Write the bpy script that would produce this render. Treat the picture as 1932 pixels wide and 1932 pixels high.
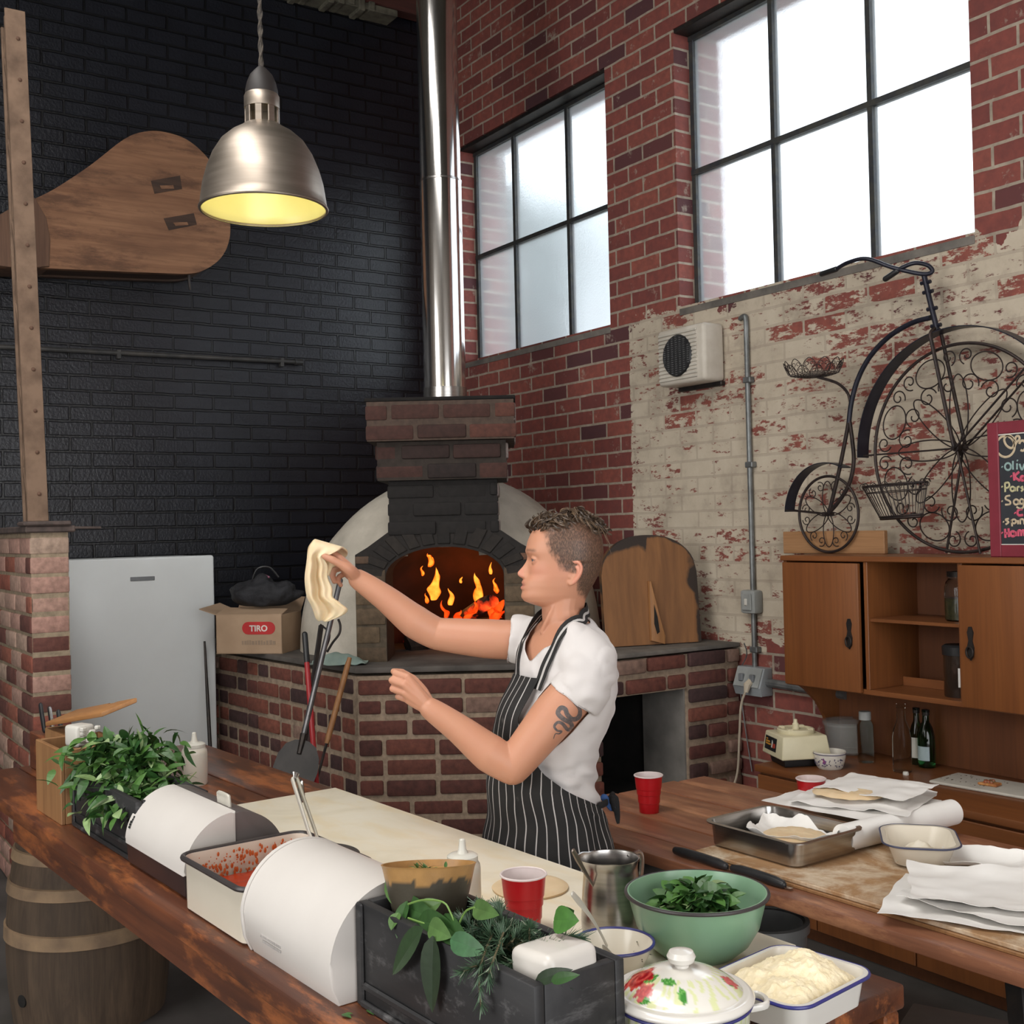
import bpy, bmesh, math, random
import numpy as np
from mathutils import Vector, Matrix, noise
from mathutils.bvhtree import BVHTree

for o in list(bpy.data.objects):
    bpy.data.objects.remove(o)
SC = bpy.context.scene
COL = SC.collection
R = math.radians
rnd = random.Random(7)

# ------------------------------------------------------------------ camera
CAM = Vector((0.0, 0.0, 1.63))
AX = ((0.551991387613579, 0.8335281717012079, -0.023158043545975775),
      (-0.02391969116574049, -0.011932775856954847, -0.9996426647732095),
      (-0.8335066624658565, 0.5523480748955223, 0.013350946941674883))
cd = bpy.data.cameras.new('camera')
cd.sensor_width = 36.0
cd.lens = 36.0 * 2190.0 / 1932.0
cd.clip_start = 0.05
cam = bpy.data.objects.new('camera', cd)
COL.objects.link(cam)
_x = Vector(AX[0]); _y = -Vector(AX[1]); _z = -Vector(AX[2])
cam.matrix_world = Matrix(((_x.x, _y.x, _z.x, CAM.x), (_x.y, _y.y, _z.y, CAM.y), (_x.z, _y.z, _z.z, CAM.z), (0, 0, 0, 1)))
SC.camera = cam

# ------------------------------------------------------------------ sky, daylight, exposure
SC.view_settings.view_transform = 'Standard'
SC.view_settings.look = 'None'
SC.view_settings.gamma = 1.0
SC.view_settings.use_curve_mapping = False
SC.view_settings.exposure = 0.06
wd = bpy.data.worlds.new('overcast_sky')
SC.world = wd
wd.use_nodes = True
bgn = wd.node_tree.nodes['Background']
bgn.inputs['Color'].default_value = (0.92, 0.96, 1.0, 1)
bgn.inputs['Strength'].default_value = 3.0

def area(name, loc, rot, sx, sy, power, col=(1, 1, 1), portal=False):
    l = bpy.data.lights.new(name, 'AREA')
    l.shape = 'RECTANGLE'; l.size = sx; l.size_y = sy
    l.energy = power; l.color = col
    if portal:
        l.cycles.is_portal = True
    o = bpy.data.objects.new(name, l)
    o.location = loc; o.rotation_euler = rot
    COL.objects.link(o)
    return o

# added overhead light under the closed ceiling; the big open door behind the camera
area('overhead_light', (-1.6, -0.4, 5.20), (0, 0, 0), 3.0, 1.6, 150, (1.0, 0.97, 0.93))
area('overhead_light', (-3.9, 0.2, 5.20), (0, 0, 0), 1.4, 1.4, 36, (1.0, 0.97, 0.93))
area('door_light', (2.94, 0.3, 1.75), (0, R(90), 0), 3.2, 4.2, 82, (1.0, 0.96, 0.92))
area('front_fill_light', (-1.9, -3.56, 2.5), (R(90), 0, 0), 3.4, 2.9, 85, (1.0, 0.95, 0.88))  # added fill for the cook's front and the sideboard
area('window_light', (-5.75, 4.30, 3.45), (R(-90), 0, 0), 1.5, 1.35, 1, portal=True)
area('window_light', (-3.575, 4.30, 3.45), (R(-90), 0, 0), 1.65, 1.35, 1, portal=True)

# ------------------------------------------------------------------ helpers
F = 2190.0
def ray(px, py):
    a, b = (px - 966.0) / F, (py - 966.0) / F
    return Vector([AX[0][i] * a + AX[1][i] * b + AX[2][i] for i in range(3)])
def W(px, py, d):
    return CAM + ray(px, py) * d
def on_x(px, py, x):
    r = ray(px, py); return CAM + r * (x / r.x)
def on_y(px, py, y):
    r = ray(px, py); return CAM + r * (y / r.y)
def on_z(px, py, z):
    r = ray(px, py); return CAM + r * ((z - CAM.z) / r.z)

def ctag(o, label, cat, group=None, kind=None):
    o['label'] = label
    if cat: o['category'] = cat
    if group: o['group'] = group
    if kind: o['kind'] = kind
    return o
def thing(name, label, cat, loc=(0, 0, 0), rz=0.0, group=None):
    o = bpy.data.objects.new(name, None)
    o.empty_display_size = 0.05
    o.location = loc; o.rotation_euler = (0, 0, rz)
    COL.objects.link(o)
    return ctag(o, label, cat, group)
def finish(bm, sharp=35, smooth=True):
    bmesh.ops.recalc_face_normals(bm, faces=bm.faces)
    for f in bm.faces: f.smooth = smooth
    if smooth:
        lim = R(sharp)
        for e in bm.edges:
            if len(e.link_faces) == 2:
                if e.calc_face_angle(0) > lim: e.smooth = False
def obj(name, bm, mat, parent=None, loc=None, rz=None, sharp=35, smooth=True, recalc=True):
    me = bpy.data.meshes.new(name)
    if recalc: finish(bm, sharp, smooth)
    bm.to_mesh(me); bm.free()
    mats = mat if isinstance(mat, (list, tuple)) else [mat]
    for m in mats: me.materials.append(m)
    o = bpy.data.objects.new(name, me)
    COL.objects.link(o)
    if parent is not None: o.parent = parent
    if loc is not None: o.location = loc
    if rz is not None: o.rotation_euler = (0, 0, rz)
    return o
def struct(name, bm, mat, **k):
    o = obj(name, bm, mat, **k)
    if not k.get('parent'): o['kind'] = 'structure'
    return o
def local(o, p):
    """world point in the frame of a thing's Empty (location + turn about z)"""
    c, s = math.cos(-o.rotation_euler.z), math.sin(-o.rotation_euler.z)
    d = Vector(p) - o.location
    return Vector((d.x * c - d.y * s, d.x * s + d.y * c, d.z))
def copy_thing(o, loc=None, rz=None, label=None, parent=None):
    c = o.copy(); COL.objects.link(c)
    if parent is not None: c.parent = parent
    if loc is not None: c.location = loc
    if rz is not None: c.rotation_euler = (0, 0, rz)
    if label: c['label'] = label
    for ch in [x for x in bpy.data.objects if x.parent == o]:
        copy_thing(ch, parent=c)
    return c

BM = bmesh.new
def setcol(bm, faces, col):
    ly = bm.loops.layers.float_color.get('Col') or bm.loops.layers.float_color.new('Col')
    c = (col[0], col[1], col[2], 1.0)
    for f in faces:
        for l in f.loops: l[ly] = c
def box(bm, lo, hi, bev=0.0, seg=1, mat=None, rot=None, piv=None, col=None, mi=0):
    lo, hi = Vector(lo), Vector(hi)
    r = bmesh.ops.create_cube(bm, size=1.0)
    vs = r['verts']
    c = (lo + hi) / 2; s = hi - lo
    for v in vs:
        v.co = Vector((v.co.x * s.x, v.co.y * s.y, v.co.z * s.z)) + c
    fs = list({f for v in vs for f in v.link_faces})
    if bev > 0:
        es = list({e for v in vs for e in v.link_edges})
        rr = bmesh.ops.bevel(bm, geom=es, offset=bev, segments=seg, profile=0.5, affect='EDGES', clamp_overlap=True)
        vs = list({v for f in rr['faces'] for v in f.verts} | {v for v in vs if v.is_valid})
        fs = list({f for v in vs for f in v.link_faces})
    if rot is not None:
        p = Vector(piv) if piv is not None else c
        for v in vs: v.co = rot @ (v.co - p) + p
    if col is not None: setcol(bm, fs, col)
    for f in fs: f.material_index = mi
    return vs
def frames(pts):
    n = len(pts); T = []
    for i in range(n):
        a = pts[max(0, i - 1)]; b = pts[min(n - 1, i + 1)]
        d = (b - a)
        T.append(d.normalized() if d.length > 1e-9 else Vector((0, 0, 1)))
    up = Vector((0, 0, 1))
    if abs(T[0].dot(up)) > .95: up = Vector((1, 0, 0))
    u = (up - T[0] * T[0].dot(up)).normalized()
    out = []
    for i in range(n):
        u = (u - T[i] * T[i].dot(u))
        if u.length < 1e-6: u = T[i].orthogonal()
        u.normalize()
        out.append((u.copy(), T[i].cross(u)))
    return out
def tube(bm, pts, r, seg=8, cap=True, closed=False, flat=1.0, col=None, mi=0, round_cap=False):
    """tube along pts; r a number or a list; flat squashes the second axis"""
    pts = [Vector(p) for p in pts]
    rs = list(r) if isinstance(r, (list, tuple)) else [r] * len(pts)
    if round_cap and not closed:
        d0 = (pts[0] - pts[1]).normalized(); d1 = (pts[-1] - pts[-2]).normalized()
        P0 = [(pts[0] + d0 * rs[0] * math.sin(a), rs[0] * max(.02, math.cos(a))) for a in (1.5, 1.1, .7, .35)]
        P1 = [(pts[-1] + d1 * rs[-1] * math.sin(a), rs[-1] * max(.02, math.cos(a))) for a in (.35, .7, 1.1, 1.5)]
        pts = [p for p, _ in P0] + pts + [p for p, _ in P1]
        rs = [q for _, q in P0] + rs + [q for _, q in P1]
    if closed:
        T = pts; n = len(pts)
        fr = frames(pts + [pts[0]])[:n]
    else: fr = frames(pts)
    rings = []
    for p, q, (u, v) in zip(pts, rs, fr):
        rings.append([bm.verts.new(p + u * (q * math.cos(2 * math.pi * k / seg)) + v * (q * flat * math.sin(2 * math.pi * k / seg))) for k in range(seg)])
    fs = []
    m = len(rings)
    for i in range(m if closed else m - 1):
        a, b = rings[i], rings[(i + 1) % m]
        for k in range(seg):
            fs.append(bm.faces.new((a[k], a[(k + 1) % seg], b[(k + 1) % seg], b[k])))
    if cap and not closed:
        fs.append(bm.faces.new(rings[0][::-1])); fs.append(bm.faces.new(rings[-1]))
    for f in fs: f.material_index = mi
    if col is not None: setcol(bm, fs, col)
    return rings
def lathe(bm, prof, seg=32, c=(0, 0, 0), col=None, mi=0, sx=1.0, sy=1.0):
    """prof = [(r, z)...] turned about z; r=0 closes to a point"""
    c = Vector(c); rings = []
    for r, z in prof:
        if r <= 1e-6: rings.append([bm.verts.new(c + Vector((0, 0, z)))])
        else: rings.append([bm.verts.new(c + Vector((r * sx * math.cos(2 * math.pi * k / seg), r * sy * math.sin(2 * math.pi * k / seg), z))) for k in range(seg)])
    fs = []
    for a, b in zip(rings[:-1], rings[1:]):
        if len(a) == 1 and len(b) == 1: continue
        for k in range(seg):
            k2 = (k + 1) % seg
            if len(a) == 1: fs.append(bm.faces.new((a[0], b[k2], b[k])))
            elif len(b) == 1: fs.append(bm.faces.new((a[k], a[k2], b[0])))
            else: fs.append(bm.faces.new((a[k], a[k2], b[k2], b[k])))
    for f in fs: f.material_index = mi
    if col is not None: setcol(bm, fs, col)
    return rings
def prism(bm, poly, h0, h1, f=None, col=None, mi=0, bev=0):
    """poly (a,b) extruded from h0 to h1; f maps (a,b,h) to xyz"""
    f = f or (lambda a, b, h: (a, b, h))
    A = [bm.verts.new(f(a, b, h0)) for a, b in poly]
    B = [bm.verts.new(f(a, b, h1)) for a, b in poly]
    n = len(poly)
    fs = [bm.faces.new(A[::-1]), bm.faces.new(B)]
    for k in range(n):
        fs.append(bm.faces.new((A[k], A[(k + 1) % n], B[(k + 1) % n], B[k])))
    if bev:
        es = [e for e in fs[0].edges] + [e for e in fs[1].edges]
        bmesh.ops.bevel(bm, geom=es, offset=bev, segments=2, profile=.5, affect='EDGES', clamp_overlap=True)
        fs = [x for x in fs if x.is_valid]
    for x in fs: x.material_index = mi
    if col is not None: setcol(bm, fs, col)
    return fs
def grid(bm, nu, nv, f, uvf=None, closed_u=False, col=None, mi=0):
    vs = [[bm.verts.new(f(i / (nu if closed_u else nu - 1), j / (nv - 1))) for j in range(nv)] for i in range(nu)]
    fs = []
    uvl = None
    if uvf: uvl = bm.loops.layers.uv.verify()
    for i in range(nu if closed_u else nu - 1):
        for j in range(nv - 1):
            i2 = (i + 1) % nu
            fa = bm.faces.new((vs[i][j], vs[i2][j], vs[i2][j + 1], vs[i][j + 1]))
            fs.append(fa); fa.material_index = mi
            if uvl:
                for l, (a, b) in zip(fa.loops, ((i, j), (i + 1, j), (i + 1, j + 1), (i, j + 1))):
                    l[uvl].uv = uvf(a / (nu if closed_u else nu - 1), b / (nv - 1))
    if col is not None: setcol(bm, fs, col)
    return vs
def thicken(bm, t):
    """give an open sheet real thickness"""
    bmesh.ops.recalc_face_normals(bm, faces=bm.faces)
    bmesh.ops.solidify(bm, geom=bm.faces[:], thickness=t)
def spline(pts, n, closed=False):
    """Catmull-Rom through pts"""
    P = [Vector(p) for p in pts]; m = len(P); out = []
    segs = m if closed else m - 1
    for k in range(n + (0 if closed else 1)):
        t = k / n * segs
        i = min(int(t), segs - 1); u = t - i
        if closed: a, b, c, d = P[(i - 1) % m], P[i % m], P[(i + 1) % m], P[(i + 2) % m]
        else: a, b, c, d = P[max(i - 1, 0)], P[i], P[i + 1], P[min(i + 2, m - 1)]
        out.append(0.5 * ((2 * b) + (c - a) * u + (2 * a - 5 * b + 4 * c - d) * u * u + (3 * b - a - 3 * c + d) * u ** 3))
    return out
def lerp(a, b, t): return a + (b - a) * t
def mix(a, b, t): return tuple(x + (y - x) * t for x, y in zip(a, b))
def sstep(a, b, x):
    t = max(0.0, min(1.0, (x - a) / (b - a))); return t * t * (3 - 2 * t)
def interp(tab, x):
    """piecewise-linear table [(x, v...)...]"""
    if x <= tab[0][0]: return tab[0][1:]
    for p, q in zip(tab[:-1], tab[1:]):
        if x <= q[0]:
            t = (x - p[0]) / (q[0] - p[0])
            return tuple(a + (b - a) * t for a, b in zip(p[1:], q[1:]))
    return tab[-1][1:]
def text_bm(body, size, depth, f, bold=0.0, align='LEFT'):
    """letters as a bmesh; f maps (x, y, h) to xyz"""
    cu = bpy.data.curves.new('t', 'FONT'); cu.body = body; cu.size = size; cu.extrude = depth / 2; cu.offset = bold
    cu.align_x = align
    o = bpy.data.objects.new('t', cu); COL.objects.link(o)
    dg = bpy.context.evaluated_depsgraph_get()
    me = bpy.data.meshes.new_from_object(o.evaluated_get(dg))
    bm = BM(); bm.from_mesh(me)
    for v in bm.verts: v.co = Vector(f(v.co.x, v.co.y, v.co.z))
    bpy.data.objects.remove(o); bpy.data.curves.remove(cu); bpy.data.meshes.remove(me)
    return bm
# ------------------------------------------------------------------ materials
def nodes(name):
    m = bpy.data.materials.new(name); m.use_nodes = True
    nt = m.node_tree
    return m, nt, nt.nodes['Principled BSDF'], nt.nodes['Material Output']
def N(nt, t, **k):
    n = nt.nodes.new(t)
    for a, b in k.items():
        if a.startswith('i_'):
            key = a[2:].replace('_', ' ')
            key = int(key) if key.isdigit() else key
            s = n.inputs[key]
            if hasattr(b, 'bl_idname') and hasattr(b, 'links'): nt.links.new(b, s)
            else: s.default_value = b
        else: setattr(n, a, b)
    return n
def L(nt, a, b): nt.links.new(a, b)
def c4(c): return (c[0], c[1], c[2], 1.0)
def srgb(r, g, b):
    f = lambda c: (c / 255 / 12.92) if c / 255 <= .04045 else ((c / 255 + .055) / 1.055) ** 2.4
    return (f(r), f(g), f(b))
def math_(nt, op, a, b=None, clamp=False):
    n = nt.nodes.new('ShaderNodeMath'); n.operation = op; n.use_clamp = clamp
    for s, v in ((n.inputs[0], a), (n.inputs[1], b)):
        if v is None: continue
        if isinstance(v, (int, float)): s.default_value = v
        else: nt.links.new(v, s)
    return n.outputs[0]
def mixc(nt, fac, a, b, blend='MIX'):
    n = nt.nodes.new('ShaderNodeMix'); n.data_type = 'RGBA'; n.blend_type = blend
    for s, v in ((n.inputs[0], fac), (n.inputs[6], a), (n.inputs[7], b)):
        if isinstance(v, (int, float)): s.default_value = v
        elif isinstance(v, tuple): s.default_value = c4(v)
        else: nt.links.new(v, s)
    return n.outputs[2]
def ramp(nt, x, stops):
    n = nt.nodes.new('ShaderNodeValToRGB'); cr = n.color_ramp
    while len(cr.elements) < len(stops): cr.elements.new(0.5)
    for e, (p, c) in zip(cr.elements, stops):
        e.position = p; e.color = c4(c) if isinstance(c, tuple) else (c, c, c, 1)
    nt.links.new(x, n.inputs[0])
    return n.outputs[0]
def noise_(nt, vec, scale, detail=4, rough=.55, dist=0.0):
    n = N(nt, 'ShaderNodeTexNoise', i_Scale=scale, i_Detail=detail, i_Roughness=rough, i_Distortion=dist)
    if vec is not None: nt.links.new(vec, n.inputs['Vector'])
    return n.outputs[0]
def objco(nt, scale=(1, 1, 1), rot=(0, 0, 0)):
    t = nt.nodes.new('ShaderNodeTexCoord')
    mp = nt.nodes.new('ShaderNodeMapping'); mp.inputs['Scale'].default_value = scale; mp.inputs['Rotation'].default_value = rot
    nt.links.new(t.outputs['Object'], mp.inputs['Vector'])
    return mp.outputs[0]
def bump(nt, bs, h, strength=.3, dist=.002):
    n = N(nt, 'ShaderNodeBump', i_Strength=strength, i_Distance=dist); nt.links.new(h, n.inputs['Height'])
    nt.links.new(n.outputs[0], bs.inputs['Normal']); return n
def pmat(name, col, col2=None, rough=.5, metal=0.0, scale=12, stretch=(1, 1, 1), bmp=0.0, bscale=60, bdist=.002, contrast=(.35, .65),
         coat=0.0, spec=.5, sss=0.0, trans=0.0, ior=1.45, rough2=None, alpha=1.0, sheen=0.0, aniso=0.0):
    m, nt, b, out = nodes(name)
    vec = objco(nt, stretch)
    col2 = col2 or mix(col, (0, 0, 0), .18)
    n = noise_(nt, vec, scale, 6)
    L(nt, ramp(nt, n, [(contrast[0], col), (contrast[1], col2)]), b.inputs['Base Color'])
    if rough2 is not None:
        L(nt, math_(nt, 'ADD', math_(nt, 'MULTIPLY', noise_(nt, vec, scale * 1.7, 4), (rough2 - rough) * 2), rough - (rough2 - rough) * .5, True), b.inputs['Roughness'])
    else: b.inputs['Roughness'].default_value = rough
    b.inputs['Metallic'].default_value = metal
    b.inputs['Specular IOR Level'].default_value = spec
    b.inputs['Coat Weight'].default_value = coat
    b.inputs['Coat Roughness'].default_value = .12
    b.inputs['IOR'].default_value = ior
    if trans: b.inputs['Transmission Weight'].default_value = trans
    if sheen: b.inputs['Sheen Weight'].default_value = sheen
    if sss:
        b.inputs['Subsurface Weight'].default_value = sss; b.inputs['Subsurface Radius'].default_value = (.012, .005, .003)
        b.inputs['Subsurface Scale'].default_value = 1.0
    if alpha < 1: b.inputs['Alpha'].default_value = alpha
    if bmp: bump(nt, b, noise_(nt, objco(nt, stretch), bscale, 5), bmp, bdist)
    return m
def wood(name, c1, c2, axis=0, scale=1.0, rough=.45, coat=0.0, dark=None, bmp=.15, wear=None, spec=.5):
    """timber with the grain along one object axis"""
    m, nt, b, out = nodes(name)
    st = [26 * scale] * 3; st[axis] = 1.6 * scale
    vec = objco(nt, tuple(st))
    g = noise_(nt, vec, 1.0, 8, .62, .8)
    st2 = [150 * scale] * 3; st2[axis] = 5 * scale
    fine = noise_(nt, objco(nt, tuple(st2)), 1.0, 3)
    c = ramp(nt, g, [(.3, c1), (.68, c2)])
    c = mixc(nt, math_(nt, 'MULTIPLY', ramp(nt, fine, [(.45, 0.0), (.75, 1.0)]), .35), c, mix(c2, (0, 0, 0), .45))
    if dark:
        st3 = [3 * scale] * 3; st3[axis] = 1.0 * scale
        d = noise_(nt, objco(nt, tuple(st3)), 1.3, 5)
        c = mixc(nt, ramp(nt, d, [(.5, 0.0), (.7, .75)]), c, dark)
    if wear:
        stw = [5.0] * 3; stw[axis] = 1.3
        w = noise_(nt, objco(nt, tuple(stw)), 1.6, 8, .72)
        c = mixc(nt, ramp(nt, w, [(.50, 0.0), (.63, .85)]), c, wear)
    L(nt, c, b.inputs['Base Color'])
    b.inputs['Roughness'].default_value = rough
    b.inputs['Coat Weight'].default_value = coat; b.inputs['Coat Roughness'].default_value = .18
    b.inputs['Specular IOR Level'].default_value = spec
    bump(nt, b, math_(nt, 'ADD', g, math_(nt, 'MULTIPLY', fine, .5)), bmp, .002)
    return m
def vcol(name, rough=.6, metal=0, amt=.25, scale=40, bmp=.3, bscale=90, bdist=.003, coat=0.0, sss=0.0, spec=.5, rough_attr=False):
    """colour from the mesh's own per-face colour, broken up by noise"""
    m, nt, b, out = nodes(name)
    a = N(nt, 'ShaderNodeVertexColor', layer_name='Col')
    n = noise_(nt, objco(nt), scale, 6)
    c = mixc(nt, ramp(nt, n, [(.3, amt), (.7, 0.0)]), a.outputs[0], (0, 0, 0))
    L(nt, c, b.inputs['Base Color'])
    b.inputs['Roughness'].default_value = rough; b.inputs['Metallic'].default_value = metal
    b.inputs['Coat Weight'].default_value = coat; b.inputs['Coat Roughness'].default_value = .1
    b.inputs['Specular IOR Level'].default_value = spec
    if sss:
        b.inputs['Subsurface Weight'].default_value = sss; b.inputs['Subsurface Radius'].default_value = (.01, .004, .002)
    if bmp: bump(nt, b, noise_(nt, objco(nt), bscale, 5), bmp, bdist)
    return m
def emit(name, col, s):
    m = bpy.data.materials.new(name); m.use_nodes = True; nt = m.node_tree; nt.nodes.clear()
    e = N(nt, 'ShaderNodeEmission', i_Color=c4(col), i_Strength=s); o = nt.nodes.new('ShaderNodeOutputMaterial')
    L(nt, e.outputs[0], o.inputs[0]); return m

def brick_coords(nt, wob=.004):
    """lay the brick courses along whichever horizontal axis the face runs"""
    t = nt.nodes.new('ShaderNodeTexCoord')
    g = nt.nodes.new('ShaderNodeNewGeometry')
    sp = nt.nodes.new('ShaderNodeSeparateXYZ'); L(nt, t.outputs['Object'], sp.inputs[0])
    sn = nt.nodes.new('ShaderNodeSeparateXYZ'); L(nt, g.outputs['True Normal'], sn.inputs[0])
    isx = math_(nt, 'GREATER_THAN', math_(nt, 'ABSOLUTE', sn.outputs[0]), .7)
    mx = nt.nodes.new('ShaderNodeMix'); mx.data_type = 'FLOAT'
    L(nt, isx, mx.inputs[0]); L(nt, sp.outputs[0], mx.inputs[2]); L(nt, sp.outputs[1], mx.inputs[3])
    wn = N(nt, 'ShaderNodeTexNoise', i_Scale=9.0, i_Detail=3.0); L(nt, t.outputs['Object'], wn.inputs['Vector'])
    sw = nt.nodes.new('ShaderNodeSeparateColor'); L(nt, wn.outputs[1], sw.inputs[0])
    a = math_(nt, 'ADD', mx.outputs[0], math_(nt, 'MULTIPLY', math_(nt, 'SUBTRACT', sw.outputs[0], .5), wob * 2))
    b = math_(nt, 'ADD', sp.outputs[2], math_(nt, 'MULTIPLY', math_(nt, 'SUBTRACT', sw.outputs[1], .5), wob * 2))
    cb = nt.nodes.new('ShaderNodeCombineXYZ'); L(nt, a, cb.inputs[0]); L(nt, b, cb.inputs[1])
    return cb.outputs[0], t.outputs['Object'], sp
def brick_tex(nt, vec, w, h, mortar, c1=(0, 0, 0), c2=(1, 1, 1), mc=(0, 0, 0), smooth=.15):
    n = N(nt, 'ShaderNodeTexBrick', i_Scale=1.0)
    n.inputs['Brick Width'].default_value = w; n.inputs['Row Height'].default_value = h
    n.inputs['Mortar Size'].default_value = mortar; n.inputs['Mortar Smooth'].default_value = smooth
    n.inputs['Color1'].default_value = c4(c1); n.inputs['Color2'].default_value = c4(c2); n.inputs['Mortar'].default_value = c4(mc)
    n.inputs['Bias'].default_value = 0.0
    L(nt, vec, n.inputs['Vector'])
    return n
def black_brick():
    m, nt, b, out = nodes('black_painted_brick')
    vec, oc, sp = brick_coords(nt, .005)
    br = brick_tex(nt, vec, .242, .0885, .009, (.0, .0, .0), (1, 1, 1), smooth=.45)
    fac = br.outputs['Fac']
    n = noise_(nt, oc, 5, 5)
    c = ramp(nt, n, [(.3, (.0060, .0070, .0110)), (.7, (.0100, .0115, .0170))])
    L(nt, mixc(nt, math_(nt, 'MULTIPLY', fac, .85), c, (.0025, .0028, .0035)), b.inputs['Base Color'])
    b.inputs['Roughness'].default_value = .32
    b.inputs['Specular IOR Level'].default_value = .55
    h = math_(nt, 'SUBTRACT', math_(nt, 'ADD', math_(nt, 'MULTIPLY', noise_(nt, oc, 60, 4), .25), math_(nt, 'MULTIPLY', br.outputs[0], .25)), fac)
    bump(nt, b, h, .85, .012)
    return m
def red_brick():
    m, nt, b, out = nodes('old_red_brick')
    vec, oc, sp = brick_coords(nt, .004)
    br = brick_tex(nt, vec, .240, .0845, .0065, smooth=.1)
    rndc = br.outputs[0]; fac = br.outputs['Fac']
    n = noise_(nt, oc, 30, 6)
    brickc = ramp(nt, rndc, [(.0, (.065, .024, .030)), (.13, (.15, .038, .032)), (.5, (.21, .052, .040)), (1.0, (.27, .075, .052))])
    brickc = mixc(nt, ramp(nt, n, [(.35, .45), (.7, 0.0)]), brickc, (.09, .03, .028))
    mort = ramp(nt, noise_(nt, oc, 25, 5), [(.3, (.23, .18, .14)), (.7, (.37, .31, .24))])
    c = mixc(nt, fac, brickc, mort)
    # mortar smears and old paint flecks
    sm = noise_(nt, oc, 11, 8, .72)
    c = mixc(nt, ramp(nt, sm, [(.60, 0.0), (.70, .75)]), c, (.36, .30, .24))
    # cream paint on the lower wall, peeling
    big = noise_(nt, oc, 2.2, 4)
    zedge = math_(nt, 'ADD', 2.715, math_(nt, 'MULTIPLY', math_(nt, 'SUBTRACT', noise_(nt, oc, 7, 5), .5), .35))
    top = math_(nt, 'LESS_THAN', sp.outputs[2], zedge)
    left = math_(nt, 'GREATER_THAN', sp.outputs[0], math_(nt, 'ADD', -4.83, math_(nt, 'MULTIPLY', math_(nt, 'SUBTRACT', noise_(nt, oc, 30, 2), .5), .03)))
    low = math_(nt, 'GREATER_THAN', sp.outputs[2], math_(nt, 'ADD', .98, math_(nt, 'MULTIPLY', math_(nt, 'SUBTRACT', big, .5), .9)))
    cream_zone = math_(nt, 'MULTIPLY', math_(nt, 'MULTIPLY', top, left), low)
    st = N(nt, 'ShaderNodeMapping'); L(nt, oc, st.inputs[0]); st.inputs['Scale'].default_value = (1, 1, 2.6)
    fine = noise_(nt, st.outputs[0], 15, 10, .72)
    br2 = brick_tex(nt, vec, .240, .0845, .0, smooth=.0)
    peel = math_(nt, 'ADD', math_(nt, 'ADD', math_(nt, 'MULTIPLY', fine, 1.0), math_(nt, 'MULTIPLY', big, .55)), math_(nt, 'MULTIPLY', rndc, .16))
    peel = math_(nt, 'ADD', peel, math_(nt, 'MULTIPLY', fac, .03))
    peelm = ramp(nt, peel, [(.897, 0.0), (.945, 1.0)])
    paint = math_(nt, 'MULTIPLY', cream_zone, math_(nt, 'SUBTRACT', 1.0, peelm))
    creamc = ramp(nt, noise_(nt, oc, 6, 7, .65), [(.25, (.30, .25, .19)), (.5, (.46, .39, .30)), (.8, (.54, .47, .37))])
    creamc = mixc(nt, math_(nt, 'MULTIPLY', fac, .28), creamc, (.22, .17, .13))
    grime = ramp(nt, noise_(nt, oc, 3.1, 6, .7), [(.60, 0.0), (.76, .55)])
    creamc = mixc(nt, grime, creamc, (.16, .12, .11))
    c = mixc(nt, paint, c, creamc)
    L(nt, c, b.inputs['Base Color'])
    b.inputs['Roughness'].default_value = .85
    h = math_(nt, 'SUBTRACT', math_(nt, 'ADD', math_(nt, 'MULTIPLY', noise_(nt, oc, 50, 5), .3), math_(nt, 'MULTIPLY', paint, .15)), fac)
    bump(nt, b, h, .5, .006)
    return m
M_BLACKWALL = black_brick()
M_REDWALL = red_brick()
M_BRICKV = vcol('oven_brick', .88, amt=.45, scale=35, bmp=.5, bscale=70, bdist=.004)
M_CONC = pmat('worn_concrete', (.17, .15, .13), (.10, .09, .08), rough=.85, scale=9, bmp=.3, bscale=40)
M_CONCL = pmat('grey_render', (.24, .22, .20), (.15, .14, .125), rough=.9, scale=6, bmp=.3, bscale=30)
M_FLOOR = pmat('dark_concrete_floor', (.09, .08, .075), (.05, .045, .04), rough=.7, scale=3, bmp=.2)
M_RENDER = pmat('lime_render', (.56, .51, .43), (.40, .36, .30), rough=.9, scale=5, bmp=.5, bscale=22, bdist=.006)
M_STEELDK = pmat('dark_steel', (.03, .028, .028), (.05, .04, .035), rough=.5, metal=.7, scale=30)
M_WROUGHT = pmat('wrought_iron', (.025, .020, .020), (.045, .03, .026), rough=.5, metal=.5, scale=40)
M_BLUEIRON = pmat('blue_black_iron', (.012, .013, .022), (.022, .022, .034), rough=.4, metal=.3, scale=20)
M_GALV = pmat('galvanised_pipe', (.22, .23, .23), (.14, .145, .145), rough=.45, metal=.6, scale=20)
M_PLGREY = pmat('grey_plastic', (.33, .34, .33), (.24, .25, .24), rough=.45, scale=8)
M_PLWHITE = pmat('white_plastic', (.60, .58, .53), (.54, .52, .47), rough=.4, scale=4)
M_STEEL = pmat('brushed_steel', (.50, .48, .46), (.40, .385, .37), rough=.24, metal=1.0, scale=6, stretch=(1, 1, 30))
M_CHROME = pmat('polished_steel', (.80, .78, .76), (.74, .72, .70), rough=.14, metal=1.0, scale=3)
M_BLACK = pmat('black_plastic', (.012, .012, .013), (.02, .02, .021), rough=.4, scale=20)
M_PAPER = pmat('parchment', (.83, .81, .78), (.78, .755, .72), rough=.7, scale=5)
M_CARD = pmat('cardboard', (.42, .29, .19), (.35, .235, .15), rough=.85, scale=6)
M_DOUGH = pmat('dough', (.72, .56, .36), (.64, .47, .28), rough=.75, scale=9, sss=.15)
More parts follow.
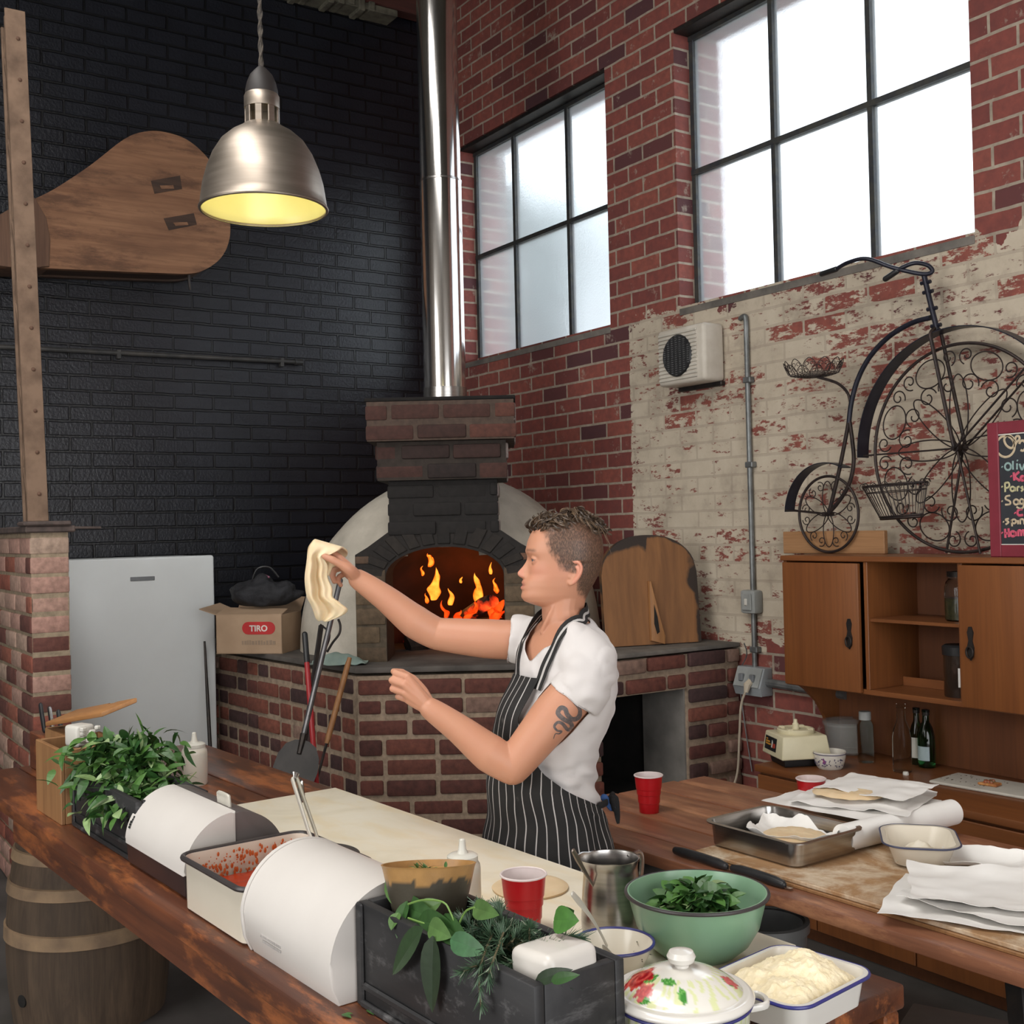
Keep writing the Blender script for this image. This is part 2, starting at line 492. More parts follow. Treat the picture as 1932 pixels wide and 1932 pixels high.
M_FLOUR = pmat('flour', (.78, .72, .60), (.70, .62, .46), rough=.95, scale=30, bmp=.5, bscale=120)
M_CHEESE = pmat('grated_cheese', (.88, .77, .55), (.83, .70, .45), rough=.7, scale=60, bmp=.6, bscale=90, bdist=.004)
# ------------------------------------------------------------------ the room
XW, YW = -6.95, 3.98          # left (black) wall plane, right (window) wall plane
ZC = 5.27
XB, YF = 3.0, -3.6            # walls behind the camera
bm = BM(); box(bm, (XW - .35, YF - .3, -.12), (XB + .3, YW + .36, 0)); struct('floor', bm, M_FLOOR)
bm = BM(); box(bm, (XW - .35, YF - .3, -.02), (XW, YW + .36, ZC + .2)); struct('wall_left', bm, M_BLACKWALL)

# right wall with its two window openings
WIN = [(-6.53, -4.985, 2.73, 4.145), (-4.42, -2.725, 2.73, 4.15)]
bm = BM(); y0, y1 = YW, YW + .36
box(bm, (XW, y0, -.02), (XB, y1, 2.73)); box(bm, (XW, y0, 4.15), (XB, y1, ZC + .2))
for a, b in ((XW, WIN[0][0]), (WIN[0][1], WIN[1][0]), (WIN[1][1], XB)):
    box(bm, (a, y0, 2.73), (b, y1, 4.15))
struct('wall_right', bm, M_REDWALL)

# walls behind the camera: a door opening to the yard
bm = BM()
box(bm, (XB, YF, -.02), (XB + .25, -1.85, ZC)); box(bm, (XB, 2.45, -.02), (XB + .25, YW, ZC)); box(bm, (XB, -1.85, 3.4), (XB + .25, 2.45, ZC))
M_PALEWALL = pmat('pale_bounce_wall', (.52, .48, .43), (.42, .385, .34), rough=.9, scale=4)  # unseen walls made pale for added reflection and fill
struct('wall_back', bm, M_PALEWALL)
bm = BM(); box(bm, (XW, YF - .25, -.02), (XB, YF, 1.0)); box(bm, (XW, YF - .25, 4.0), (XB, YF, ZC)); box(bm, (XW, YF - .25, 1.0), (-3.65, YF, 4.0)); box(bm, (-.15, YF - .25, 1.0), (XB, YF, 4.0)); struct('wall_front', bm, M_PALEWALL)  # unseen front wall; its opening is added for the fill light

# corrugated roof without openings
M_IRON = pmat('old_corrugated_iron', (.16, .145, .12), (.09, .08, .065), rough=.6, metal=.3, scale=5)
SKY = [(-3.1, -1.1, -.1, .3), (-4.6, -.5, -3.2, .9)]
bm = BM()
nx = 420
xs = [XW - .3 + (XB + .5 - XW) * i / nx for i in range(nx + 1)]
def rz_(x): return ZC + .018 * math.sin(x * 2 * math.pi / .076)
rows = [[bm.verts.new((x, y, rz_(x))) for y in (YF - .3, YW + .4)] for x in xs]
for a, b in zip(rows[:-1], rows[1:]): bm.faces.new((a[0], a[1], b[1], b[0]))
bmesh.ops.solidify(bm, geom=bm.faces[:], thickness=.012)
struct('ceiling', bm, M_IRON, sharp=60)
M_REDTIMBER = wood('red_oxide_timber', (.10, .03, .022), (.06, .02, .016), axis=1, rough=.8)
bm = BM(); box(bm, (XW + .02, -3.5, 5.115), (XW + .13, YW - .02, 5.25), .008); struct('trim_1', bm, M_REDTIMBER)
bm = BM()
zz = [(XW + .0, y) for y in np.linspace(-3.5, YW - .25, 90)]
box(bm, (XW + .002, -3.5, 5.05), (XW + .16, YW - .3, 5.095), .004)
for k in range(95):
    y = -3.4 + k * .073
    if y < YW - .35: box(bm, (XW + .01, y, 5.03 + .012 * (k % 3)), (XW + .175, y + .045, 5.105), .006)
struct('trim_2', bm, pmat('flashing', (.16, .15, .11), (.07, .065, .05), rough=.7, scale=14))

# window frames, glass, sills
def glassmat(name, tint, trans, rough):
    m = bpy.data.materials.new(name); m.use_nodes = True; nt = m.node_tree; nt.nodes.clear()
    o = nt.nodes.new('ShaderNodeOutputMaterial')
    t = N(nt, 'ShaderNodeBsdfTransparent', i_Color=c4(tint))
    r = N(nt, 'ShaderNodeBsdfRefraction', i_Color=c4(tint), i_Roughness=rough, i_IOR=1.12)
    tl = N(nt, 'ShaderNodeBsdfTranslucent', i_Color=c4(tint))
    oc = objco(nt)
    bp = N(nt, 'ShaderNodeBump', i_Strength=.5, i_Distance=.004); L(nt, noise_(nt, oc, 95, 3), bp.inputs['Height'])
    L(nt, bp.outputs[0], r.inputs['Normal'])
    a = nt.nodes.new('ShaderNodeMixShader'); a.inputs[0].default_value = .16
    L(nt, r.outputs[0], a.inputs[1]); L(nt, tl.outputs[0], a.inputs[2])
    b = nt.nodes.new('ShaderNodeMixShader'); b.inputs[0].default_value = trans
    L(nt, a.outputs[0], b.inputs[1]); L(nt, t.outputs[0], b.inputs[2])
    L(nt, b.outputs[0], o.inputs[0]); return m
M_GLASSF = glassmat('frosted_window_glass', (.95, .98, 1.0), .30, .32)
M_WFRAME = pmat('window_steel', (.035, .038, .045), (.06, .058, .05), rough=.55, metal=.3, scale=30)
YG = YW + .125
for k, (a, b, z0, z1) in enumerate(WIN):
    t = bpy.data.objects.new('window_%d' % (k + 1), None); COL.objects.link(t); t['kind'] = 'structure'
    bm = BM(); w = .028
    box(bm, (a, YG - .02, z0), (a + w, YG + .02, z1)); box(bm, (b - w, YG - .02, z0), (b, YG + .02, z1))
    box(bm, (a, YG - .02, z0), (b, YG + .02, z0 + .02)); box(bm, (a, YG - .025, z1 - .045), (b, YG + .02, z1))
    for q in (1, 2):
        x = a + (b - a) * q / 3 + (.0 if k else (-.045 if q == 1 else .01)); box(bm, (x - .013, YG - .022, z0), (x + .013, YG + .018, z1))
    box(bm, (a, YG - .024, 3.427 - .013), (b, YG + .02, 3.427 + .013))
    obj('window_frame', bm, M_WFRAME, t)
    bm = BM(); box(bm, (a + .005, YG - .003, z0 + .005), (b - .005, YG + .003, z1 - .005)); obj('window_pane', bm, M_GLASSF, t)
    bm = BM(); prism(bm, [(y0 - .004, z0 - .045), (y0 - .004, z0 - .012), (YG - .02, z0 + .006), (YG - .02, z0 - .05)], a - .0, b + .0, lambda p, q, h: (h, p, q), bev=.004)
    obj('window_sill', bm, M_CONC, t)
    bm = BM(); box(bm, (a, y0 + .004, z1 - .022), (b, y0 + .10, z1 + .0), .003); obj('lintel', bm, M_STEELDK, t)

# a tree and the yard outside, seen soft through the frosted glass
bm = BM(); box(bm, (-22, YW + .37, -.2), (6, 22, -.05)); struct('ground_outside', bm, pmat('yard', (.30, .29, .25), rough=.9))
M_LEAFOUT = pmat('tree_leaves', (.15, .19, .19), (.22, .26, .25), rough=.7, scale=2)
def outside_tree(x, y, z, r, n, label, seed):
    rr = random.Random(seed)
    t = thing('tree', label, 'tree', (x, y, -.05), group='trees outside the frosted windows')
    bm = BM(); tube(bm, [(0, 0, 0), (.08, .03, z * .45), (.02, .0, z)], [.12, .09, .03], 8); obj('trunk', bm, M_STEELDK, t)
    bm = BM()
    for _ in range(n):
        d = Vector((rr.gauss(0, 1), rr.gauss(0, 1), rr.gauss(0, 1))).normalized() * r * rr.random() ** .4
        c = Vector((0, 0, z)) + Vector((d.x, d.y, d.z * .95)); q = rr.uniform(.08, .16)
        u = Vector((rr.gauss(0, 1), rr.gauss(0, 1), rr.gauss(0, 1))).normalized(); v = u.orthogonal().normalized()
        vs = [bm.verts.new(c + u * q), bm.verts.new(c + v * q * .5), bm.verts.new(c - u * q), bm.verts.new(c - v * q * .5)]
        bm.faces.new(vs)
    obj('foliage', bm, M_LEAFOUT, t)
_p = on_y(945, 590, 6.0)
outside_tree(_p.x, 6.0, _p.z, 1.25, 2600, 'bushy tree outside the frosted window beside the flue', 3)
_p = on_y(1055, 500, 8.9)
outside_tree(_p.x, 8.9, _p.z, 1.4, 2400, 'taller tree farther out beyond the frosted window beside the flue', 5)

# dark conduit along the black wall
t = None
a = on_x(50, 657, XW + .03); b = on_x(556, 683, XW + .03)
a = a + (a - b) * .8
bm = BM(); tube(bm, [a, b], .014, 10); tube(bm, [b, b + (b - a).normalized() * .05], .020, 10)
for q in (.25, .62, .97): p = a.lerp(b, q); box(bm, p + Vector((-.03, -.012, -.035)), p + Vector((.012, .012, .02)), .003)
ctag(obj('conduit_pipe', bm, pmat('painted_pipe', (.03, .03, .03), (.06, .055, .05), rough=.5)), 'thin dark pipe running level along the black brick wall', 'pipe')
# galvanised conduit, switch and outlet on the whitewashed wall
xc = -3.94
bm = BM()
tube(bm, spline([(xc - .05, YW - .004, 2.60), (xc - .012, YW - .016, 2.605), (xc, YW - .018, 2.585), (xc, YW - .018, 2.5)], 10), .0125, 10)
tube(bm, [(xc, YW - .018, 2.5), (xc, YW - .018, .91)], .0125, 10)
for z in (2.30, 1.90, 1.03):
    box(bm, (xc - .018, YW - .035, z - .014), (xc + .03, YW, z + .014), .004)
tube(bm, [(xc + .03, YW - .03, .885), (xc + .55, YW - .03, .875)], .02, 10)
ctag(obj('electrical_conduit', bm, M_GALV), 'grey galvanised conduit running down the peeling white brick wall', 'conduit')
t = thing('light_switch', 'small grey switch box on the conduit above the power outlet', 'switch', (xc, YW, 1.255))
bm = BM(); box(bm, (-.048, -.058, -.055), (.048, 0, .055), .012, 2); obj('switch_box', bm, M_PLGREY, t)
bm = BM(); box(bm, (-.03, -.066, -.04), (.03, -.055, .04), .004); obj('face_plate', bm, M_PLGREY, t)
bm = BM(); box(bm, (-.009, -.072, -.016), (.009, -.06, .016), .003); obj('rocker', bm, M_PLWHITE, t)
t = thing('power_outlet', 'grey double power outlet box on the wall with a cream plug in it', 'outlet', (xc + .005, YW, .89))
bm = BM(); prism(bm, [(0, -.07), (0, .06), (-.05, .06), (-.085, -.03), (-.07, -.07)], -.09, .09, lambda p, q, h: (h, p, q), bev=.008); obj('outlet_box', bm, pmat('outlet_grey', (.28, .30, .31), rough=.4), t)
bm = BM(); prism(bm, [(-.052, .055), (-.056, .057), (-.09, -.027), (-.084, -.03)], -.08, .08, lambda p, q, h: (h, p, q)); obj('face_plate', bm, M_PLGREY, t)
for s in (-1, 1):
    bm = BM(); box(bm, (s * .035 - .014, -.088, -.005), (s * .035 + .014, -.068, .03), .004); obj('switch_rocker', bm, pmat('rocker_grey', (.16, .17, .18), rough=.4), t)
M_CORD = pmat('cream_cord', (.55, .47, .36), rough=.5)
t = thing('power_cable', 'cream power cord hanging from the wall outlet to behind the table', 'cord', (xc + .03, YW - .09, .85))
bm = BM(); tube(bm, spline([(0, .0, .03), (.0, -.02, .0), (-.04, -.015, -.08), (-.07, 0, -.22), (-.10, .01, -.40), (-.12, -.02, -.52), (-.05, -.05, -.58), (.15, -.08, -.575), (.35, -.07, -.56)], 40), .0055, 8); obj('cable', bm, M_CORD, t)
bm = BM(); tube(bm, [(0, .02, .045), (0, -.012, .022), (0, -.02, -.01)], [.014, .018, .010], 10); obj('plug', bm, M_CORD, t)
bm = BM(); tube(bm, spline([(xc - .035, YW - .05, 1.06), (xc - .04, YW - .03, 1.0), (xc - .10, YW - .02, .9), (xc - .085, YW - .015, .7), (xc - .04, YW - .015, .45)], 24), .003, 6)
ctag(obj('thin_wire', bm, M_GALV), 'thin grey wire drooping from the brick ledge beside the power outlet', 'wire')
# extractor fan
t = thing('extractor_fan', 'square cream extractor fan with dark round grille on the white brick wall', 'fan', (-4.275, YW, 2.455))
bm = BM(); box(bm, (-.165, -.14, -.14), (.175, -.005, .14), .02, 3); obj('fan_housing', bm, pmat('aged_white_plastic', (.58, .53, .46), (.50, .45, .38), rough=.45), t)
bm = BM()
for k in range(13):
    z = -.112 + k * .0187
    box(bm, (-.15, -.147, z - .006), (.125, -.138, z + .005), .002)
obj('louvre', bm, pmat('louvre_plastic', (.55, .51, .44), rough=.45), t)
bm = BM(); lathe(bm, [(0, -.002), (.098, -.002), (.104, .004), (.098, .012), (0, .012)], 40)
for v in bm.verts: v.co = Vector((v.co.x - .01, -.142 - v.co.z, v.co.y))
obj('grille', bm, M_BLACK, t)
bm = BM()
for k in range(7):
    x = -.085 + k * .0283; h = math.sqrt(max(0, .097 ** 2 - x * x))
    for q in range(-9, 10):
        z = q * .0105
        if abs(z) < h: box(bm, (x - .012, -.159, z - .0022), (x - .002, -.154, z + .0022))
obj('grille_bar', bm, pmat('grille_bar', (.10, .10, .10), rough=.4), t)
bm = BM(); box(bm, (-.14, -.03, -.16), (.17, 0, -.138), .004); obj('back_plate', bm, M_STEELDK, t)

# old brick pillar with a riveted post on top
px0 = W(56, 1000, 5.05)
bx, by = px0.x, px0.y
bm = BM()
ly = bm.loops.layers.float_color.new('Col')
def brick_pal(r, paint=.5):
    q = r.random()
    if q < paint: return mix((.46, .33, .25), (.46, .25, .20), r.random())
    if q < paint + .25: return (.15, .055, .042)
    return mix((.26, .075, .05), (.32, .11, .07), r.random())
box(bm, (bx - .9, by + .004, 0), (bx - .004, by + .16, 1.66), col=(.36, .28, .19))
rp = random.Random(11)
k = 0; z = 0.0
while z < 1.60:
    hh = .077
    off = .12 if k % 2 else .0
    x = bx
    # face towards the room: one header wide
    w = .165
    box(bm, (bx - .03 - rp.random() * .006, by - .0, z + .004), (bx + rp.uniform(-.004, .004), by + w * rp.uniform(.96, 1.0), z + hh), .008, 2, col=brick_pal(rp, .6))
    xx = bx - .002 - (.11 if k % 2 else .23)
    box(bm, (xx + .008, by - .004 + rp.uniform(-.003, .003), z + .004), (bx - .004, by + .05, z + hh), .008, 2, col=brick_pal(rp, .5))
    while xx > bx - .9:
        box(bm, (max(xx - .232, bx - .9), by - .004 + rp.uniform(-.003, .003), z + .004), (xx - .002, by + .05, z + hh), .008, 2, col=brick_pal(rp, .5))
        xx -= .24
    z += .0865; k += 1
ctag(obj('brick_pillar', bm, M_BRICKV), 'old brick pillar with flaking pinkish paint at the left edge', 'pillar', kind='thing')
M_RUST = pmat('rusty_painted_steel', (.21, .135, .09), (.105, .065, .042), rough=.8, scale=9, contrast=(.4, .7), bmp=.3)
bm = BM()
box(bm, (bx - .9, by - .02, 1.655), (bx + .015, by + .19, 1.685), .006); box(bm, (bx - .12, by - .03, 1.685), (bx + .03, by + .17, 1.705), .006)
tube(bm, [(bx + .01, by + .15, 1.675), (bx + .0, by + .30, 1.672)], .006, 6)
ctag(obj('capping_plate', bm, pmat('capping', (.06, .045, .04), (.11, .08, .07), rough=.8, scale=20, bmp=.4)), 'dark rusted metal plate lying on top of the brick pillar', 'plate')
t = thing('steel_post', 'tall riveted rusty steel post rising from the pillar at far left', 'post', (bx, by - .005, 1.705))
bm = BM(); lean = Vector((-.03, -.055, 2.25))
def slant(vs):
    for v in vs:
        q = v.co.z / 2.25; v.co += Vector((lean.x * q, lean.y * q, 0))
for lo, hi in (((-.012, 0, 0), (0, .085, 2.25)), ((-.030, 0, 0), (-.012, .012, 2.22)), ((-.115, 0, 0), (-.095, .012, 2.2)), ((-.115, .012, 0), (-.105, .08, 2.2))):
    r = bmesh.ops.create_grid(bm, x_segments=1, y_segments=1, size=.5)
    bmesh.ops.delete(bm, geom=r['verts'], context='VERTS')
    slant(box(bm, lo, hi, .002))
obj('angle_section', bm, M_RUST, t)
for k in range(12):
    bm = BM(); q = .12 + k * .182
    lathe(bm, [(.009, 0), (.008, .004), (.004, .007), (0, .008)], 10)
    for v in bm.verts: v.co = Vector((v.co.z, v.co.y + .05 + lean.y * q / 2.25, v.co.x + q)); v.co.x += lean.x * q / 2.25
    obj('rivet', bm, pmat('rivet_rust', (.13, .07, .045), rough=.8) if k == 0 else bpy.data.materials['rivet_rust'], t)
bm = BM()
for k in range(12):
    q = .06 + k * .182
    s = 1 if k % 2 else -1
    tube(bm, [(-.022 - .082 * (k % 2), .010, q), (-.104 + .082 * (k % 2), .010, q + .18)], .014, 6, flat=.4)
slant(bm.verts)
obj('lattice_bar', bm, M_RUST, t)
# ------------------------------------------------------------------ wood-fired oven in the corner
M_SOOT_SHADE = pmat('soot_and_shade_black', (.016, .013, .011), (.007, .006, .0055), rough=.95, scale=8, bmp=.4, bscale=50)  # soot on the chimney cap; elsewhere shade painted as black
M_FIREWALL = pmat('oven_lining', (.055, .016, .009), (.025, .009, .006), rough=.95, scale=6)
OV = W(837, 998, 5.60); OV.z = 0
OA = R(56.47)
ov = thing('pizza_oven', 'corner wood-fired brick oven with white rendered dome and sooty stepped chimney', 'oven', OV, OA)
rb = random.Random(21)
MORT = (.37, .275, .195); MORTD = (.10, .075, .055)
def bcol(r, light=.12):
    q = r.random()
    if q < light: return mix((.27, .17, .13), (.33, .20, .15), r.random())
    if q < light + .22: return mix((.055, .026, .026), (.085, .034, .03), r.random())
    return mix((.135, .040, .030), (.235, .072, .045), r.random())
def brickwork(bm, f, a0, a1, b0, b1, pitch=.0935, ln=.228, hd=.108, out=.008, gap=.019, tint=None, r=rb, headers=.12, keep=None, depth=.05, start=0):
    """rounded bricks standing slightly proud of the mortar on a face; f(a, b, h) -> xyz"""
    b = b0; k = start
    while b < b1 - pitch * .45:
        top = min(b + pitch - gap, b1)
        a = a0 - (ln + gap) * (.5 if k % 2 else 0.0)
        while a < a1 - .015:
            l = hd if r.random() < headers else ln
            s, e = max(a, a0), min(a + l, a1)
            if e - s > .03 and (keep is None or keep((s + e) / 2, (b + top) / 2)):
                j = lambda q: r.uniform(-q, q)
                c = bcol(r)
                if tint: c = tint((s + e) / 2, (b + top) / 2, c)
                vs = box(bm, (s, b + gap * .3 + j(.004), -depth), (e + j(.005), top + j(.004), out + j(.006)), .009, 2, col=c)
                for v in vs: v.co = Vector(f(*v.co))
            a += l + gap
        b += pitch; k += 1
def face(p, q, z0=0.0):
    """face running from world p to world q (left to right seen from the room), in the oven frame"""
    a = local(ov, (p[0], p[1], 0)); b = local(ov, (q[0], q[1], 0)); d = (b - a); ln = d.length; d.normalize(); n = Vector((d.y, -d.x, 0))
    return (lambda s, t, h: a + d * s + Vector((0, 0, t)) + n * h), ln
P0 = (-6.93, 2.20); PB = (-4.91, 2.37); PE = (-4.386, 3.162); PF = (-4.05, 3.03); PG = (-4.05, 3.97)
bm = BM()
HZ = .985
core = [local(ov, (x, y, 0)) for x, y in (P0, PB, PE, (-4.80, 3.04), (-5.25, 3.04), (-5.25, 3.97), (-6.93, 3.97))]
prism(bm, [(p.x, p.y) for p in core], 0, HZ - .03, col=MORT)
f1, l1 = face(P0, PB); brickwork(bm, f1, 0, l1 - .004, .02, HZ - .03, headers=.8, tint=lambda a, b, c: c)
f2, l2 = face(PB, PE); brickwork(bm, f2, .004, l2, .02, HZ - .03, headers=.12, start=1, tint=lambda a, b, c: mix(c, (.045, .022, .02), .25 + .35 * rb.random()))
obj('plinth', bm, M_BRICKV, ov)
# right-hand block with the wood store
bm = BM()
def wbox(bm, lo, hi, **k):
    vs = box(bm, lo, hi, **k)
    for v in vs: v.co = local(ov, v.co)
LZ = 1.045
wbox(bm, (-4.33, 3.64, 0), (-4.06, 3.97, LZ - .02), col=MORT)
wbox(bm, (-4.38, 3.03, .865), (-4.06, 3.97, LZ - .02), col=MORT)
wbox(bm, (-4.38, 3.03, 0), (-4.06, 3.13, LZ - .02), col=MORT)
f3, l3 = face(PF, PG)
def tb(a, b, c): return mix(c, (.05, .03, .025), .15)
brickwork(bm, f3, .0, l3, .868, LZ - .012, pitch=.088, tint=tb, headers=.05)
brickwork(bm, f3, .615, l3, .0, .862, pitch=.088, tint=tb, headers=.1)
brickwork(bm, f3, 0, .10, .0, .862, pitch=.088, tint=tb)
obj('wood_store', bm, M_BRICKV, ov)
bm = BM()
wbox(bm, (-5.2, 3.05, 0), (-5.15, 3.7, .87)); wbox(bm, (-5.2, 3.05, 0), (-4.33, 3.12, .87)); wbox(bm, (-5.2, 3.05, .862), (-4.34, 3.66, .90)); wbox(bm, (-5.2, 3.05, .3), (-4.1, 3.64, .36))
wbox(bm, (-5.2, 3.642, 0), (-4.37, 3.668, .87)); obj('store_lining', bm, M_SOOT_SHADE, ov)  # near-black lining paints in the shade deep inside the store
bm = BM(); wbox(bm, (-4.37, 3.63, 0), (-4.075, 3.668, .866)); obj('store_jamb', bm, M_CONCL, ov)
# concrete hearth and ledges
M_HEARTH = pmat('smoked_hearth', (.115, .10, .088), (.055, .048, .043), rough=.85, scale=5, bmp=.3, bscale=40)
bm = BM()
prism(bm, [(local(ov, (x, y, 0)).x, local(ov, (x, y, 0)).y) for x, y in ((-6.93, 2.19), (-4.90, 2.355), (-4.37, 3.155), (-4.37, 3.97), (-6.93, 3.97))], HZ - .016, HZ + .012, bev=.006)
obj('hearth_slab', bm, M_HEARTH, ov)
bm = BM()
prism(bm, [(local(ov, (x, y, 0)).x, local(ov, (x, y, 0)).y) for x, y in ((-4.368, 3.01), (-4.045, 3.01), (-4.045, 3.97), (-4.368, 3.97))], LZ - .010, LZ + .010, bev=.004)
prism(bm, [(local(ov, (x, y, 0)).x, local(ov, (x, y, 0)).y) for x, y in ((-4.75, 3.25), (-4.36, 3.15), (-4.36, 3.97), (-4.75, 3.97))], HZ + .01, LZ + .012, bev=.006)
obj('side_ledge', bm, M_CONC, ov)
# dome: thick shell with an open front
bm = BM()
DC = Vector((-.015, .74, HZ + .01)); RX, RY, RZ = .82, .66, .94
def domept(u, v, k=1.0):
    th = math.pi * 2 * u; ph = v * math.pi / 2
    p = Vector((RX * k * math.cos(th) * math.cos(ph), RY * k * math.sin(th) * math.cos(ph), RZ * k * math.sin(ph)))
    w = 1 + .018 * noise.noise(p * 3.1 + Vector((3, 1, 2)))
    return DC + p * w
vs = grid(bm, 72, 26, lambda u, v: domept(u, v), closed_u=True)
for v in bm.verts:      # the front is rendered flat around the brick arch
    if v.co.y < .20: v.co.y = .20 + (v.co.y - .20) * .12
kill = [f for f in bm.faces if f.calc_center_median().y < .22 and abs(f.calc_center_median().x) < .36 and f.calc_center_median().z < 1.62]
bmesh.ops.delete(bm, geom=kill, context='FACES')
obj('dome', bm, M_RENDER, ov, sharp=50)
# oven chamber lining
bm = BM()
grid(bm, 40, 14, lambda u, v: Vector((.56 * math.cos(math.pi * u) * math.cos(v * 1.57), .335 + .72 * math.sin(math.pi * u) * math.cos(v * 1.57), HZ + .012 + .60 * math.sin(v * 1.57))))
obj('chamber', bm, M_FIREWALL, ov)
# brick arch front, hood and stepped chimney
def soot(a, b, c):
    s = max(0, 1 - abs(a) / .42) * sstep(1.30, 1.55, b) * (1 - .75 * sstep(1.80, 2.25, b))
    s = max(s, .60 * (1 - sstep(.28, .42, abs(a))))
    s = max(s, .80 * sstep(1.46, 1.56, b) * (1 - sstep(1.88, 2.2, b)))
    k = mix(c, (.014, .0115, .0105), min(1, s * 1.35))
    return mix(k, (.17, .115, .065), .55 * (1 - s)) if b < 1.5 else k
OPW, SPR, CRN = .285, 1.405, 1.545
def arch_h(x): return SPR + (CRN - SPR) * math.sqrt(max(0, 1 - (x / OPW) ** 2)) if abs(x) < OPW else 0
bm = BM()
def fr(a, b, h): return Vector((a, -h, b))
# jambs and tympanum as an extruded profile with the arch cut out
outer = [(-.43, HZ), (-.43, 1.515), (-.37, 1.55), (-.27, 1.62), (.27, 1.62), (.37, 1.55), (.43, 1.515), (.43, HZ)]
inner = [(OPW, HZ)] + [(OPW * math.cos(t), SPR + (CRN - SPR) * math.sin(t)) for t in np.linspace(0, math.pi, 22)] + [(-OPW, HZ)]
prism(bm, outer + inner, -.34, 0, fr, col=(.020, .016, .014))
for s_ in (-1, 1):
    box(bm, (min(s_ * .286, s_ * .431), -.001, HZ), (max(s_ * .286, s_ * .431), .02, 1.44), col=(.10, .075, .048))
    brickwork(bm, fr, min(s_ * .287, s_ * .431), max(s_ * .287, s_ * .431), HZ + .006, 1.46, pitch=.0915, ln=.235, gap=.010, tint=lambda a, b, c: mix(mix((.20, .135, .075), (.13, .085, .05), rb.random()), (.03, .024, .02), .25 + .5 * sstep(1.30, 1.5, b)), out=.006, headers=0)
brickwork(bm, fr, -.431, -.36, 1.46, 1.52, pitch=.07, ln=.235, tint=soot, out=.005, headers=0); brickwork(bm, fr, .36, .431, 1.46, 1.52, pitch=.07, ln=.235, tint=soot, out=.005, headers=0)
for k in range(13):                      # voussoirs
    t = math.pi * (k + .5) / 13
    vs = box(bm, (-.034, .012, -.05), (.034, .115, .007), .006, col=mix((.016, .013, .0115), (.035, .027, .021), rb.random() * abs(math.cos(t))))
    for v in vs:
        x, y, h = v.co; rr_ = 1.0
        px = (OPW + y) * math.cos(t) - x * math.sin(t) * .95; pz = SPR + ((CRN - SPR) + y) * math.sin(t) + x * math.cos(t) * .55
        v.co = Vector((px, -h, pz))
obj('arch_front', bm, M_BRICKV, ov, sharp=30)
bm = BM()
def corbel(a, b, c):
    k = mix((.070, .027, .020), (.15, .052, .034), rb.random() ** 1.5)
    return mix(k, (.016, .012, .011), .75 * math.exp(-(a / .20) ** 2) * (1 - .5 * sstep(1.95, 2.2, b)) + .15)
def blockwork(bm, hw, z0, z1, y0, y1, pitch, mort):
    box(bm, (-hw + .006, y0 + .006, z0), (hw - .006, y1, z1 - .002), col=mort)
    brickwork(bm, lambda a, b, h: Vector((a, y0 + .004 - h, b)), -hw, hw, z0, z1, pitch=pitch, tint=soot if z0 < 1.7 else corbel, out=.004, headers=.1)
    brickwork(bm, lambda a, b, h: Vector((hw - .004 + h, y0 + a, b)), .016, y1 - y0, z0, z1, pitch=pitch, tint=lambda a, b, c: (.33, .27, .25), out=.004)
    brickwork(bm, lambda a, b, h: Vector((-hw + .004 - h, y1 - a, b)), 0, y1 - y0 - .016, z0, z1, pitch=pitch, tint=soot, out=.004)
blockwork(bm, .268, 1.60, 1.868, -.005, .50, .0893, (.014, .0115, .0105))
blockwork(bm, .315, 1.868, 2.055, -.045, .55, .0935, (.035, .025, .019))
blockwork(bm, .357, 2.055, 2.245, -.085, .60, .095, (.085, .055, .04))
obj('chimney', bm, M_BRICKV, ov, sharp=30)
bm = BM()
box(bm, (-.36, -.08, 2.244), (.36, .60, 2.262), .004); obj('chimney_cap', bm, M_SOOT_SHADE, ov)

# flue
FC = Vector((OV.x, OV.y, 0)) + Vector((-.8335, .552, 0)) * .40 + Vector((.552, .8335, 0)) * .0
fl = thing('flue_pipe', 'tall polished stainless steel flue rising from the brick oven chimney', 'flue', (FC.x, FC.y, 2.262))
def flue_seg(bm, r0, r1, z0, z1, dent, seed):
    n = 64; rs = random.Random(seed); ph = [(rs.uniform(0, 6.28), rs.uniform(.3, 1)) for _ in range(16)]
    def f(u, v):
        a = u * 2 * math.pi
        d = sum(w * math.sin((k + 3) * a + p + .6 * v * math.sin(p)) for k, (p, w) in enumerate(ph)) * dent
        r = lerp(r0, r1, v) + d * (1 - .4 * v)
        return Vector((r * math.cos(a), r * math.sin(a), lerp(z0, z1, v)))
    grid(bm, n, 14, f, closed_u=True)
bm = BM(); flue_seg(bm, .1085, .1085, .09, 1.17, .00022, 2); obj('flue_section', bm, M_CHROME, fl)
bm = BM(); flue_seg(bm, .1055, .1055, 1.16, ZC - 2.262, .00010, 4); obj('flue_section', bm, M_CHROME, fl)
bm = BM(); lathe(bm, [(.105, 0), (.113, 0), (.113, .095), (.105, .095)], 48); obj('flue_collar', bm, M_STEEL, fl)
bm = BM(); lathe(bm, [(.106, 1.160), (.1105, 1.163), (.1105, 1.172), (.106, 1.175)], 48); obj('joint_band', bm, M_STEEL, fl)

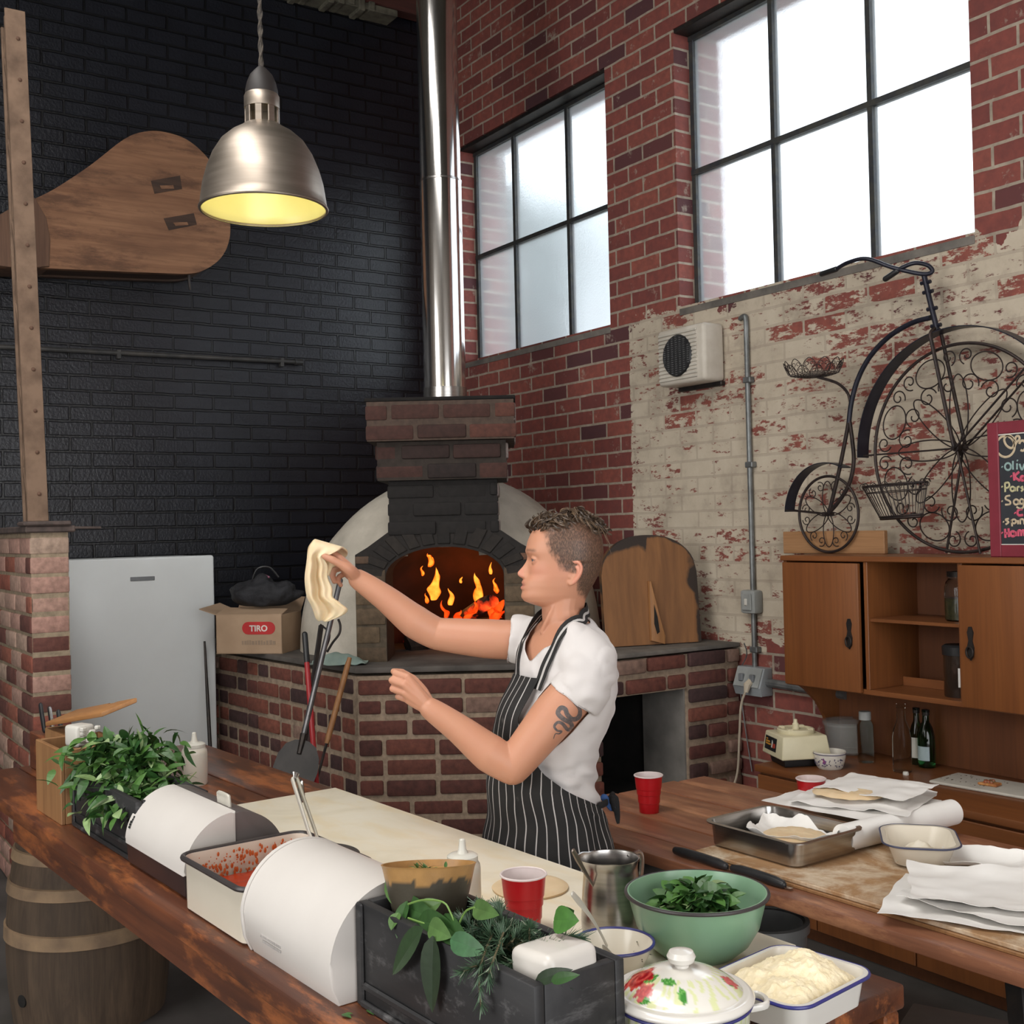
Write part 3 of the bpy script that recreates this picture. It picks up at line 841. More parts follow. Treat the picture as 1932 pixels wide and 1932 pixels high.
# fire
def emberlog(name):
    m, nt, b, out = nodes(name)
    oc = objco(nt)
    n = noise_(nt, oc, 11, 6, .6)
    L(nt, ramp(nt, n, [(.4, (.012, .010, .009)), (.6, (.05, .03, .02))]), b.inputs['Base Color'])
    b.inputs['Roughness'].default_value = .9
    e = ramp(nt, noise_(nt, oc, 9, 4, .5), [(.55, (0, 0, 0)), (.66, (1.0, .05, .005)), (.8, (1.0, .22, .03))])
    L(nt, e, b.inputs['Emission Color']); b.inputs['Emission Strength'].default_value = 1.0
    bump(nt, b, noise_(nt, oc, 40, 5), .6, .01)
    return m
M_EMBER = emberlog('burning_log')
fwd = Vector((-.8335, .552, 0)); rgt = Vector((.552, .8335, 0))
def ovw(x, y, z): return OV + rgt * x + fwd * y + Vector((0, 0, z))
for k, (x, y, z, ang, tilt, ln, r, lab) in enumerate([
        (-.06, .62, .075, .5, .15, .42, .055, 'glowing log lying at the left of the oven fire'), (.16, .58, .07, -.7, .2, .40, .05, 'glowing log angled across the right of the oven fire'),
        (.27, .80, .09, .2, .1, .42, .06, 'charred log lying at the back right of the oven'), (.02, .85, .08, -.2, .1, .5, .06, 'charred log lying across the back of the oven fire'),
        (.12, .62, .20, -1.0, .35, .40, .045, 'half-burnt log leaning on top of the oven fire')]):
    t = thing('burning_log', lab, 'log', ovw(x, y, HZ + z), OA + ang, 'logs burning in the oven')
    bm = BM(); d = Vector((math.cos(tilt), 0, math.sin(tilt))) * ln / 2
    pts = [d * -1, d * -.5, d * .1, d * .6, d]
    pts = [p + Vector((0, rb.uniform(-.008, .008), 0)) for p in pts]
    tube(bm, pts, [r * .9, r * 1.05, r, r * 1.05, r * .85], 10)
    for v in bm.verts: v.co += Vector(noise.noise_vector(v.co * 14 + Vector((k, 0, 0)))) * .012
    obj('charred_bark', bm, M_EMBER, t)
def flame_mat():
    m = bpy.data.materials.new('flame'); m.use_nodes = True; nt = m.node_tree; nt.nodes.clear()
    tc = nt.nodes.new('ShaderNodeTexCoord'); sp = nt.nodes.new('ShaderNodeSeparateXYZ'); L(nt, tc.outputs['Generated'], sp.inputs[0])
    n = noise_(nt, tc.outputs['Object'], 22, 4)
    lw = N(nt, 'ShaderNodeLayerWeight', i_Blend=.45)
    core = math_(nt, 'SUBTRACT', 1.0, lw.outputs['Facing'])
    h = math_(nt, 'ADD', math_(nt, 'MULTIPLY', core, .75), math_(nt, 'MULTIPLY', math_(nt, 'SUBTRACT', n, .5), .9))
    col = ramp(nt, h, [(.15, (.8, .03, .002)), (.45, (1.0, .14, .006)), (.9, (1.0, .45, .05))])
    e = N(nt, 'ShaderNodeEmission', i_Strength=1.7); L(nt, col, e.inputs[0])
    tr = nt.nodes.new('ShaderNodeBsdfTransparent'); mx = nt.nodes.new('ShaderNodeMixShader')
    L(nt, ramp(nt, h, [(.12, 0.0), (.45, 1.0)]), mx.inputs[0]); L(nt, tr.outputs[0], mx.inputs[1]); L(nt, e.outputs[0], mx.inputs[2])
    o = nt.nodes.new('ShaderNodeOutputMaterial'); L(nt, mx.outputs[0], o.inputs[0]); return m
M_FLAME = flame_mat()
fire = thing('fire', 'orange flames flickering over the logs inside the brick oven', 'fire', ovw(0.05, .68, HZ + .1), OA)
M_GLOW = M_FLAME.copy(); M_GLOW.name = 'red_flame'
for _n in M_GLOW.node_tree.nodes:
    if _n.bl_idname == 'ShaderNodeEmission': _n.inputs[1].default_value = 1.1
    if _n.bl_idname == 'ShaderNodeValToRGB' and len(_n.color_ramp.elements) == 3:
        for _e, _c in zip(_n.color_ramp.elements, ((.5, .012, .001, 1), (1.0, .05, .004, 1), (1.0, .16, .015, 1))): _e.color = _c
def flame(px, py0, py1, wpx, d, seed):
    a = local(fire, W(px, py1, d)); b = local(fire, W(px, py0, d)); rs = random.Random(seed)
    n = 26; pts = []; rr = []
    w = wpx / F * d * .85
    for i in range(n):
        q = i / (n - 1)
        pts.append(a.lerp(b, q) + Vector((math.sin(q * 5 + seed) * w * .35 * q, math.cos(q * 4 + seed) * w * .2, 0)))
        rr.append(w * .5 * (math.sin(min(1, q * 1.6 + .25) * math.pi * .62) * (1 - q ** 1.5)) + .0008)
    bm = BM(); tube(bm, pts, rr, 18, flat=.55)
    for v in bm.verts: v.co += Vector(noise.noise_vector(v.co * 20 + Vector((seed * 3.1, 0, 0)))) * w * .30
    obj('flame', bm, M_GLOW if py1 > 1165 else M_FLAME, fire)
for q in [(820, 1070, 1132, 30, 6.15), (812, 1040, 1064, 26, 6.2), (796, 1066, 1084, 14, 6.2), (901, 1080, 1132, 24, 6.15), (936, 1092, 1118, 22, 6.2), (850, 1108, 1140, 16, 6.1),
          (870, 1088, 1100, 8, 6.2), (840, 1135, 1172, 26, 6.05), (888, 1138, 1172, 44, 6.05), (938, 1136, 1170, 44, 6.05), (926, 1060, 1084, 8, 6.25), (806, 1120, 1138, 14, 6.1), (866, 1150, 1174, 22, 6.05)]:
    flame(*q, seed=q[0] % 17)
lp = bpy.data.lights.new('fire_glow', 'POINT'); lp.energy = 2.2; lp.color = (1, .34, .08); lp.shadow_soft_size = .12
lo = bpy.data.objects.new('fire_glow', lp); lo.location = ovw(.06, .68, HZ + .28); COL.objects.link(lo)
# ------------------------------------------------------------------ along the black wall
# giant forge bellows
bel = thing('forge_bellows', 'huge teardrop-shaped wooden bellows with two slots hung on the black wall', 'bellows', on_x(250, 390, XW))
XB1, XB0 = .30, .06
def bw(px, py, h=XB1): 
    q = on_x(px, py, XW + h) - bel.location; return (q.y, q.z)
outl = [(-12, 420), (45, 385), (100, 358), (170, 312), (235, 262), (275, 248), (310, 249), (350, 262), (385, 290), (408, 325), (424, 370), (434, 420), (432, 455), (418, 485), (392, 506), (360, 516), (300, 515), (200, 511), (90, 506), (45, 502), (-12, 498)]
pl = [bw(*p) for p in outl]
pl = [(v.x, v.y) for v in spline([Vector((a, b, 0)) for a, b in pl], 90, closed=True)]
M_BEL = wood('old_bellows_wood', (.29, .150, .082), (.19, .092, .050), axis=1, scale=.7, rough=.75, dark=(.085, .040, .024), wear=(.10, .05, .03), spec=.3)
M_BELD = wood('dark_bellows_side', (.075, .038, .022), (.03, .017, .012), axis=1, rough=.8)
slots = []
for c in ((285, 338, 340, 345), (311, 410, 366, 402)):
    pass
bm = BM(); prism(bm, pl, XB1 - .045, XB1, lambda a, b, h: (h, a, b), bev=.012)
obj('front_board', bm, M_BEL, bel)
cx = sum(p[0] for p in pl) / len(pl); cz = sum(p[1] for p in pl) / len(pl)
bm = BM(); prism(bm, [(cx + (a - cx) * .985, cz + (b - cz) * .97) for a, b in pl], .07, XB1 - .045, lambda a, b, h: (h, a, b)); obj('leather_body', bm, M_BELD, bel)
bm = BM(); prism(bm, [(a, b) for a, b in pl], .025, .07, lambda a, b, h: (h, a, b), bev=.01); obj('back_board', bm, M_BELD, bel)
for sl in (((284, 341), (340, 331), (344, 357), (291, 366)), ((308, 412), (366, 402), (372, 424), (318, 435))):
    q = [bw(*p) for p in sl]
    bm = BM()
    m_ = (sum(a for a, b in q) / 4, sum(b for a, b in q) / 4)
    prism(bm, [(m_[0] + (a - m_[0]) * .98, m_[1] + (b - m_[1]) * .98) for a, b in q], XB1 - .01, XB1 + .002, lambda a, b, h: (h, a, b)); obj('valve_recess', bm, M_BELD, bel)
    bm = BM(); prism(bm, [(m_[0] + (a - m_[0]) * .45, m_[1] - .014 + (b - m_[1]) * .25) for a, b in q], XB1, XB1 + .005, lambda a, b, h: (h, a, b)); obj('valve_flap', bm, M_BEL, bel)
q = [bw(*p, XB1 + .008) for p in ((-14, 412), (45, 378), (66, 372), (88, 410), (96, 452), (94, 504), (45, 506), (-14, 502))]
bm = BM(); prism(bm, q, XB1 - .25, XB1 + .006, lambda a, b, h: (h, a, b), bev=.008); obj('nozzle_band', bm, wood('band_wood', (.16, .085, .05), (.09, .045, .028), axis=2, rough=.8), bel)
bm = BM()
a, b = bw(362, 516); tube(bm, [(XB1 - .06, a, b + .01), (XB1 - .06, a + .004, b - .05), (XB1 - .07, a + .012, b - .085)], .008, 6)
a, b = bw(272, 247); tube(bm, [(XB1 - .12, a, b - .01), (XB1 - .12, a - .01, b + .02)], .006, 6)
obj('hanging_bolt', bm, M_STEELDK, bel)

# fridge
fx = -6.31
fa = on_x(117, 1055, fx); fb = on_x(404, 1048, fx)
fr_ = thing('refrigerator', 'plain white refrigerator with a small grey slot, standing against the black wall', 'refrigerator', (fx, (fa.y + fb.y) / 2, 0))
hw = (fb.y - fa.y) / 2; H = 1.515
M_FRIDGE = pmat('fridge_enamel', (.76, .79, .79), (.71, .735, .735), rough=.35, scale=2)
bm = BM(); box(bm, (-.60, -hw, .04), (-.065, hw, H - .005), .015, 2); obj('cabinet_body', bm, M_FRIDGE, fr_)
bm = BM(); box(bm, (-.06, -hw, .10), (0, hw, H), .014, 3); obj('door', bm, M_FRIDGE, fr_)
bm = BM(); box(bm, (-.002, -.058, H - .125), (.004, .072, H - .103), .002); obj('slot', bm, pmat('slot_grey', (.22, .23, .24), rough=.4), fr_)
bm = BM(); box(bm, (-.066, -hw + .005, .1), (-.058, hw - .005, H - .01)); obj('door_seal', bm, M_PLGREY, fr_)
for s in (-1, 1):
    bm = BM(); box(bm, (-.08, s * (hw - .06) - .025, 0), (-.03, s * (hw - .06) + .025, .045), .006); obj('foot', bm, M_BLACK, fr_)
# a dark rod leaning on the fridge front
p = on_x(386, 1210, fx + .03); q = on_x(398, 1440, fx + .22)
bm = BM(); tube(bm, [p, p.lerp(q, .5), q + (q - p) * .62], [.006, .010, .013], 8)
ctag(obj('metal_rod', bm, M_STEELDK), 'slim dark metal rod leaning against the right edge of the fridge', 'rod')

# cardboard carton with flaps
ctn = W(490, 1215, 6.25)
cr_ = thing('cardboard_box', 'open brown cardboard carton with red oval logos on the brick ledge', 'box', (ctn.x, ctn.y, HZ + .012), R(46))
bw2, bd2, bh = .185, .14, .205
bm = BM()
box(bm, (-bw2, -bd2, 0), (bw2, bd2, .004))
for lo, hi in (((-bw2, -bd2, 0), (bw2, -bd2 + .005, bh)), ((-bw2, bd2 - .005, 0), (bw2, bd2, bh)), ((-bw2, -bd2, 0), (-bw2 + .005, bd2, bh)), ((bw2 - .005, -bd2, 0), (bw2, bd2, bh))): box(bm, lo, hi, .001)
obj('carton', bm, M_CARD, cr_)
for nm, pts in (('flap', [(-bw2, -bd2, bh), (bw2, -bd2, bh), (bw2 - .01, -bd2 + .11, bh + .02), (-bw2 + .01, -bd2 + .11, bh + .03)]),
                ('flap', [(-bw2, bd2, bh), (-bw2, -bd2, bh), (-bw2 - .10, -bd2 + .01, bh + .03), (-bw2 - .10, bd2 - .01, bh + .045)]),
                ('flap', [(-bw2, bd2, bh), (bw2, bd2, bh), (bw2, bd2 + .07, bh + .07), (-bw2, bd2 + .07, bh + .08)])):
    bm = BM(); vs = [bm.verts.new(p) for p in pts]; bm.faces.new(vs); thicken(bm, .004); obj(nm, bm, M_CARD, cr_)
M_RED = pmat('red_print', (.50, .022, .022), rough=.6); M_WHITEP = pmat('white_print', (.72, .66, .60), rough=.7)
def pill(w, h, n=10):
    return [(w - h + h * math.cos(t), h * math.sin(t)) for t in np.linspace(-1.57, 1.57, n)] + [(-(w - h) + h * math.cos(t), h * math.sin(t)) for t in np.linspace(1.57, 4.71, n)]
bm = BM(); prism(bm, [(a + .055, b + .135) for a, b in pill(.092, .033)], 0, .002, lambda a, b, h: (a, -bd2 - h, b)); obj('logo_oval', bm, M_RED, cr_)
bm = text_bm('TIRO', .044, .002, lambda x, y, h: (x + .055, -bd2 - .003 - h, y + .119), bold=.0012, align='CENTER'); obj('logo_text', bm, M_WHITEP, cr_)
bm = BM(); prism(bm, [(a + .0, b + .135) for a, b in pill(.078, .033)], 0, .002, lambda a, b, h: (-bw2 - h, -a, b)); obj('logo_oval', bm, M_RED, cr_)
bm = text_bm('TIRO', .036, .002, lambda x, y, h: (-bw2 - .003 - h, -x, y + .122), bold=.001, align='CENTER'); obj('logo_text', bm, M_WHITEP, cr_)
bm = BM(); rr = random.Random(3); x = -.04
while x < .15:
    w = rr.uniform(.007, .016); box(bm, (x, -bd2 - .0015, .048), (x + w, -bd2, .048 + rr.uniform(.016, .024))); x += w + rr.uniform(.003, .007)
obj('faded_print', bm, pmat('faded_print', (.30, .215, .15), rough=.8), cr_)
# blue-black tape at the left of the carton
# black cloth bag on the carton
bg = thing('black_bag', 'crumpled black cloth bag with a pink tag on the cardboard carton', 'bag', cr_.location + Vector((.02, .05, bh + .037)), R(50))
bm = BM()
def bagp(u, v):
    th = u * 2 * math.pi; ph = (v - .5) * math.pi
    p = Vector((.185 * math.cos(th) * math.cos(ph), .12 * math.sin(th) * math.cos(ph), .075 + .085 * math.sin(ph) * (1.1 if math.cos(th) < .2 else .8)))
    k = 1 + .32 * noise.noise(p * 9) + .15 * noise.noise(p * 24)
    q = Vector((p.x * k, p.y * k, max(0, p.z * k - .012))); return q
grid(bm, 48, 26, bagp, closed_u=True)
bmesh.ops.remove_doubles(bm, verts=bm.verts[:], dist=.0005)
obj('bag_body', bm, pmat('black_cloth', (.010, .010, .012), (.02, .02, .024), rough=.75, scale=30, bmp=.5, bscale=40, bdist=.01), bg, sharp=80)
bm = BM(); box(bm, (-.03, -.03, .155), (.01, .0, .165), .003, rot=Matrix.Rotation(.5, 3, 'Y')); obj('pink_tag', bm, pmat('pink', (.55, .2, .3), rough=.6), bg)
bm = BM(); tube(bm, spline([(-.09, 0, .14), (-.06, .0, .20), (.0, .02, .205), (.05, .02, .15)], 14), .006, 6); obj('strap', bm, M_BLACK, bg)

# ------------------------------------------------------------------ tools leaning on the oven plinth
def lean(px0, py0, d0, px1, py1, d1): return W(px0, py0, d0), W(px1, py1, d1)
M_REDP = pmat('red_handle', (.36, .018, .022), rough=.4); M_WOODH = wood('tool_handle_wood', (.36, .17, .06), (.25, .11, .04), axis=2, rough=.5)
def tool(name, label, cat, top, bot):
    t = thing(name, label, cat, bot); return t, top - bot
# red broom
tp, bt = lean(575, 1197, 5.36, 597, 1480, 5.02)
bt2 = tp + (bt - tp) * (tp.z - .02) / (tp.z - bt.z)
t, d = tool('oven_brush', 'long red-handled oven brush leaning against the brick plinth', 'brush', tp, bt2)
bm = BM(); tube(bm, [d * .10, d * .90], .0125, 10); obj('handle', bm, M_REDP, t)
bm = BM(); tube(bm, [d * .895, d * 1.0], .0135, 10, round_cap=True); obj('grip_cap', bm, M_BLACK, t)
bm = BM(); box(bm, (-.10, -.025, .06), (.10, .025, .12), .01, 2); obj('brush_head', bm, M_WOODH, t)
bm = BM()
for k in range(60): x = -.095 + (k % 20) * .01; y = -.018 + (k // 20) * .018; tube(bm, [(x, y, .062), (x * 1.08, y * 1.2, .0)], .003, 4)
obj('bristles', bm, M_BLACK, t)
# turning peel, blade down
tp, bt = lean(642, 1095, 5.37, 553, 1470, 4.88)
t, d = tool('turning_peel', 'steel turning peel with round dark blade, standing blade down by the plinth', 'peel', tp, bt)
dn = d.normalized(); side = dn.cross(Vector((.8335, -.552, .0))).normalized(); nrm = side.cross(dn).normalized()
bm = BM(); tube(bm, [d * .16, d * .6, d], .0125, 10, round_cap=True); obj('handle', bm, pmat('peel_handle_steel', (.16, .155, .16), (.10, .10, .105), rough=.4, metal=.7), t)
bm = BM()
bl = [(.0, .205), (.03, .20), (.065, .175), (.088, .12), (.095, .05), (.085, -.02), (.06, -.05), (-.06, -.05), (-.085, -.02), (-.095, .05), (-.088, .12), (-.065, .175), (-.03, .20)]
prism(bm, bl, -.002, .002, lambda a, b, h: side * a + dn * b * .85 + nrm * h)
obj('blade', bm, pmat('dark_blade', (.045, .040, .038), (.030, .028, .027), rough=.55, metal=.4, scale=12), t)
bm = BM(); tube(bm, [dn * .11, dn * .2, d * .2], [.011, .016, .014], 8); obj('socket', bm, M_STEELDK, t)
# black steel bar
tp, bt = lean(606, 1180, 5.38, 560, 1500, 5.05)
t, d = tool('ash_rake', 'dark square steel ash rake standing behind the turning peel', 'rake', tp, tp + (bt - tp) * (tp.z - .03) / (tp.z - bt.z))
bm = BM(); tube(bm, [d * .02, d], .013, 4); obj('handle', bm, M_STEELDK, t)
bm = BM(); box(bm, (-.11, -.006, -.0), (.11, .006, .07), .003); obj('rake_blade', bm, M_STEELDK, t)
# hooked poker with wooden handle
tp, bt = lean(660, 1240, 5.30, 596, 1478, 5.10)
t, d = tool('fire_poker', 'thin poker with a light wooden handle leaning at the plinth corner', 'poker', tp, tp + (bt - tp) * (tp.z - .02) / (tp.z - bt.z))
bm = BM(); tube(bm, [d * .86, d * .87, d * .985, d * .998], [.011, .0135, .0135, .010], 12); obj('handle', bm, M_WOODH, t)
k_ = .118 / 1.0
bm = BM(); tube(bm, [Vector((0, 0, 0)), d * .6, d * .87], [.005, .006, .007], 8); obj('shaft', bm, M_STEELDK, t)
# make the wooden grip the length the photo shows
for ch in [c for c in bpy.data.objects if c.parent == t and c.name.startswith('handle')]:
    me = ch.data
    for v in me.vertices:
        q = Vector(v.co).dot(d) / d.length_squared
        v.co = Vector(v.co) - d * ((.998 - q) * 1.55)
# wire hook and green cloth on the ledge
bm = BM(); pts = [W(638, 1168, 5.46), W(642, 1180, 5.46), W(640, 1196, 5.45), W(628, 1212, 5.45), W(622, 1222, 5.45), W(617, 1230, 5.45)]
tube(bm, spline(pts, 24), .0055, 6); pts = [W(604, 1178, 5.46), W(620, 1192, 5.46), W(621, 1206, 5.46), W(614, 1224, 5.45)]; tube(bm, spline(pts, 20), .0045, 6)
ctag(obj('wire_hook', bm, M_STEELDK), 'bent black wire hook standing behind the peel on the oven ledge', 'hook')
gc = W(640, 1240, 5.52); gc.z = HZ + .012
bm = BM()
def clothp(u, v):
    x = (u - .5) * .26; y = (v - .5) * .13
    z = .004 + .05 * max(0, 1 - (2 * u - 1) ** 2) * max(0, 1 - (2 * v - 1) ** 2) + .018 * noise.noise(Vector((x * 22, y * 22, 1)))
    return (x, y, max(.003, z))
grid(bm, 30, 16, clothp); thicken(bm, .003)
ctag(obj('folded_cloth', bm, pmat('pale_green_cloth', (.30, .38, .33), (.22, .29, .26), rough=.9, scale=14), loc=gc, rz=OA), 'crumpled pale green cloth on the ledge left of the oven mouth', 'cloth')

# wooden oven door leaning on the wall
da, db = on_x(1142, 1216, -4.62), None
dl = W(1140, 1215, 5.45); dr = W(1320, 1206, 5.62)
dd = thing('scorched_board', 'rounded plywood oven board with scorched top edge leaning beside the dome', 'board', (0, 0, 0))
mid = (dl + dr) / 2; mid.z = LZ + .014
dd.location = mid; ang = math.atan2(dr.y - dl.y, dr.x - dl.x); dd.rotation_euler = (0, 0, ang)
hwid = (Vector((dr.x - dl.x, dr.y - dl.y, 0))).length / 2
def scorch():
    m, nt, b, out = nodes('scorched_plywood')
    vec = objco(nt, (24, 24, 2)); g = noise_(nt, vec, 1, 7, .6, .5)
    c = ramp(nt, g, [(.3, (.25, .110, .038)), (.7, (.16, .068, .024))])
    a = N(nt, 'ShaderNodeVertexColor', layer_name='Col')
    oc = objco(nt); nn = noise_(nt, oc, 9, 5)
    f = math_(nt, 'ADD', a.outputs[0], math_(nt, 'MULTIPLY', math_(nt, 'SUBTRACT', nn, .5), .9))
    c = mixc(nt, ramp(nt, f, [(.42, 0.0), (.62, .96)]), c, (.018, .013, .011))
    L(nt, c, b.inputs['Base Color']); b.inputs['Roughness'].default_value = .6
    bump(nt, b, g, .1); return m
M_SCORCH = scorch()
bm = BM()
HT_ = .52
def dshape(x):
    q = abs(x) / hwid
    return .34 + .18 * math.sqrt(max(0, 1 - q ** 2.2)) if q < .999 else .34
nn_ = 40
tl = .10
lyc = bm.loops.layers.float_color.new('Col')
def dv(i, j, h):
    x = -hwid + 2 * hwid * i / nn_; z = dshape(x) * j / 24
    return Vector((x, -.02 + h + z * tl, z))
for h in (0, .028):
    vs = [[bm.verts.new(dv(i, j, h)) for j in range(25)] for i in range(nn_ + 1)]
    for i in range(nn_):
        for j in range(24):
            f = bm.faces.new((vs[i][j], vs[i + 1][j], vs[i + 1][j + 1], vs[i][j + 1]))
            for l in f.loops:
                x, z = l.vert.co.x / hwid, l.vert.co.z / dshape(l.vert.co.x) * (.86 + .14 * (1 - abs(l.vert.co.x / hwid)))
                e = max(sstep(.72, .98, z) * (1 if x < -.05 else .35), sstep(.80, 1.0, x) * .75, sstep(.55, .95, x) * sstep(.30, .6, z) * .85 * (1 - abs(z - .6)), sstep(.975, 1.0, l.vert.co.z / dshape(l.vert.co.x)) * .8)
                l[lyc] = (e, e, e, 1)
    if h == 0: A = vs
    else: Bv = vs
n1 = nn_
ring = [(i, 0) for i in range(n1)] + [(n1, j) for j in range(24)] + [(i, 24) for i in range(n1, 0, -1)] + [(0, j) for j in range(24, 0, -1)]
for k in range(len(ring)):
    i, j = ring[k]; i2, j2 = ring[(k + 1) % len(ring)]
    f = bm.faces.new((A[i][j], A[i2][j2], Bv[i2][j2], Bv[i][j]))
    for l in f.loops: l[lyc] = (.6, .6, .6, 1)
obj('board_panel', bm, M_SCORCH, dd)
hx = -.005
bm = BM(); prism(bm, [(hx + .0, .30), (hx - .012, .30), (hx - .02, .02), (hx + .05, .0), (hx + .055, .04), (hx + .028, .14)], -.045, -.02, lambda a, b, h: (a, h + b * tl, b), bev=.004)
obj('handle', bm, M_WOODH, dd)
bm = BM(); prism(bm, [(hx + .004, .19), (hx - .002, .10), (hx + .01, .05), (hx + .024, .06), (hx + .018, .13)], -.0465, -.044, lambda a, b, h: (a, h + b * tl, b)); obj('handle_slot', bm, M_SOOT_SHADE, dd)  # black sliver painted in for the shaded slot

# ------------------------------------------------------------------ hanging lamp
lc = W(498, 395, 3.55)
la = thing('pendant_lamp', 'industrial brushed metal dome pendant lamp glowing inside, hung on a braided cord', 'lamp', lc)
s = 3.55 / F
r0 = 118 * s
prof = [(r0, -.003), (r0 + .004, .002), (r0, .008), (r0 * .985, .03), (r0 * .95, .075), (r0 * .885, .12), (r0 * .79, .165), (r0 * .66, .205), (r0 * .50, .232), (r0 * .36, .248), (r0 * .33, .252), (r0 * .30, .256)]
bm = BM(); inn = [(r - .004, z - .002) for r, z in prof[::-1]]
lathe(bm, prof, 64)
M_LAMP = pmat('brushed_lamp_metal', (.37, .315, .265), (.28, .24, .20), rough=.40, metal=.95, scale=3, stretch=(1, 1, 14), rough2=.46)
obj('lamp_shade', bm, M_LAMP, la)
bm = BM(); lathe(bm, [(max(.01, r - .004), z - .0015) for r, z in prof], 64)
M_LAMPIN = pmat('cream_lamp_lining', (.60, .56, .27), (.54, .50, .23), rough=.3, scale=4)
obj('shade_lining', bm, M_LAMPIN, la)
bm = BM(); tube(bm, [(r0 * math.cos(2 * math.pi * k / 64), r0 * math.sin(2 * math.pi * k / 64), 0) for k in range(64)], .0048, 8, closed=True); obj('rim_ring', bm, M_LAMP, la)
bm = BM()
for k in range(8):
    a = 2 * math.pi * k / 8 + .2
    vs = box(bm, (.046, -.011, .250), (.052, .011, .318), .002)
    m_ = Matrix.Rotation(a, 3, 'Z')
    for v in vs: v.co = m_ @ v.co
lathe(bm, [(.046, .310), (.0535, .308), (.0535, .345), (.05, .352), (.044, .352)], 40)
lathe(bm, [(.046, .262), (.056, .258), (.066, .250), (.058, .256)], 40)
obj('vent_collar', bm, M_LAMP, la)
bm = BM(); lathe(bm, [(.05, .35), (.049, .366), (.044, .388), (.034, .412), (.018, .43), (.012, .436), (.0, .437)], 36); obj('socket_cap', bm, pmat('dark_bakelite', (.022, .018, .017), (.016, .013, .012), rough=.55), la)
bm = BM(); zt = ZC - lc.z
tube(bm, [(0, 0, .43), (0, 0, zt)], .0055, 8)
for k in range(2):
    tube(bm, [(.0055 * math.cos(q * .9 + k * 3.14), .0055 * math.sin(q * .9 + k * 3.14), .43 + (zt - .43) * q / 150) for q in range(151)], .0035, 5)
obj('cord', bm, pmat('braided_cord', (.09, .075, .06), (.03, .026, .023), rough=.9, scale=90), la)
bm = BM(); lathe(bm, [(0, .06), (.022, .066), (.036, .085), (.041, .11), (.034, .145), (.02, .175), (.018, .235), (0, .236)], 28)
obj('bulb', bm, emit('lamp_bulb', (1.0, .90, .52), 3), la)
lp = bpy.data.lights.new('bulb_light', 'POINT'); lp.energy = 1.5; lp.color = (1, .88, .5); lp.shadow_soft_size = .05
lo = bpy.data.objects.new('bulb_light', lp); lo.parent = la; lo.location = (0, 0, .045); COL.objects.link(lo)
# ------------------------------------------------------------------ the front bench
BA = R(3.6); BO = Vector((-2.694, .716, 0)); BU = Vector((math.cos(BA), math.sin(BA), 0)); BV = Vector((-math.sin(BA), math.cos(BA), 0))
HB = .84
def bp(u, v, z=HB): return BO + BU * u + BV * v + Vector((0, 0, z))
def on_v(px, py, v):
    """where the line of sight meets an upright plane along the bench"""
    r = ray(px, py); o = bp(0, v, 0)
    return CAM + r * ((o - CAM).dot(BV) / r.dot(BV))
M_BENCH = wood('bench_redgum', (.16, .052, .022), (.075, .024, .013), axis=0, scale=.8, rough=.38, coat=.22, dark=(.026, .012, .009), wear=(.42, .135, .04), bmp=.3)
bn = thing('serving_bench', 'long dark red timber serving bench running across the foreground', 'bench', bp(0, 0, 0), BA)
for k, (v0, v1) in enumerate(((0, .168), (.172, .40), (.404, .62), (.624, .83))):
    bm = BM(); box(bm, (-1.62, v0, HB - .042), (1.455, v1, HB), .006, 2); obj('plank', bm, M_BENCH, bn)
bm = BM(); box(bm, (-1.05, .012, HB - .115), (1.45, .06, HB - .044), .004); box(bm, (-1.05, .78, HB - .115), (1.45, .82, HB - .044), .004); obj('apron_rail', bm, M_BENCH, bn)
for u, v in ((1.35, .70), (1.35, .12)):
    bm = BM(); box(bm, (u - .045, v - .045, 0), (u + .045, v + .045, HB - .045), .006); obj('leg', bm, M_BENCH, bn)
# marble pastry board
def marble():
    m, nt, b, out = nodes('floured_marble')
    oc = objco(nt)
    c = ramp(nt, noise_(nt, oc, 3.2, 7, .6, 1.2), [(.3, (.72, .65, .50)), (.5, (.82, .75, .60)), (.75, (.85, .80, .68))])
    c = mixc(nt, ramp(nt, noise_(nt, objco(nt, (1, 3, 1)), 4.0, 6), [(.5, 0.0), (.7, .6)]), c, (.78, .63, .38))
    L(nt, c, b.inputs['Base Color']); b.inputs['Roughness'].default_value = .45; return m
bm = BM(); box(bm, (-.485, .285, 0), (1.255, .795, .02), .004, 2)
ctag(obj('pastry_board', bm, marble(), loc=bp(0, 0, HB), rz=BA), 'large pale floured marble slab lying on the serving bench', 'board')
# barrel under the bench
bc = W(168, 1690, 4.02)
ba = thing('wine_barrel', 'old oak wine barrel with worn pale hoops standing under the bench', 'barrel', (bc.x, bc.y, 0))
def barrel_r(z): return .268 - .056 * ((z - .26) / .42) ** 2
M_OAK = wood('old_oak', (.115, .075, .045), (.055, .034, .02), axis=2, rough=.8, dark=(.03, .02, .013), bmp=.4)
bm = BM(); prof = [(0, .02)] + [(barrel_r(z) - .012, z + .02) for z in (0,)] + [(barrel_r(z), z) for z in np.linspace(0, .792, 24)] + [(barrel_r(.792) - .014, .792), (barrel_r(.792) - .016, .76), (0, .76)]
lathe(bm, prof, 48)
for v in bm.verts:
    a = math.atan2(v.co.y, v.co.x); q = abs((a * 20 / (2 * math.pi)) % 1 - .5)
    if q > .44: v.co.x *= .988; v.co.y *= .988
obj('staves', bm, M_OAK, ba)
M_HOOP = pmat('worn_hoop', (.30, .20, .115), (.18, .12, .075), rough=.75, scale=9, metal=.1, bmp=.3)
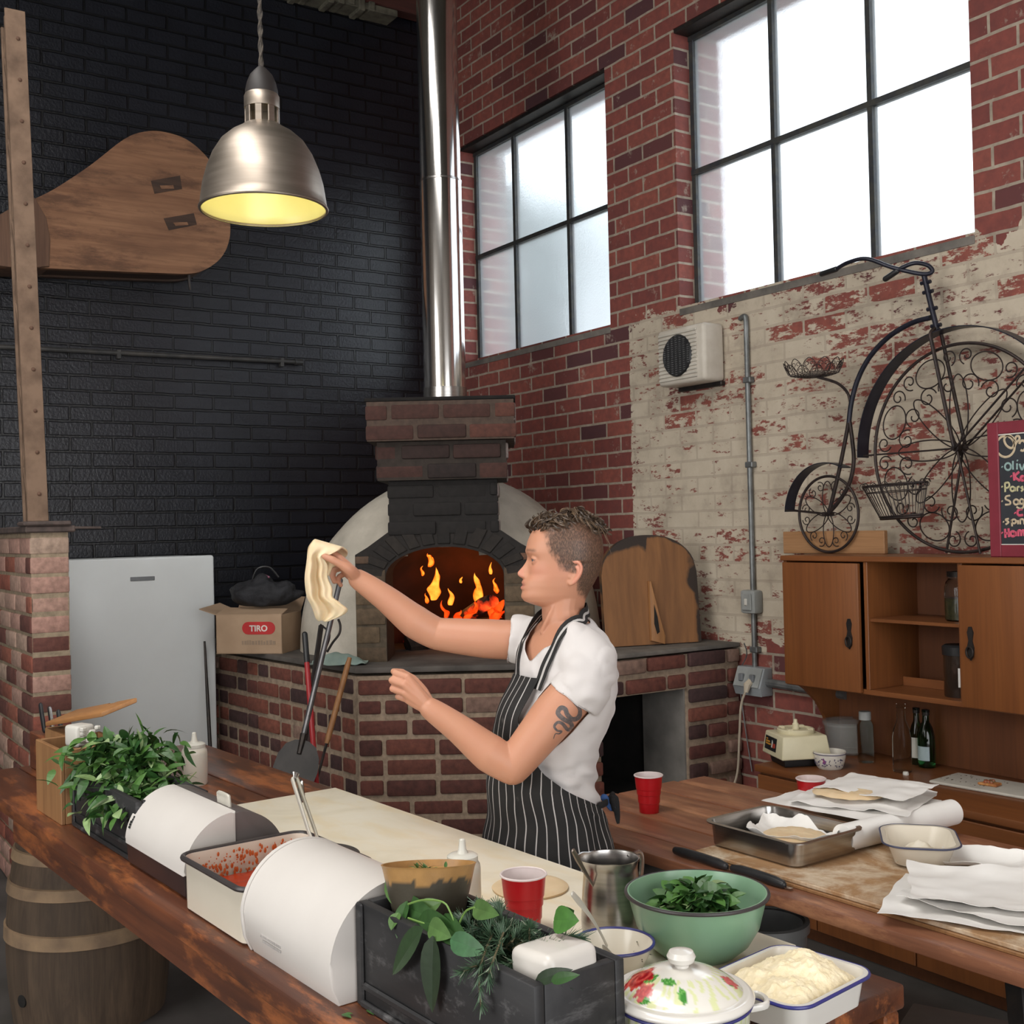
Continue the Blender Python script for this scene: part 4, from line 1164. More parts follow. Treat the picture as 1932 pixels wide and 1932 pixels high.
for z, h in ((.735, .035), (.555, .038), (.445, .042), (.290, .050)):
    bm = BM(); lathe(bm, [(barrel_r(z), z), (barrel_r(z) + .007, z + .003), (barrel_r(z + h) + .007, z + h - .003), (barrel_r(z + h), z + h)], 48); obj('hoop', bm, M_HOOP, ba)
bm = BM(); p = local(ba, W(44, 1888, 3.8)); d = Vector((p.x, p.y, 0)).normalized()
z = max(.1, min(.6, p.z)); tube(bm, [d * (barrel_r(z) - .01) + Vector((0, 0, z)), d * (barrel_r(z) + .004) + Vector((0, 0, z))], .02, 16)
obj('bung_hole', bm, M_SOOT_SHADE, ba)  # solid black disc painted in for the shaded hole

# wooden knife boxes at the far end
M_BOXW = wood('light_box_wood', (.32, .165, .065), (.23, .11, .042), axis=2, scale=.8, rough=.6)
M_BOXO = wood('orange_box_wood', (.40, .19, .065), (.30, .13, .045), axis=0, scale=.8, rough=.5)
kb = thing('knife_box', 'light wooden box with a notched lid and knives at the far end of the bench', 'box', bp(-.91, .045), BA)
bm = BM()
for lo, hi in (((0, 0, 0), (.245, .012, .205)), ((0, .175, 0), (.245, .187, .205)), ((0, .012, 0), (.012, .175, .205)), ((.233, .012, 0), (.245, .175, .205)), ((.01, .01, 0), (.235, .177, .01))): box(bm, lo, hi, .002)
obj('box_wall', bm, M_BOXW, kb)
wbx = thing('wooden_box', 'second wooden box with an orange notched lid, behind the white block by the pillar', 'box', bp(-1.24, .16), BA)
bm = BM(); box(bm, (0, 0, 0), (.30, .085, .185), .004, 2); obj('box_body', bm, M_BOXW, wbx)
_p, _q = local(wbx, on_v(86, 1371, .155)), local(wbx, on_v(192, 1353, .155))
_d = (_q - _p); _l = _d.length; _d.normalize(); _n = Vector((-_d.z, 0, _d.x))
bm = BM(); prism(bm, [(0, 0), (_l, 0), (_l, .10), (_l * .72, .10), (_l * .71, .085), (_l * .60, .085), (_l * .59, .10), (0, .10)], 0, .014, lambda a, b, h: _p + _d * a + Vector((0, b, b * .30)) + _n * h, bev=.003); obj('lid', bm, M_BOXO, wbx)
kr = thing('knife_rack', 'dark wooden knife rack standing at the bench end by the pillar', 'rack', bp(-1.58, .200), BA)
bm = BM(); box(bm, (0, 0, 0), (.34, .05, .125), .004); obj('rack_body', bm, M_BENCH, kr)
for k, (px, py) in enumerate(((84, 1362), (101, 1362), (118, 1362))):
    p = on_v(px, py, .225); p.z = HB + .126
    t = thing('kitchen_knife', ['black-handled knife leaning left at the far end of the knife rack', 'steel-handled knife between two black-handled ones in the knife rack', 'black-handled knife nearest the herbs in the knife rack'][k], 'knife', p, BA, 'knives in the knife rack')
    d = Vector((-.50, 0, 1)).normalized()
    bm = BM(); tube(bm, [d * q for q in (.012, .05, .10)], [.010, .012, .011], 10, flat=.6, round_cap=True); obj('handle', bm, M_STEEL if k == 1 else M_BLACK, t)

# ---- planters
def planter_mat():
    m, nt, b, out = nodes('black_stained_box')
    oc = objco(nt); g = noise_(nt, objco(nt, (3, 40, 40)), 1, 6)
    c = ramp(nt, g, [(.3, (.010, .010, .011)), (.7, (.022, .021, .022))])
    sc = noise_(nt, objco(nt, (10, 4, 18)), 1.6, 8, .75)
    c = mixc(nt, ramp(nt, sc, [(.54, 0.0), (.72, .6)]), c, (.17, .165, .165))
    L(nt, c, b.inputs['Base Color']); b.inputs['Roughness'].default_value = .55; bump(nt, b, g, .2, .002); return m
M_PLANT = planter_mat()
def planter(u0, v0, ln, wd, h, label):
    t = thing('planter_box', label, 'planter', bp(u0, v0), BA, 'black planter boxes on the bench')
    tk = .018
    for nm, lo, hi in (('front_board', (0, 0, 0), (ln, tk, h)), ('back_board', (0, wd - tk, 0), (ln, wd, h)), ('end_board', (0, tk, 0), (tk, wd - tk, h)), ('end_board', (ln - tk, tk, 0), (ln, wd - tk, h)), ('base', (tk, tk, .004), (ln - tk, wd - tk, .018))):
        bm = BM(); box(bm, lo, hi, .003, 2)
        if nm == 'front_board':     # raised mouldings framing the front
            box(bm, (.012, -.008, .0), (ln, .001, .012), .003); box(bm, (0.02, -.006, .028), (ln - .02, .001, .042), .004)
            box(bm, (0, -.006, 0), (.02, .001, h), .003)
        obj(nm, bm, M_PLANT, t)
    return t
planter(-.655, .075, .50, .185, .148, 'black wooden planter box of leafy herbs at the far left of the bench')
planter(.920, .078, .478, .165, .170, 'scuffed black wooden planter box of rosemary nearest on the bench')

# ---- half-round bins
M_BINW = pmat('white_enamel_bin', (.62, .585, .55), (.58, .545, .51), rough=.38, scale=3)
M_BING = pmat('smoky_grey_plastic', (.13, .11, .105), (.10, .088, .085), rough=.3, scale=3)
M_BINB = pmat('brown_plastic_base', (.040, .022, .020), (.03, .018, .017), rough=.35, scale=3)
def half_profile(r, hb, n=28, a0=0.0, a1=math.pi, fl=1.0):
    return [(r - r * math.cos(a), hb + r * fl * math.sin(a)) for a in np.linspace(a0, a1, n)]
t = thing('roll_top_bin', 'white half-round bin with brown base and grey back, beside the herb planter', 'bin', bp(-.174, .055), BA)
r_, hb = .122, .052
ln = .375
bm = BM(); prism(bm, [(0.004, .008), (.012, 0), (2 * r_ - .012, 0), (2 * r_ - .004, .008), (2 * r_ - .001, hb), (.001, hb)], .003, ln - .003, lambda a, b, h: (h, a, b), bev=.006); obj('bin_base', bm, M_BINB, t)
bm = BM(); pr = half_profile(r_, hb, 18, 0, math.pi / 2) + [(r_, hb)]
prism(bm, pr, 0, ln, lambda a, b, h: (h, a, b), bev=.004); obj('front_cover', bm, M_BINW, t)
bm = BM(); pr = [(r_, hb)] + half_profile(r_ - .002, hb, 18, math.pi / 2, math.pi)
prism(bm, [(a + .001, b) for a, b in pr], .002, ln - .002, lambda a, b, h: (h, a, b), bev=.003); obj('back_body', bm, M_BING, t)
bm = BM(); tube(bm, spline([(.255, r_ + .012, hb + r_ - .006), (.255, r_ + .010, hb + r_ + .016), (.262, r_ + .010, hb + r_ + .022), (.308, r_ + .01, hb + r_ + .022), (.315, r_ + .010, hb + r_ + .016), (.315, r_ + .012, hb + r_ - .006)], 20), .004, 6)
box(bm, (.256, r_ + .008, hb + r_ - .002), (.314, r_ + .011, hb + r_ + .021)); obj('lid_tab', bm, pmat('clear_tab', (.55, .52, .45), rough=.2), t)
bm = BM(); rr = random.Random(5)
for k in range(5):
    a = .30 + k * .052; q = lambda a: (r_ - (r_ + .0012) * math.cos(a), hb + (r_ + .0012) * math.sin(a))
    x0 = .012 + (.006 if k > 2 else 0); w = .012 if k < 3 else .007
    pa, pb = q(a), q(a + .042)
    prism(bm, [(x0, 0), (x0 + w, 0), (x0 + w, 1), (x0, 1)], 0, .0006, lambda x, s, h: (x, lerp(pa[0], pb[0], s) - h, lerp(pa[1], pb[1], s)))
obj('maker_mark', bm, M_BLACK, t)
t = thing('white_bin', 'all-white half-round bin in the foreground between sauce tray and planter', 'bin', bp(.563, .026), BA)
ln = .352
R2 = .128
pr = [(.018, 0), (.004, .03), (0, .062)] + half_profile(R2, .062, 30, .0, math.pi)[1:] + [(2 * R2 - .004, .03), (2 * R2 - .016, 0)]
bm = BM(); prism(bm, pr, .010, ln, lambda a, b, h: (h, a, b), bev=.006); obj('bin_body', bm, M_BINW, t)
bm = BM(); prism(bm, [(lerp(R2, a, 1.012), lerp(.07, b, 1.012) if b > .01 else b) for a, b in pr], -.002, .009, lambda a, b, h: (h, a, b), bev=.003); obj('end_rim', bm, M_BINW, t)
bm = BM(); rr = random.Random(8)
for row in range(2):
    x = .085 + row * .008
    while x < .165:
        w = rr.uniform(.002, .005); z = .050 - row * .008
        box(bm, (x, -.0008 + (.062 - z) * .02, z), (x + w, .002, z + .0045)); x += w + .0014
obj('small_print', bm, pmat('grey_print', (.46, .43, .41), rough=.6), t)

# ---- sauce tray with tongs
def rect_ring(hx, hy, r, z, n=6):
    out = []
    for cx, cy, a0 in ((hx - r, hy - r, 0), (-hx + r, hy - r, 90), (-hx + r, -hy + r, 180), (hx - r, -hy + r, 270)):
        for k in range(n + 1):
            a = R(a0 + 90 * k / n); out.append((cx + r * math.cos(a), cy + r * math.sin(a), z))
    return out
def loft(bm, rings, cap0=False, cap1=False, mi=0, col=None):
    V = [[bm.verts.new(p) for p in r] for r in rings]; fs = []
    n = len(V[0])
    for a, b in zip(V[:-1], V[1:]):
        for k in range(n): fs.append(bm.faces.new((a[k], a[(k + 1) % n], b[(k + 1) % n], b[k])))
    if cap0: fs.append(bm.faces.new(V[0][::-1]))
    if cap1: fs.append(bm.faces.new(V[-1]))
    for f in fs: f.material_index = mi
    if col is not None: setcol(bm, fs, col)
    return V
def pan(bm, hx, hy, h, r=.03, slope=.88, lip=.012, tk=.003, n=6):
    """rectangular pan: outside, rolled lip, inside, floor"""
    sx, sy = hx * slope, hy * slope
    loft(bm, [rect_ring(sx - .012, sy - .012, r * .8, 0, n), rect_ring(sx, sy, r * .9, .006, n), rect_ring(hx - lip, hy - lip, r, h - .004, n), rect_ring(hx, hy, r + lip, h - .003, n), rect_ring(hx, hy, r + lip, h, n),
              rect_ring(hx - lip, hy - lip, r, h, n), rect_ring(sx - tk, sy - tk, r * .9, .010, n), rect_ring(sx - .014, sy - .014, r * .8, .006, n)], True, True)
M_ENAM = pmat('cream_enamel', (.66, .60, .50), (.62, .56, .46), rough=.22, coat=.3, scale=4)
M_ENAMW = pmat('white_enamel', (.70, .67, .62), (.66, .63, .58), rough=.18, coat=.4, scale=4)
M_BLUERIM = pmat('blue_enamel_rim', (.035, .035, .20), (.05, .05, .16), rough=.3, scale=20)
M_DKRIM = pmat('dark_enamel_rim', (.045, .038, .038), rough=.4)
tr = thing('sauce_tray', 'deep white enamel tray of tomato sauce with a dark rim', 'tray', bp(.40, .175), BA)
bm = BM(); pan(bm, .165, .145, .112, .028, .95, .006); obj('tray_body', bm, M_ENAM, tr)
bm = BM(); tube(bm, rect_ring(.165, .145, .034, .111, 8), .006, 8, closed=True); obj('rim', bm, M_DKRIM, tr)
M_SAUCE = pmat('tomato_sauce', (.42, .045, .012), (.30, .028, .008), rough=.25, scale=20, bmp=.4, bscale=40, bdist=.004)
bm = BM(); grid(bm, 30, 24, lambda u, v: ((u - .5) * .298, (v - .5) * .258, .052 + .003 * noise.noise(Vector((u * 9, v * 9, 0))))); obj('tomato_sauce', bm, M_SAUCE, tr)
M_SPLASH = pmat('sauce_splash', (.55, .14, .035), (.45, .09, .02), rough=.3)
rr = random.Random(4)
for wall in (0, 1):
    bm = BM()
    for k in range(260 if wall == 0 else 160):
        z = .054 + .050 * rr.random() ** 1.6; w = rr.uniform(.0008, .0036)
        if wall == 0: p = (rr.uniform(-.13, .14), .129, z); q = (w, .0012, w * rr.uniform(.8, 2.2))
        else: p = (-.149, rr.uniform(-.11, .12), z); q = (.0012, w, w * rr.uniform(.8, 2.2))
        lathe(bm, [(0, -1), (.8, -.6), (1, 0), (.8, .6), (0, 1)], 7)
        bm.verts.ensure_lookup_table()
        for v in bm.verts[-1 * (3 * 7 + 2):]: v.co = Vector((p[0] + v.co.x * q[0], p[1] + v.co.y * q[1], p[2] + v.co.z * q[2]))
    obj('sauce_splash', bm, M_SPLASH, tr)
M_PEWTER = pmat('pale_steel', (.60, .57, .50), (.52, .49, .43), rough=.35, metal=.3)
tg = thing('tongs', 'long steel tongs standing upright in the tomato sauce tray', 'tongs', bp(.515, .245, HB + .055), BA)
d = (W(556, 1470, 2.62) - tg.location); d = local(tg, tg.location + d)
for s in (-1, 1):
    o_ = Vector((.003 * s, .005 * s, 0))
    bm = BM(); tube(bm, [o_ * .3, d * .5 + o_ * 1.2, d + o_ * .9], [.006, .007, .008], 8, flat=.45); obj('tong_arm', bm, M_PEWTER if s < 0 else pmat('cream_steel', (.62, .58, .48), rough=.3, metal=.6), tg)
bm = BM()
for k in range(5): tube(bm, [d + Vector((0, 0, -.006)), d + Vector((-.012 + .006 * k, .004, .014))], .0022, 5)
obj('scalloped_tip', bm, M_STEEL, tg)
bm = BM(); lathe(bm, [(0, 0), (.012, .004), (.016, .02), (.010, .05), (0, .055)], 12, sy=.35)
for v in bm.verts: v.co = d + Vector((.018, .006, -.052)) + v.co
obj('tong_spoon', bm, M_STEEL, tg)
# dark round pan behind the white bin
pc = on_z(583, 1622, HB + .03)
t = thing('pizza_pan', 'round dark grey pizza pan lying behind the white bin', 'pan', (pc.x, pc.y, HB + .020), BA)
bm = BM(); lathe(bm, [(0, 0), (.098, 0), (.112, .014), (.115, .014), (.100, -.0), (.09, .003), (0, .003)][:3] + [(.118, .016), (.118, .018), (.110, .017), (.097, .004), (0, .004)], 48); obj('pan_dish', bm, pmat('grey_pan', (.13, .115, .11), (.10, .09, .085), rough=.4, metal=.5), t)
bm = BM(); box(bm, (.108, -.012, .012), (.150, .012, .018), .003); obj('handle', bm, M_BLACK, t)

# ---- squeeze bottles
def squeeze(px, py, z, h, r, label, d_body):
    p = on_z(px, py, z)
    t = thing('squeeze_bottle', label, 'bottle', (p.x, p.y, z), 0, 'squeeze bottles on the bench')
    bm = BM(); lathe(bm, [(0, 0), (r * .92, 0), (r, .006), (r, h * .60), (r * .97, h * .66), (r * .84, h * .71), (r * .82, h * .73), (0, h * .73)], 32); obj('bottle_body', bm, M_SQZ, t)
    bm = BM(); lathe(bm, [(r * .86, h * .715), (r * .86, h * .775), (r * .70, h * .80), (r * .55, h * .81), (0, h * .81)], 32); obj('cap', bm, M_SQZC, t)
    bm = BM(); lathe(bm, [(r * .34, h * .805), (r * .22, h * .86), (r * .17, h * .985), (r * .10, h), (0, h)], 20); obj('nozzle', bm, M_SQZC, t)
    return t
M_SQZ = pmat('milky_plastic', (.64, .60, .52), (.60, .56, .48), rough=.3, sss=.2, scale=6)
M_SQZC = pmat('clear_cap', (.62, .60, .53), (.58, .56, .50), rough=.25, scale=6)
squeeze(368, 1480, HB, .165, .040, 'milky squeeze bottle standing on the bare timber near the fridge', 0)
squeeze(875, 1724, HB + .02, .150, .036, 'milky squeeze bottle standing behind the wooden bowl', 0)

# ---- herbs
M_LEAF1 = vcol('herb_leaf', .45, amt=.3, scale=60, bmp=.15, bscale=60, spec=.5)
def leaf(bm, base, d, up, ln, w, curl=.3, fold=.25, col=(.06, .16, .03), n=5, tip=1.0):
    d = d.normalized(); s = d.cross(up)
    if s.length < 1e-4: s = d.orthogonal()
    s.normalize(); up = s.cross(d).normalized()
    rows = []
    for i in range(n + 1):
        q = i / n
        ww = w * .5 * (math.sin(math.pi * min(1, q ** .75 * .98 + .02)) ** .8) * (1 if q < .98 else .05)
        c = base + d * (ln * q * (1 - .15 * curl * q)) - up * (curl * ln * q * q * .6)
        rows.append([bm.verts.new(c - s * ww + up * ww * fold), bm.verts.new(c), bm.verts.new(c + s * ww + up * ww * fold)])
    fs = []
    for a, b in zip(rows[:-1], rows[1:]):
        fs += [bm.faces.new((a[0], a[1], b[1], b[0])), bm.faces.new((a[1], a[2], b[2], b[1]))]
    setcol(bm, fs, col)
def greens(r, dark=.5):
    if r.random() < .16: return mix((.22, .34, .12), (.30, .40, .20), r.random())
    return mix((.020, .075, .016), (.085, .20, .035), r.random() ** 1.3 * (1 - dark * .3))
def rdir(r, up=.5):
    v = Vector((r.gauss(0, 1), r.gauss(0, 1), r.gauss(up, .7))); return v.normalized()
# big leafy bunch in the far planter
hb_ = thing('herb_bunch', 'heap of leafy green herbs spilling from the far left planter', 'herbs', bp(-.42, .165, HB + .10), BA)
rl = random.Random(31); bm = BM(); bs = BM()
for k in range(900):
    u = rl.gauss(.05, .46)
    if abs(u) > 1: continue
    x = -.03 + u * .23; 
    top = .14 * math.exp(-((x + .09) / .12) ** 2) + .03
    y = rl.gauss(0, .055); z = top * rl.random() ** .55 - .01
    d = Vector((rl.gauss(-.1, .8) + (x + .05) * 2, y * 7 + rl.gauss(-.1, .6), rl.gauss(.0, .55))).normalized()
    leaf(bm, Vector((x, y, z)), d, Vector((rl.gauss(0, .4), rl.gauss(-.2, .4), 1)), rl.uniform(.030, .075), rl.uniform(.014, .030), rl.uniform(.2, 1.2), rl.uniform(-.1, .45), greens(rl))
for k in range(44):
    x = max(-.17, min(.05, rl.gauss(-.06, .08))); y = rl.gauss(0, .03); p = Vector((x, y, -.03)); d = Vector((rl.gauss(0, .5), rl.gauss(0, .5), 1)).normalized()
    q = p + d * rl.uniform(.06, .12); tube(bs, [p, (p + q) / 2 + Vector((0, 0, .01)), q], [.002, .0018, .001], 5)
for k in range(4):      # sprigs that hang over the knife box
    p = Vector((-.20 + rl.uniform(-.05, .03), rl.uniform(-.05, .02), .07 + rl.uniform(-.01, .05)))
    for _ in range(9): leaf(bm, p + Vector((rl.gauss(0, .022), rl.gauss(0, .02), rl.gauss(0, .018))), rdir(rl, -.1), Vector((0, 0, 1)), rl.uniform(.02, .035), rl.uniform(.010, .018), .4, .2, greens(rl))
obj('leaves', bm, M_LEAF1, hb_, recalc=False); obj('stems', bs, pmat('herb_stem', (.16, .26, .07), rough=.5), hb_)
wt = thing('white_block', 'small white plastic block among the herbs beside the knife box', 'block', bp(-.755, .125, HB + .196), BA + .3)
bm = BM(); box(bm, (-.032, -.03, 0), (.032, .03, .062), .010, 3); obj('block_body', bm, M_PLWHITE, wt)
bm = BM(); rr = random.Random(2)
for k in range(16):
    p = Vector((.05 + rr.gauss(0, .012), -.005 + rr.gauss(0, .012), .045 + rr.gauss(0, .010))); q = rr.uniform(.005, .008)
    vs = box(bm, p - Vector((q, q, q)), p + Vector((q, q, q * .6)), .003)
obj('white_flower', bm, M_PLWHITE, wt)

# near planter: rosemary, bay sprigs, wooden bowl and a white block
M_ROSE = vcol('rosemary', .5, amt=.2, bmp=0)
_rc = on_v(958, 1772, .15)
rs_ = thing('rosemary_bunch', 'tangled bunch of dark rosemary sprigs lying in the near black planter', 'herbs', (_rc.x, _rc.y, HB + .15), BA)
rl = random.Random(77); bm = BM(); bs = BM()
def sprig(pts, n=46, ln=.020):
    P = spline(pts, n); tube(bs, P, [.0016] * (n) + [.0008], 5)
    for i in range(3, n):
        d = (P[min(i + 1, n)] - P[i - 1]).normalized(); o_ = d.orthogonal().normalized()
        for k in range(3):
            a = i * 2.4 + k * 2.09; s = (Matrix.Rotation(a, 3, d) @ o_)
            q = (s * .8 + d * .75).normalized(); l = ln * rl.uniform(.7, 1.2)
            c = mix((.025, .060, .030), (.075, .14, .075), rl.random())
            if rl.random() < .06: c = (.30, .34, .24)
            w = s.cross(d) * .0013
            vs = [bm.verts.new(P[i] - w), bm.verts.new(P[i] + w), bm.verts.new(P[i] + q * l + w * .3), bm.verts.new(P[i] + q * l - w * .3)]
            setcol(bm, [bm.faces.new(vs)], c)
for k in range(48):
    a = rl.uniform(0, 6.28); x = rl.gauss(0, .040); y = rl.gauss(0, .024); z = rl.uniform(-.03, .035)
    l = rl.uniform(.05, .09); d = Vector((math.cos(a), math.sin(a) * .6, rl.uniform(-.1, .45)))
    sprig([(x, y, z), Vector((x, y, z)) + d * l * .5 + Vector((0, 0, .012)), Vector((x, y, z)) + d * l], 34)
sprig([local(rs_, on_v(*q)) for q in ((930, 1760, .13), (914, 1800, .075), (904, 1840, .062), (908, 1902, .060))], 44, .018)
sprig([local(rs_, on_v(*q)) for q in ((950, 1760, .13), (935, 1800, .08), (925, 1830, .066), (922, 1850, .064))], 30, .018)
obj('needles', bm, M_ROSE, rs_, recalc=False); obj('stems', bs, pmat('rosemary_stem', (.16, .13, .07), rough=.7), rs_)
bay = thing('leafy_sprig', 'sprig of broad pointed green leaves drooping over the near planter front', 'herbs', bp(1.02, .10, HB + .17), BA)
rl = random.Random(12); bm = BM(); bs = BM()
def lf(px, py, px2, py2, v, w, col, curl=.25, fold=.2):
    v0, v1 = v if isinstance(v, tuple) else (v, v)
    a = local(bay, on_v(px, py, v0)); b = local(bay, on_v(px2, py2, v1)); dd_ = b - a
    leaf(bm, a, dd_, Vector((.15, -1, .45)), dd_.length * 1.04, w, curl, fold, col, n=8)
DG = (.022, .040, .018); MG = (.032, .090, .020); LG = (.085, .17, .045)
IN = .135
lf(798, 1750, 733, 1838, (.070, .062), .040, mix(DG, MG, .35), .1); lf(818, 1766, 812, 1908, (.070, .062), .046, DG, .06)
lf(745, 1700, 812, 1735, (.12, .09), .042, MG); lf(728, 1660, 775, 1722, (.125, .10), .036, LG); lf(790, 1735, 845, 1752, (.10, .075), .040, MG); lf(850, 1772, 908, 1795, .07, .034, (.045, .13, .05)); lf(752, 1722, 735, 1752, (.09, .068), .026, LG)
lf(893, 1712, 925, 1722, (.13, .10), .030, LG); lf(768, 1700, 742, 1765, (.11, .07), .030, MG); lf(1060, 1742, 1078, 1718, (.2, .2), .036, MG); lf(1045, 1736, 1082, 1735, (.19, .18), .04, (.06, .17, .03)); lf(830, 1736, 872, 1778, (.10, .072), .040, MG)
lf(1010, 1852, 1068, 1828, (.098, .10), .020, DG); lf(1040, 1850, 1085, 1838, (.098, .10), .016, MG); lf(785, 1730, 825, 1700, (.11, .12), .036, LG); lf(810, 1745, 840, 1765, (.085, .068), .034, LG)
for pts in (((862, 1752), (850, 1722), (836, 1702), (800, 1698), (770, 1706)), ((865, 1745), (878, 1720), (895, 1712)), ((830, 1750), (800, 1742), (770, 1732)), ((865, 1760), (820, 1762), (800, 1755))):
    tube(bs, spline([local(bay, on_v(x, y, .095)) for x, y in pts], 14), .0016, 5)
obj('leaves', bm, M_LEAF1, bay, recalc=False); obj('stems', bs, pmat('green_stem', (.17, .30, .07), rough=.5), bay)
# wooden bowl of herb mix
M_BOWLW = wood('bowl_wood', (.42, .22, .07), (.32, .15, .045), axis=0, rough=.4)
def tiltb(bm):
    m = Matrix.Rotation(R(-11), 3, Vector((math.cos(R(52.9)), math.sin(R(52.9)), 0)))
    for v in bm.verts: v.co = m @ (v.co - Vector((0, 0, .06))) + Vector((0, 0, .062))
wb = thing('wooden_bowl', 'wooden bowl with ragged dark glaze standing in the near planter', 'bowl', bp(1.000, .168, HB + .100), BA)
_op = [(v.x, v.y) for v in spline([Vector((r, z, 0)) for r, z in ((.0, 0), (.03, 0), (.044, .006), (.056, .035), (.067, .078), (.077, .120), (.080, .128))], 44)]
_ip = [(v.x, v.y) for v in spline([Vector((r, z, 0)) for r, z in ((.077, .128), (.062, .078), (.046, .03), (0, .018))], 16)]
bm = BM(); lathe(bm, _op + _ip, 90)
bmesh.ops.recalc_face_normals(bm, faces=bm.faces); bm.normal_update(); lyc = bm.loops.layers.float_color.new('Col')
for f in bm.faces:
    for l in f.loops:
        c = l.vert.co; a = math.atan2(c.y, c.x); rr_ = math.hypot(c.x, c.y)
        edge = .104 + .018 * noise.noise(Vector((math.cos(a) * 2.2, math.sin(a) * 2.2, 3))) + .008 * noise.noise(Vector((math.cos(a) * 9, math.sin(a) * 9, 0)))
        outer = f.normal.dot(Vector((f.calc_center_median().x, f.calc_center_median().y, 0))) > 0
        l[lyc] = ((.065, .055, .038, 1) if (c.z < edge and outer) else (.42, .23, .08, 1))
tiltb(bm); obj('bowl_body', bm, vcol('glazed_bowl', .4, amt=.25, scale=30, bmp=.15), wb)
bm = BM(); lathe(bm, [(0, .117), (.071, .117), (.0715, .115)], 32)
for v in bm.verts: v.co.z += .002 * noise.noise(v.co * 90)
tiltb(bm); obj('dip', bm, pmat('orange_dip', (.52, .28, .07), (.44, .21, .045), rough=.5, bmp=.4), wb)
bm = BM(); rl = random.Random(9)
for k in range(26): leaf(bm, Vector((rl.gauss(0, .016), rl.gauss(-.0, .012), .118)), Vector((rl.gauss(0, 1), rl.gauss(0, 1), .6)), Vector((0, 0, 1)), rl.uniform(.012, .026), .006, .2, .2, mix((.03, .10, .02), (.09, .2, .04), rl.random()))
tiltb(bm); obj('herb_garnish', bm, M_LEAF1, wb, recalc=False)
bk = thing('white_block', 'rounded white plastic block lying at the right end of the near planter', 'block', bp(1.345, .158, HB + .095), BA + R(2))
bm = BM(); box(bm, (-.045, -.048, 0), (.045, .048, .100), .014, 4, rot=Matrix.Rotation(R(-4), 3, 'Y')); obj('block_body', bm, pmat('white_melamine', (.66, .62, .57), rough=.3, scale=3), bk)

# ---- bowls, jug, cup, pot, dish
M_REDCUP = pmat('red_cup_plastic', (.42, .008, .012), (.38, .007, .011), rough=.3, scale=5)
M_CUPIN = pmat('white_cup_lining', (.72, .62, .60), rough=.4)
def red_cup(loc, label, drink=None):
    t = thing('red_cup', label, 'cup', loc, 0, 'red plastic cups')
    bm = BM(); pr = [(0, 0), (.0285, 0), (.030, .002), (.0315, .030), (.0335, .031), (.0345, .055), (.0365, .056), (.0375, .072), (.0388, .073), (.0425, .112)]
    lathe(bm, pr, 40); obj('cup_body', bm, M_REDCUP, t)
    bm = BM(); lathe(bm, [(r - .0008, z + .001) for r, z in pr[3:]], 40); 
    lathe(bm, [(0, .004), (.029, .004), (.0305, .03)], 40); obj('lining', bm, M_CUPIN, t)
    bm = BM(); tube(bm, [(.0432 * math.cos(2 * math.pi * k / 40), .0432 * math.sin(2 * math.pi * k / 40), .1125) for k in range(40)], .0022, 6, closed=True); obj('rim', bm, M_CUPIN, t)
    if drink:
        bm = BM(); lathe(bm, [(0, .088), (.0395, .088)], 32); obj('drink', bm, drink, t)
    return t
red_cup(bp(.885, .455, HB + .02), 'red plastic cup standing on the marble beside the steel jug')
jg = thing('steel_jug', 'stainless steel milk jug with a spoon in it on the marble', 'jug', bp(.975, .596, HB + .02), BA + R(82))
bm = BM(); lathe(bm, [(0, 0), (.054, 0), (.058, .004), (.0585, .02), (.055, .075), (.051, .118), (.0535, .134), (.0555, .137), (.0535, .136), (.050, .118), (.0535, .075), (.056, .01), (0, .006)], 48)
for v in bm.verts:
    if v.co.z > .10 and v.co.x < -.02 and v.co.z > .12: v.co.x -= .010 * (v.co.z - .12) / .017; v.co.z += .003
obj('jug_body', bm, M_STEEL, jg)
bm = BM(); tube(bm, spline([(.050, 0.014, .125), (.082, 0.02, .128), (.088, 0.022, .10), (.074, 0.018, .05), (.055, .014, .03)], 20), .006, 8, flat=.5); obj('handle', bm, M_STEEL, jg)
def spoon(name, label, loc, d, ln, bowl=True, mat=None, rz=0.0):
    t = thing(name, label, 'spoon', loc, rz); d = Vector(d).normalized()
    s = d.cross(Vector((0, 1, 0))).normalized(); n = s.cross(d)
    bm = BM(); tube(bm, [d * (ln * q) + n * (.006 * math.sin(q * 3)) for q in np.linspace(.12, 1, 8)], [.0030, .0028, .0030, .0034, .0042, .0052, .0062, .0050], 8, flat=.45, round_cap=True); obj('handle', bm, mat or M_STEEL, t)
    bm = BM(); 
    grid(bm, 10, 8, lambda u, v: s * ((u - .5) * .034 * math.sin(math.pi * (.08 + .84 * v))) + d * (ln * .14 - v * .045) + n * (-.008 * math.sin(math.pi * v) * (1 - (2 * u - 1) ** 2)))
    thicken(bm, .001); obj('spoon_bowl', bm, mat or M_STEEL, t); return t
sp = jg.location + Vector((0, 0, .03)); e = W(1082, 1606, 2.12)
spoon('spoon', 'steel spoon leaning in the stainless milk jug', sp, local(jg, e) - Vector((0, 0, .03)), (e - sp).length, rz=BA + R(82), mat=pmat('dull_spoon', (.34, .28, .24), rough=.35, metal=.9))
# white cutting board below the bowls
bm = BM(); box(bm, (0, 0, 0), (.33, .20, .012), .004, 2)
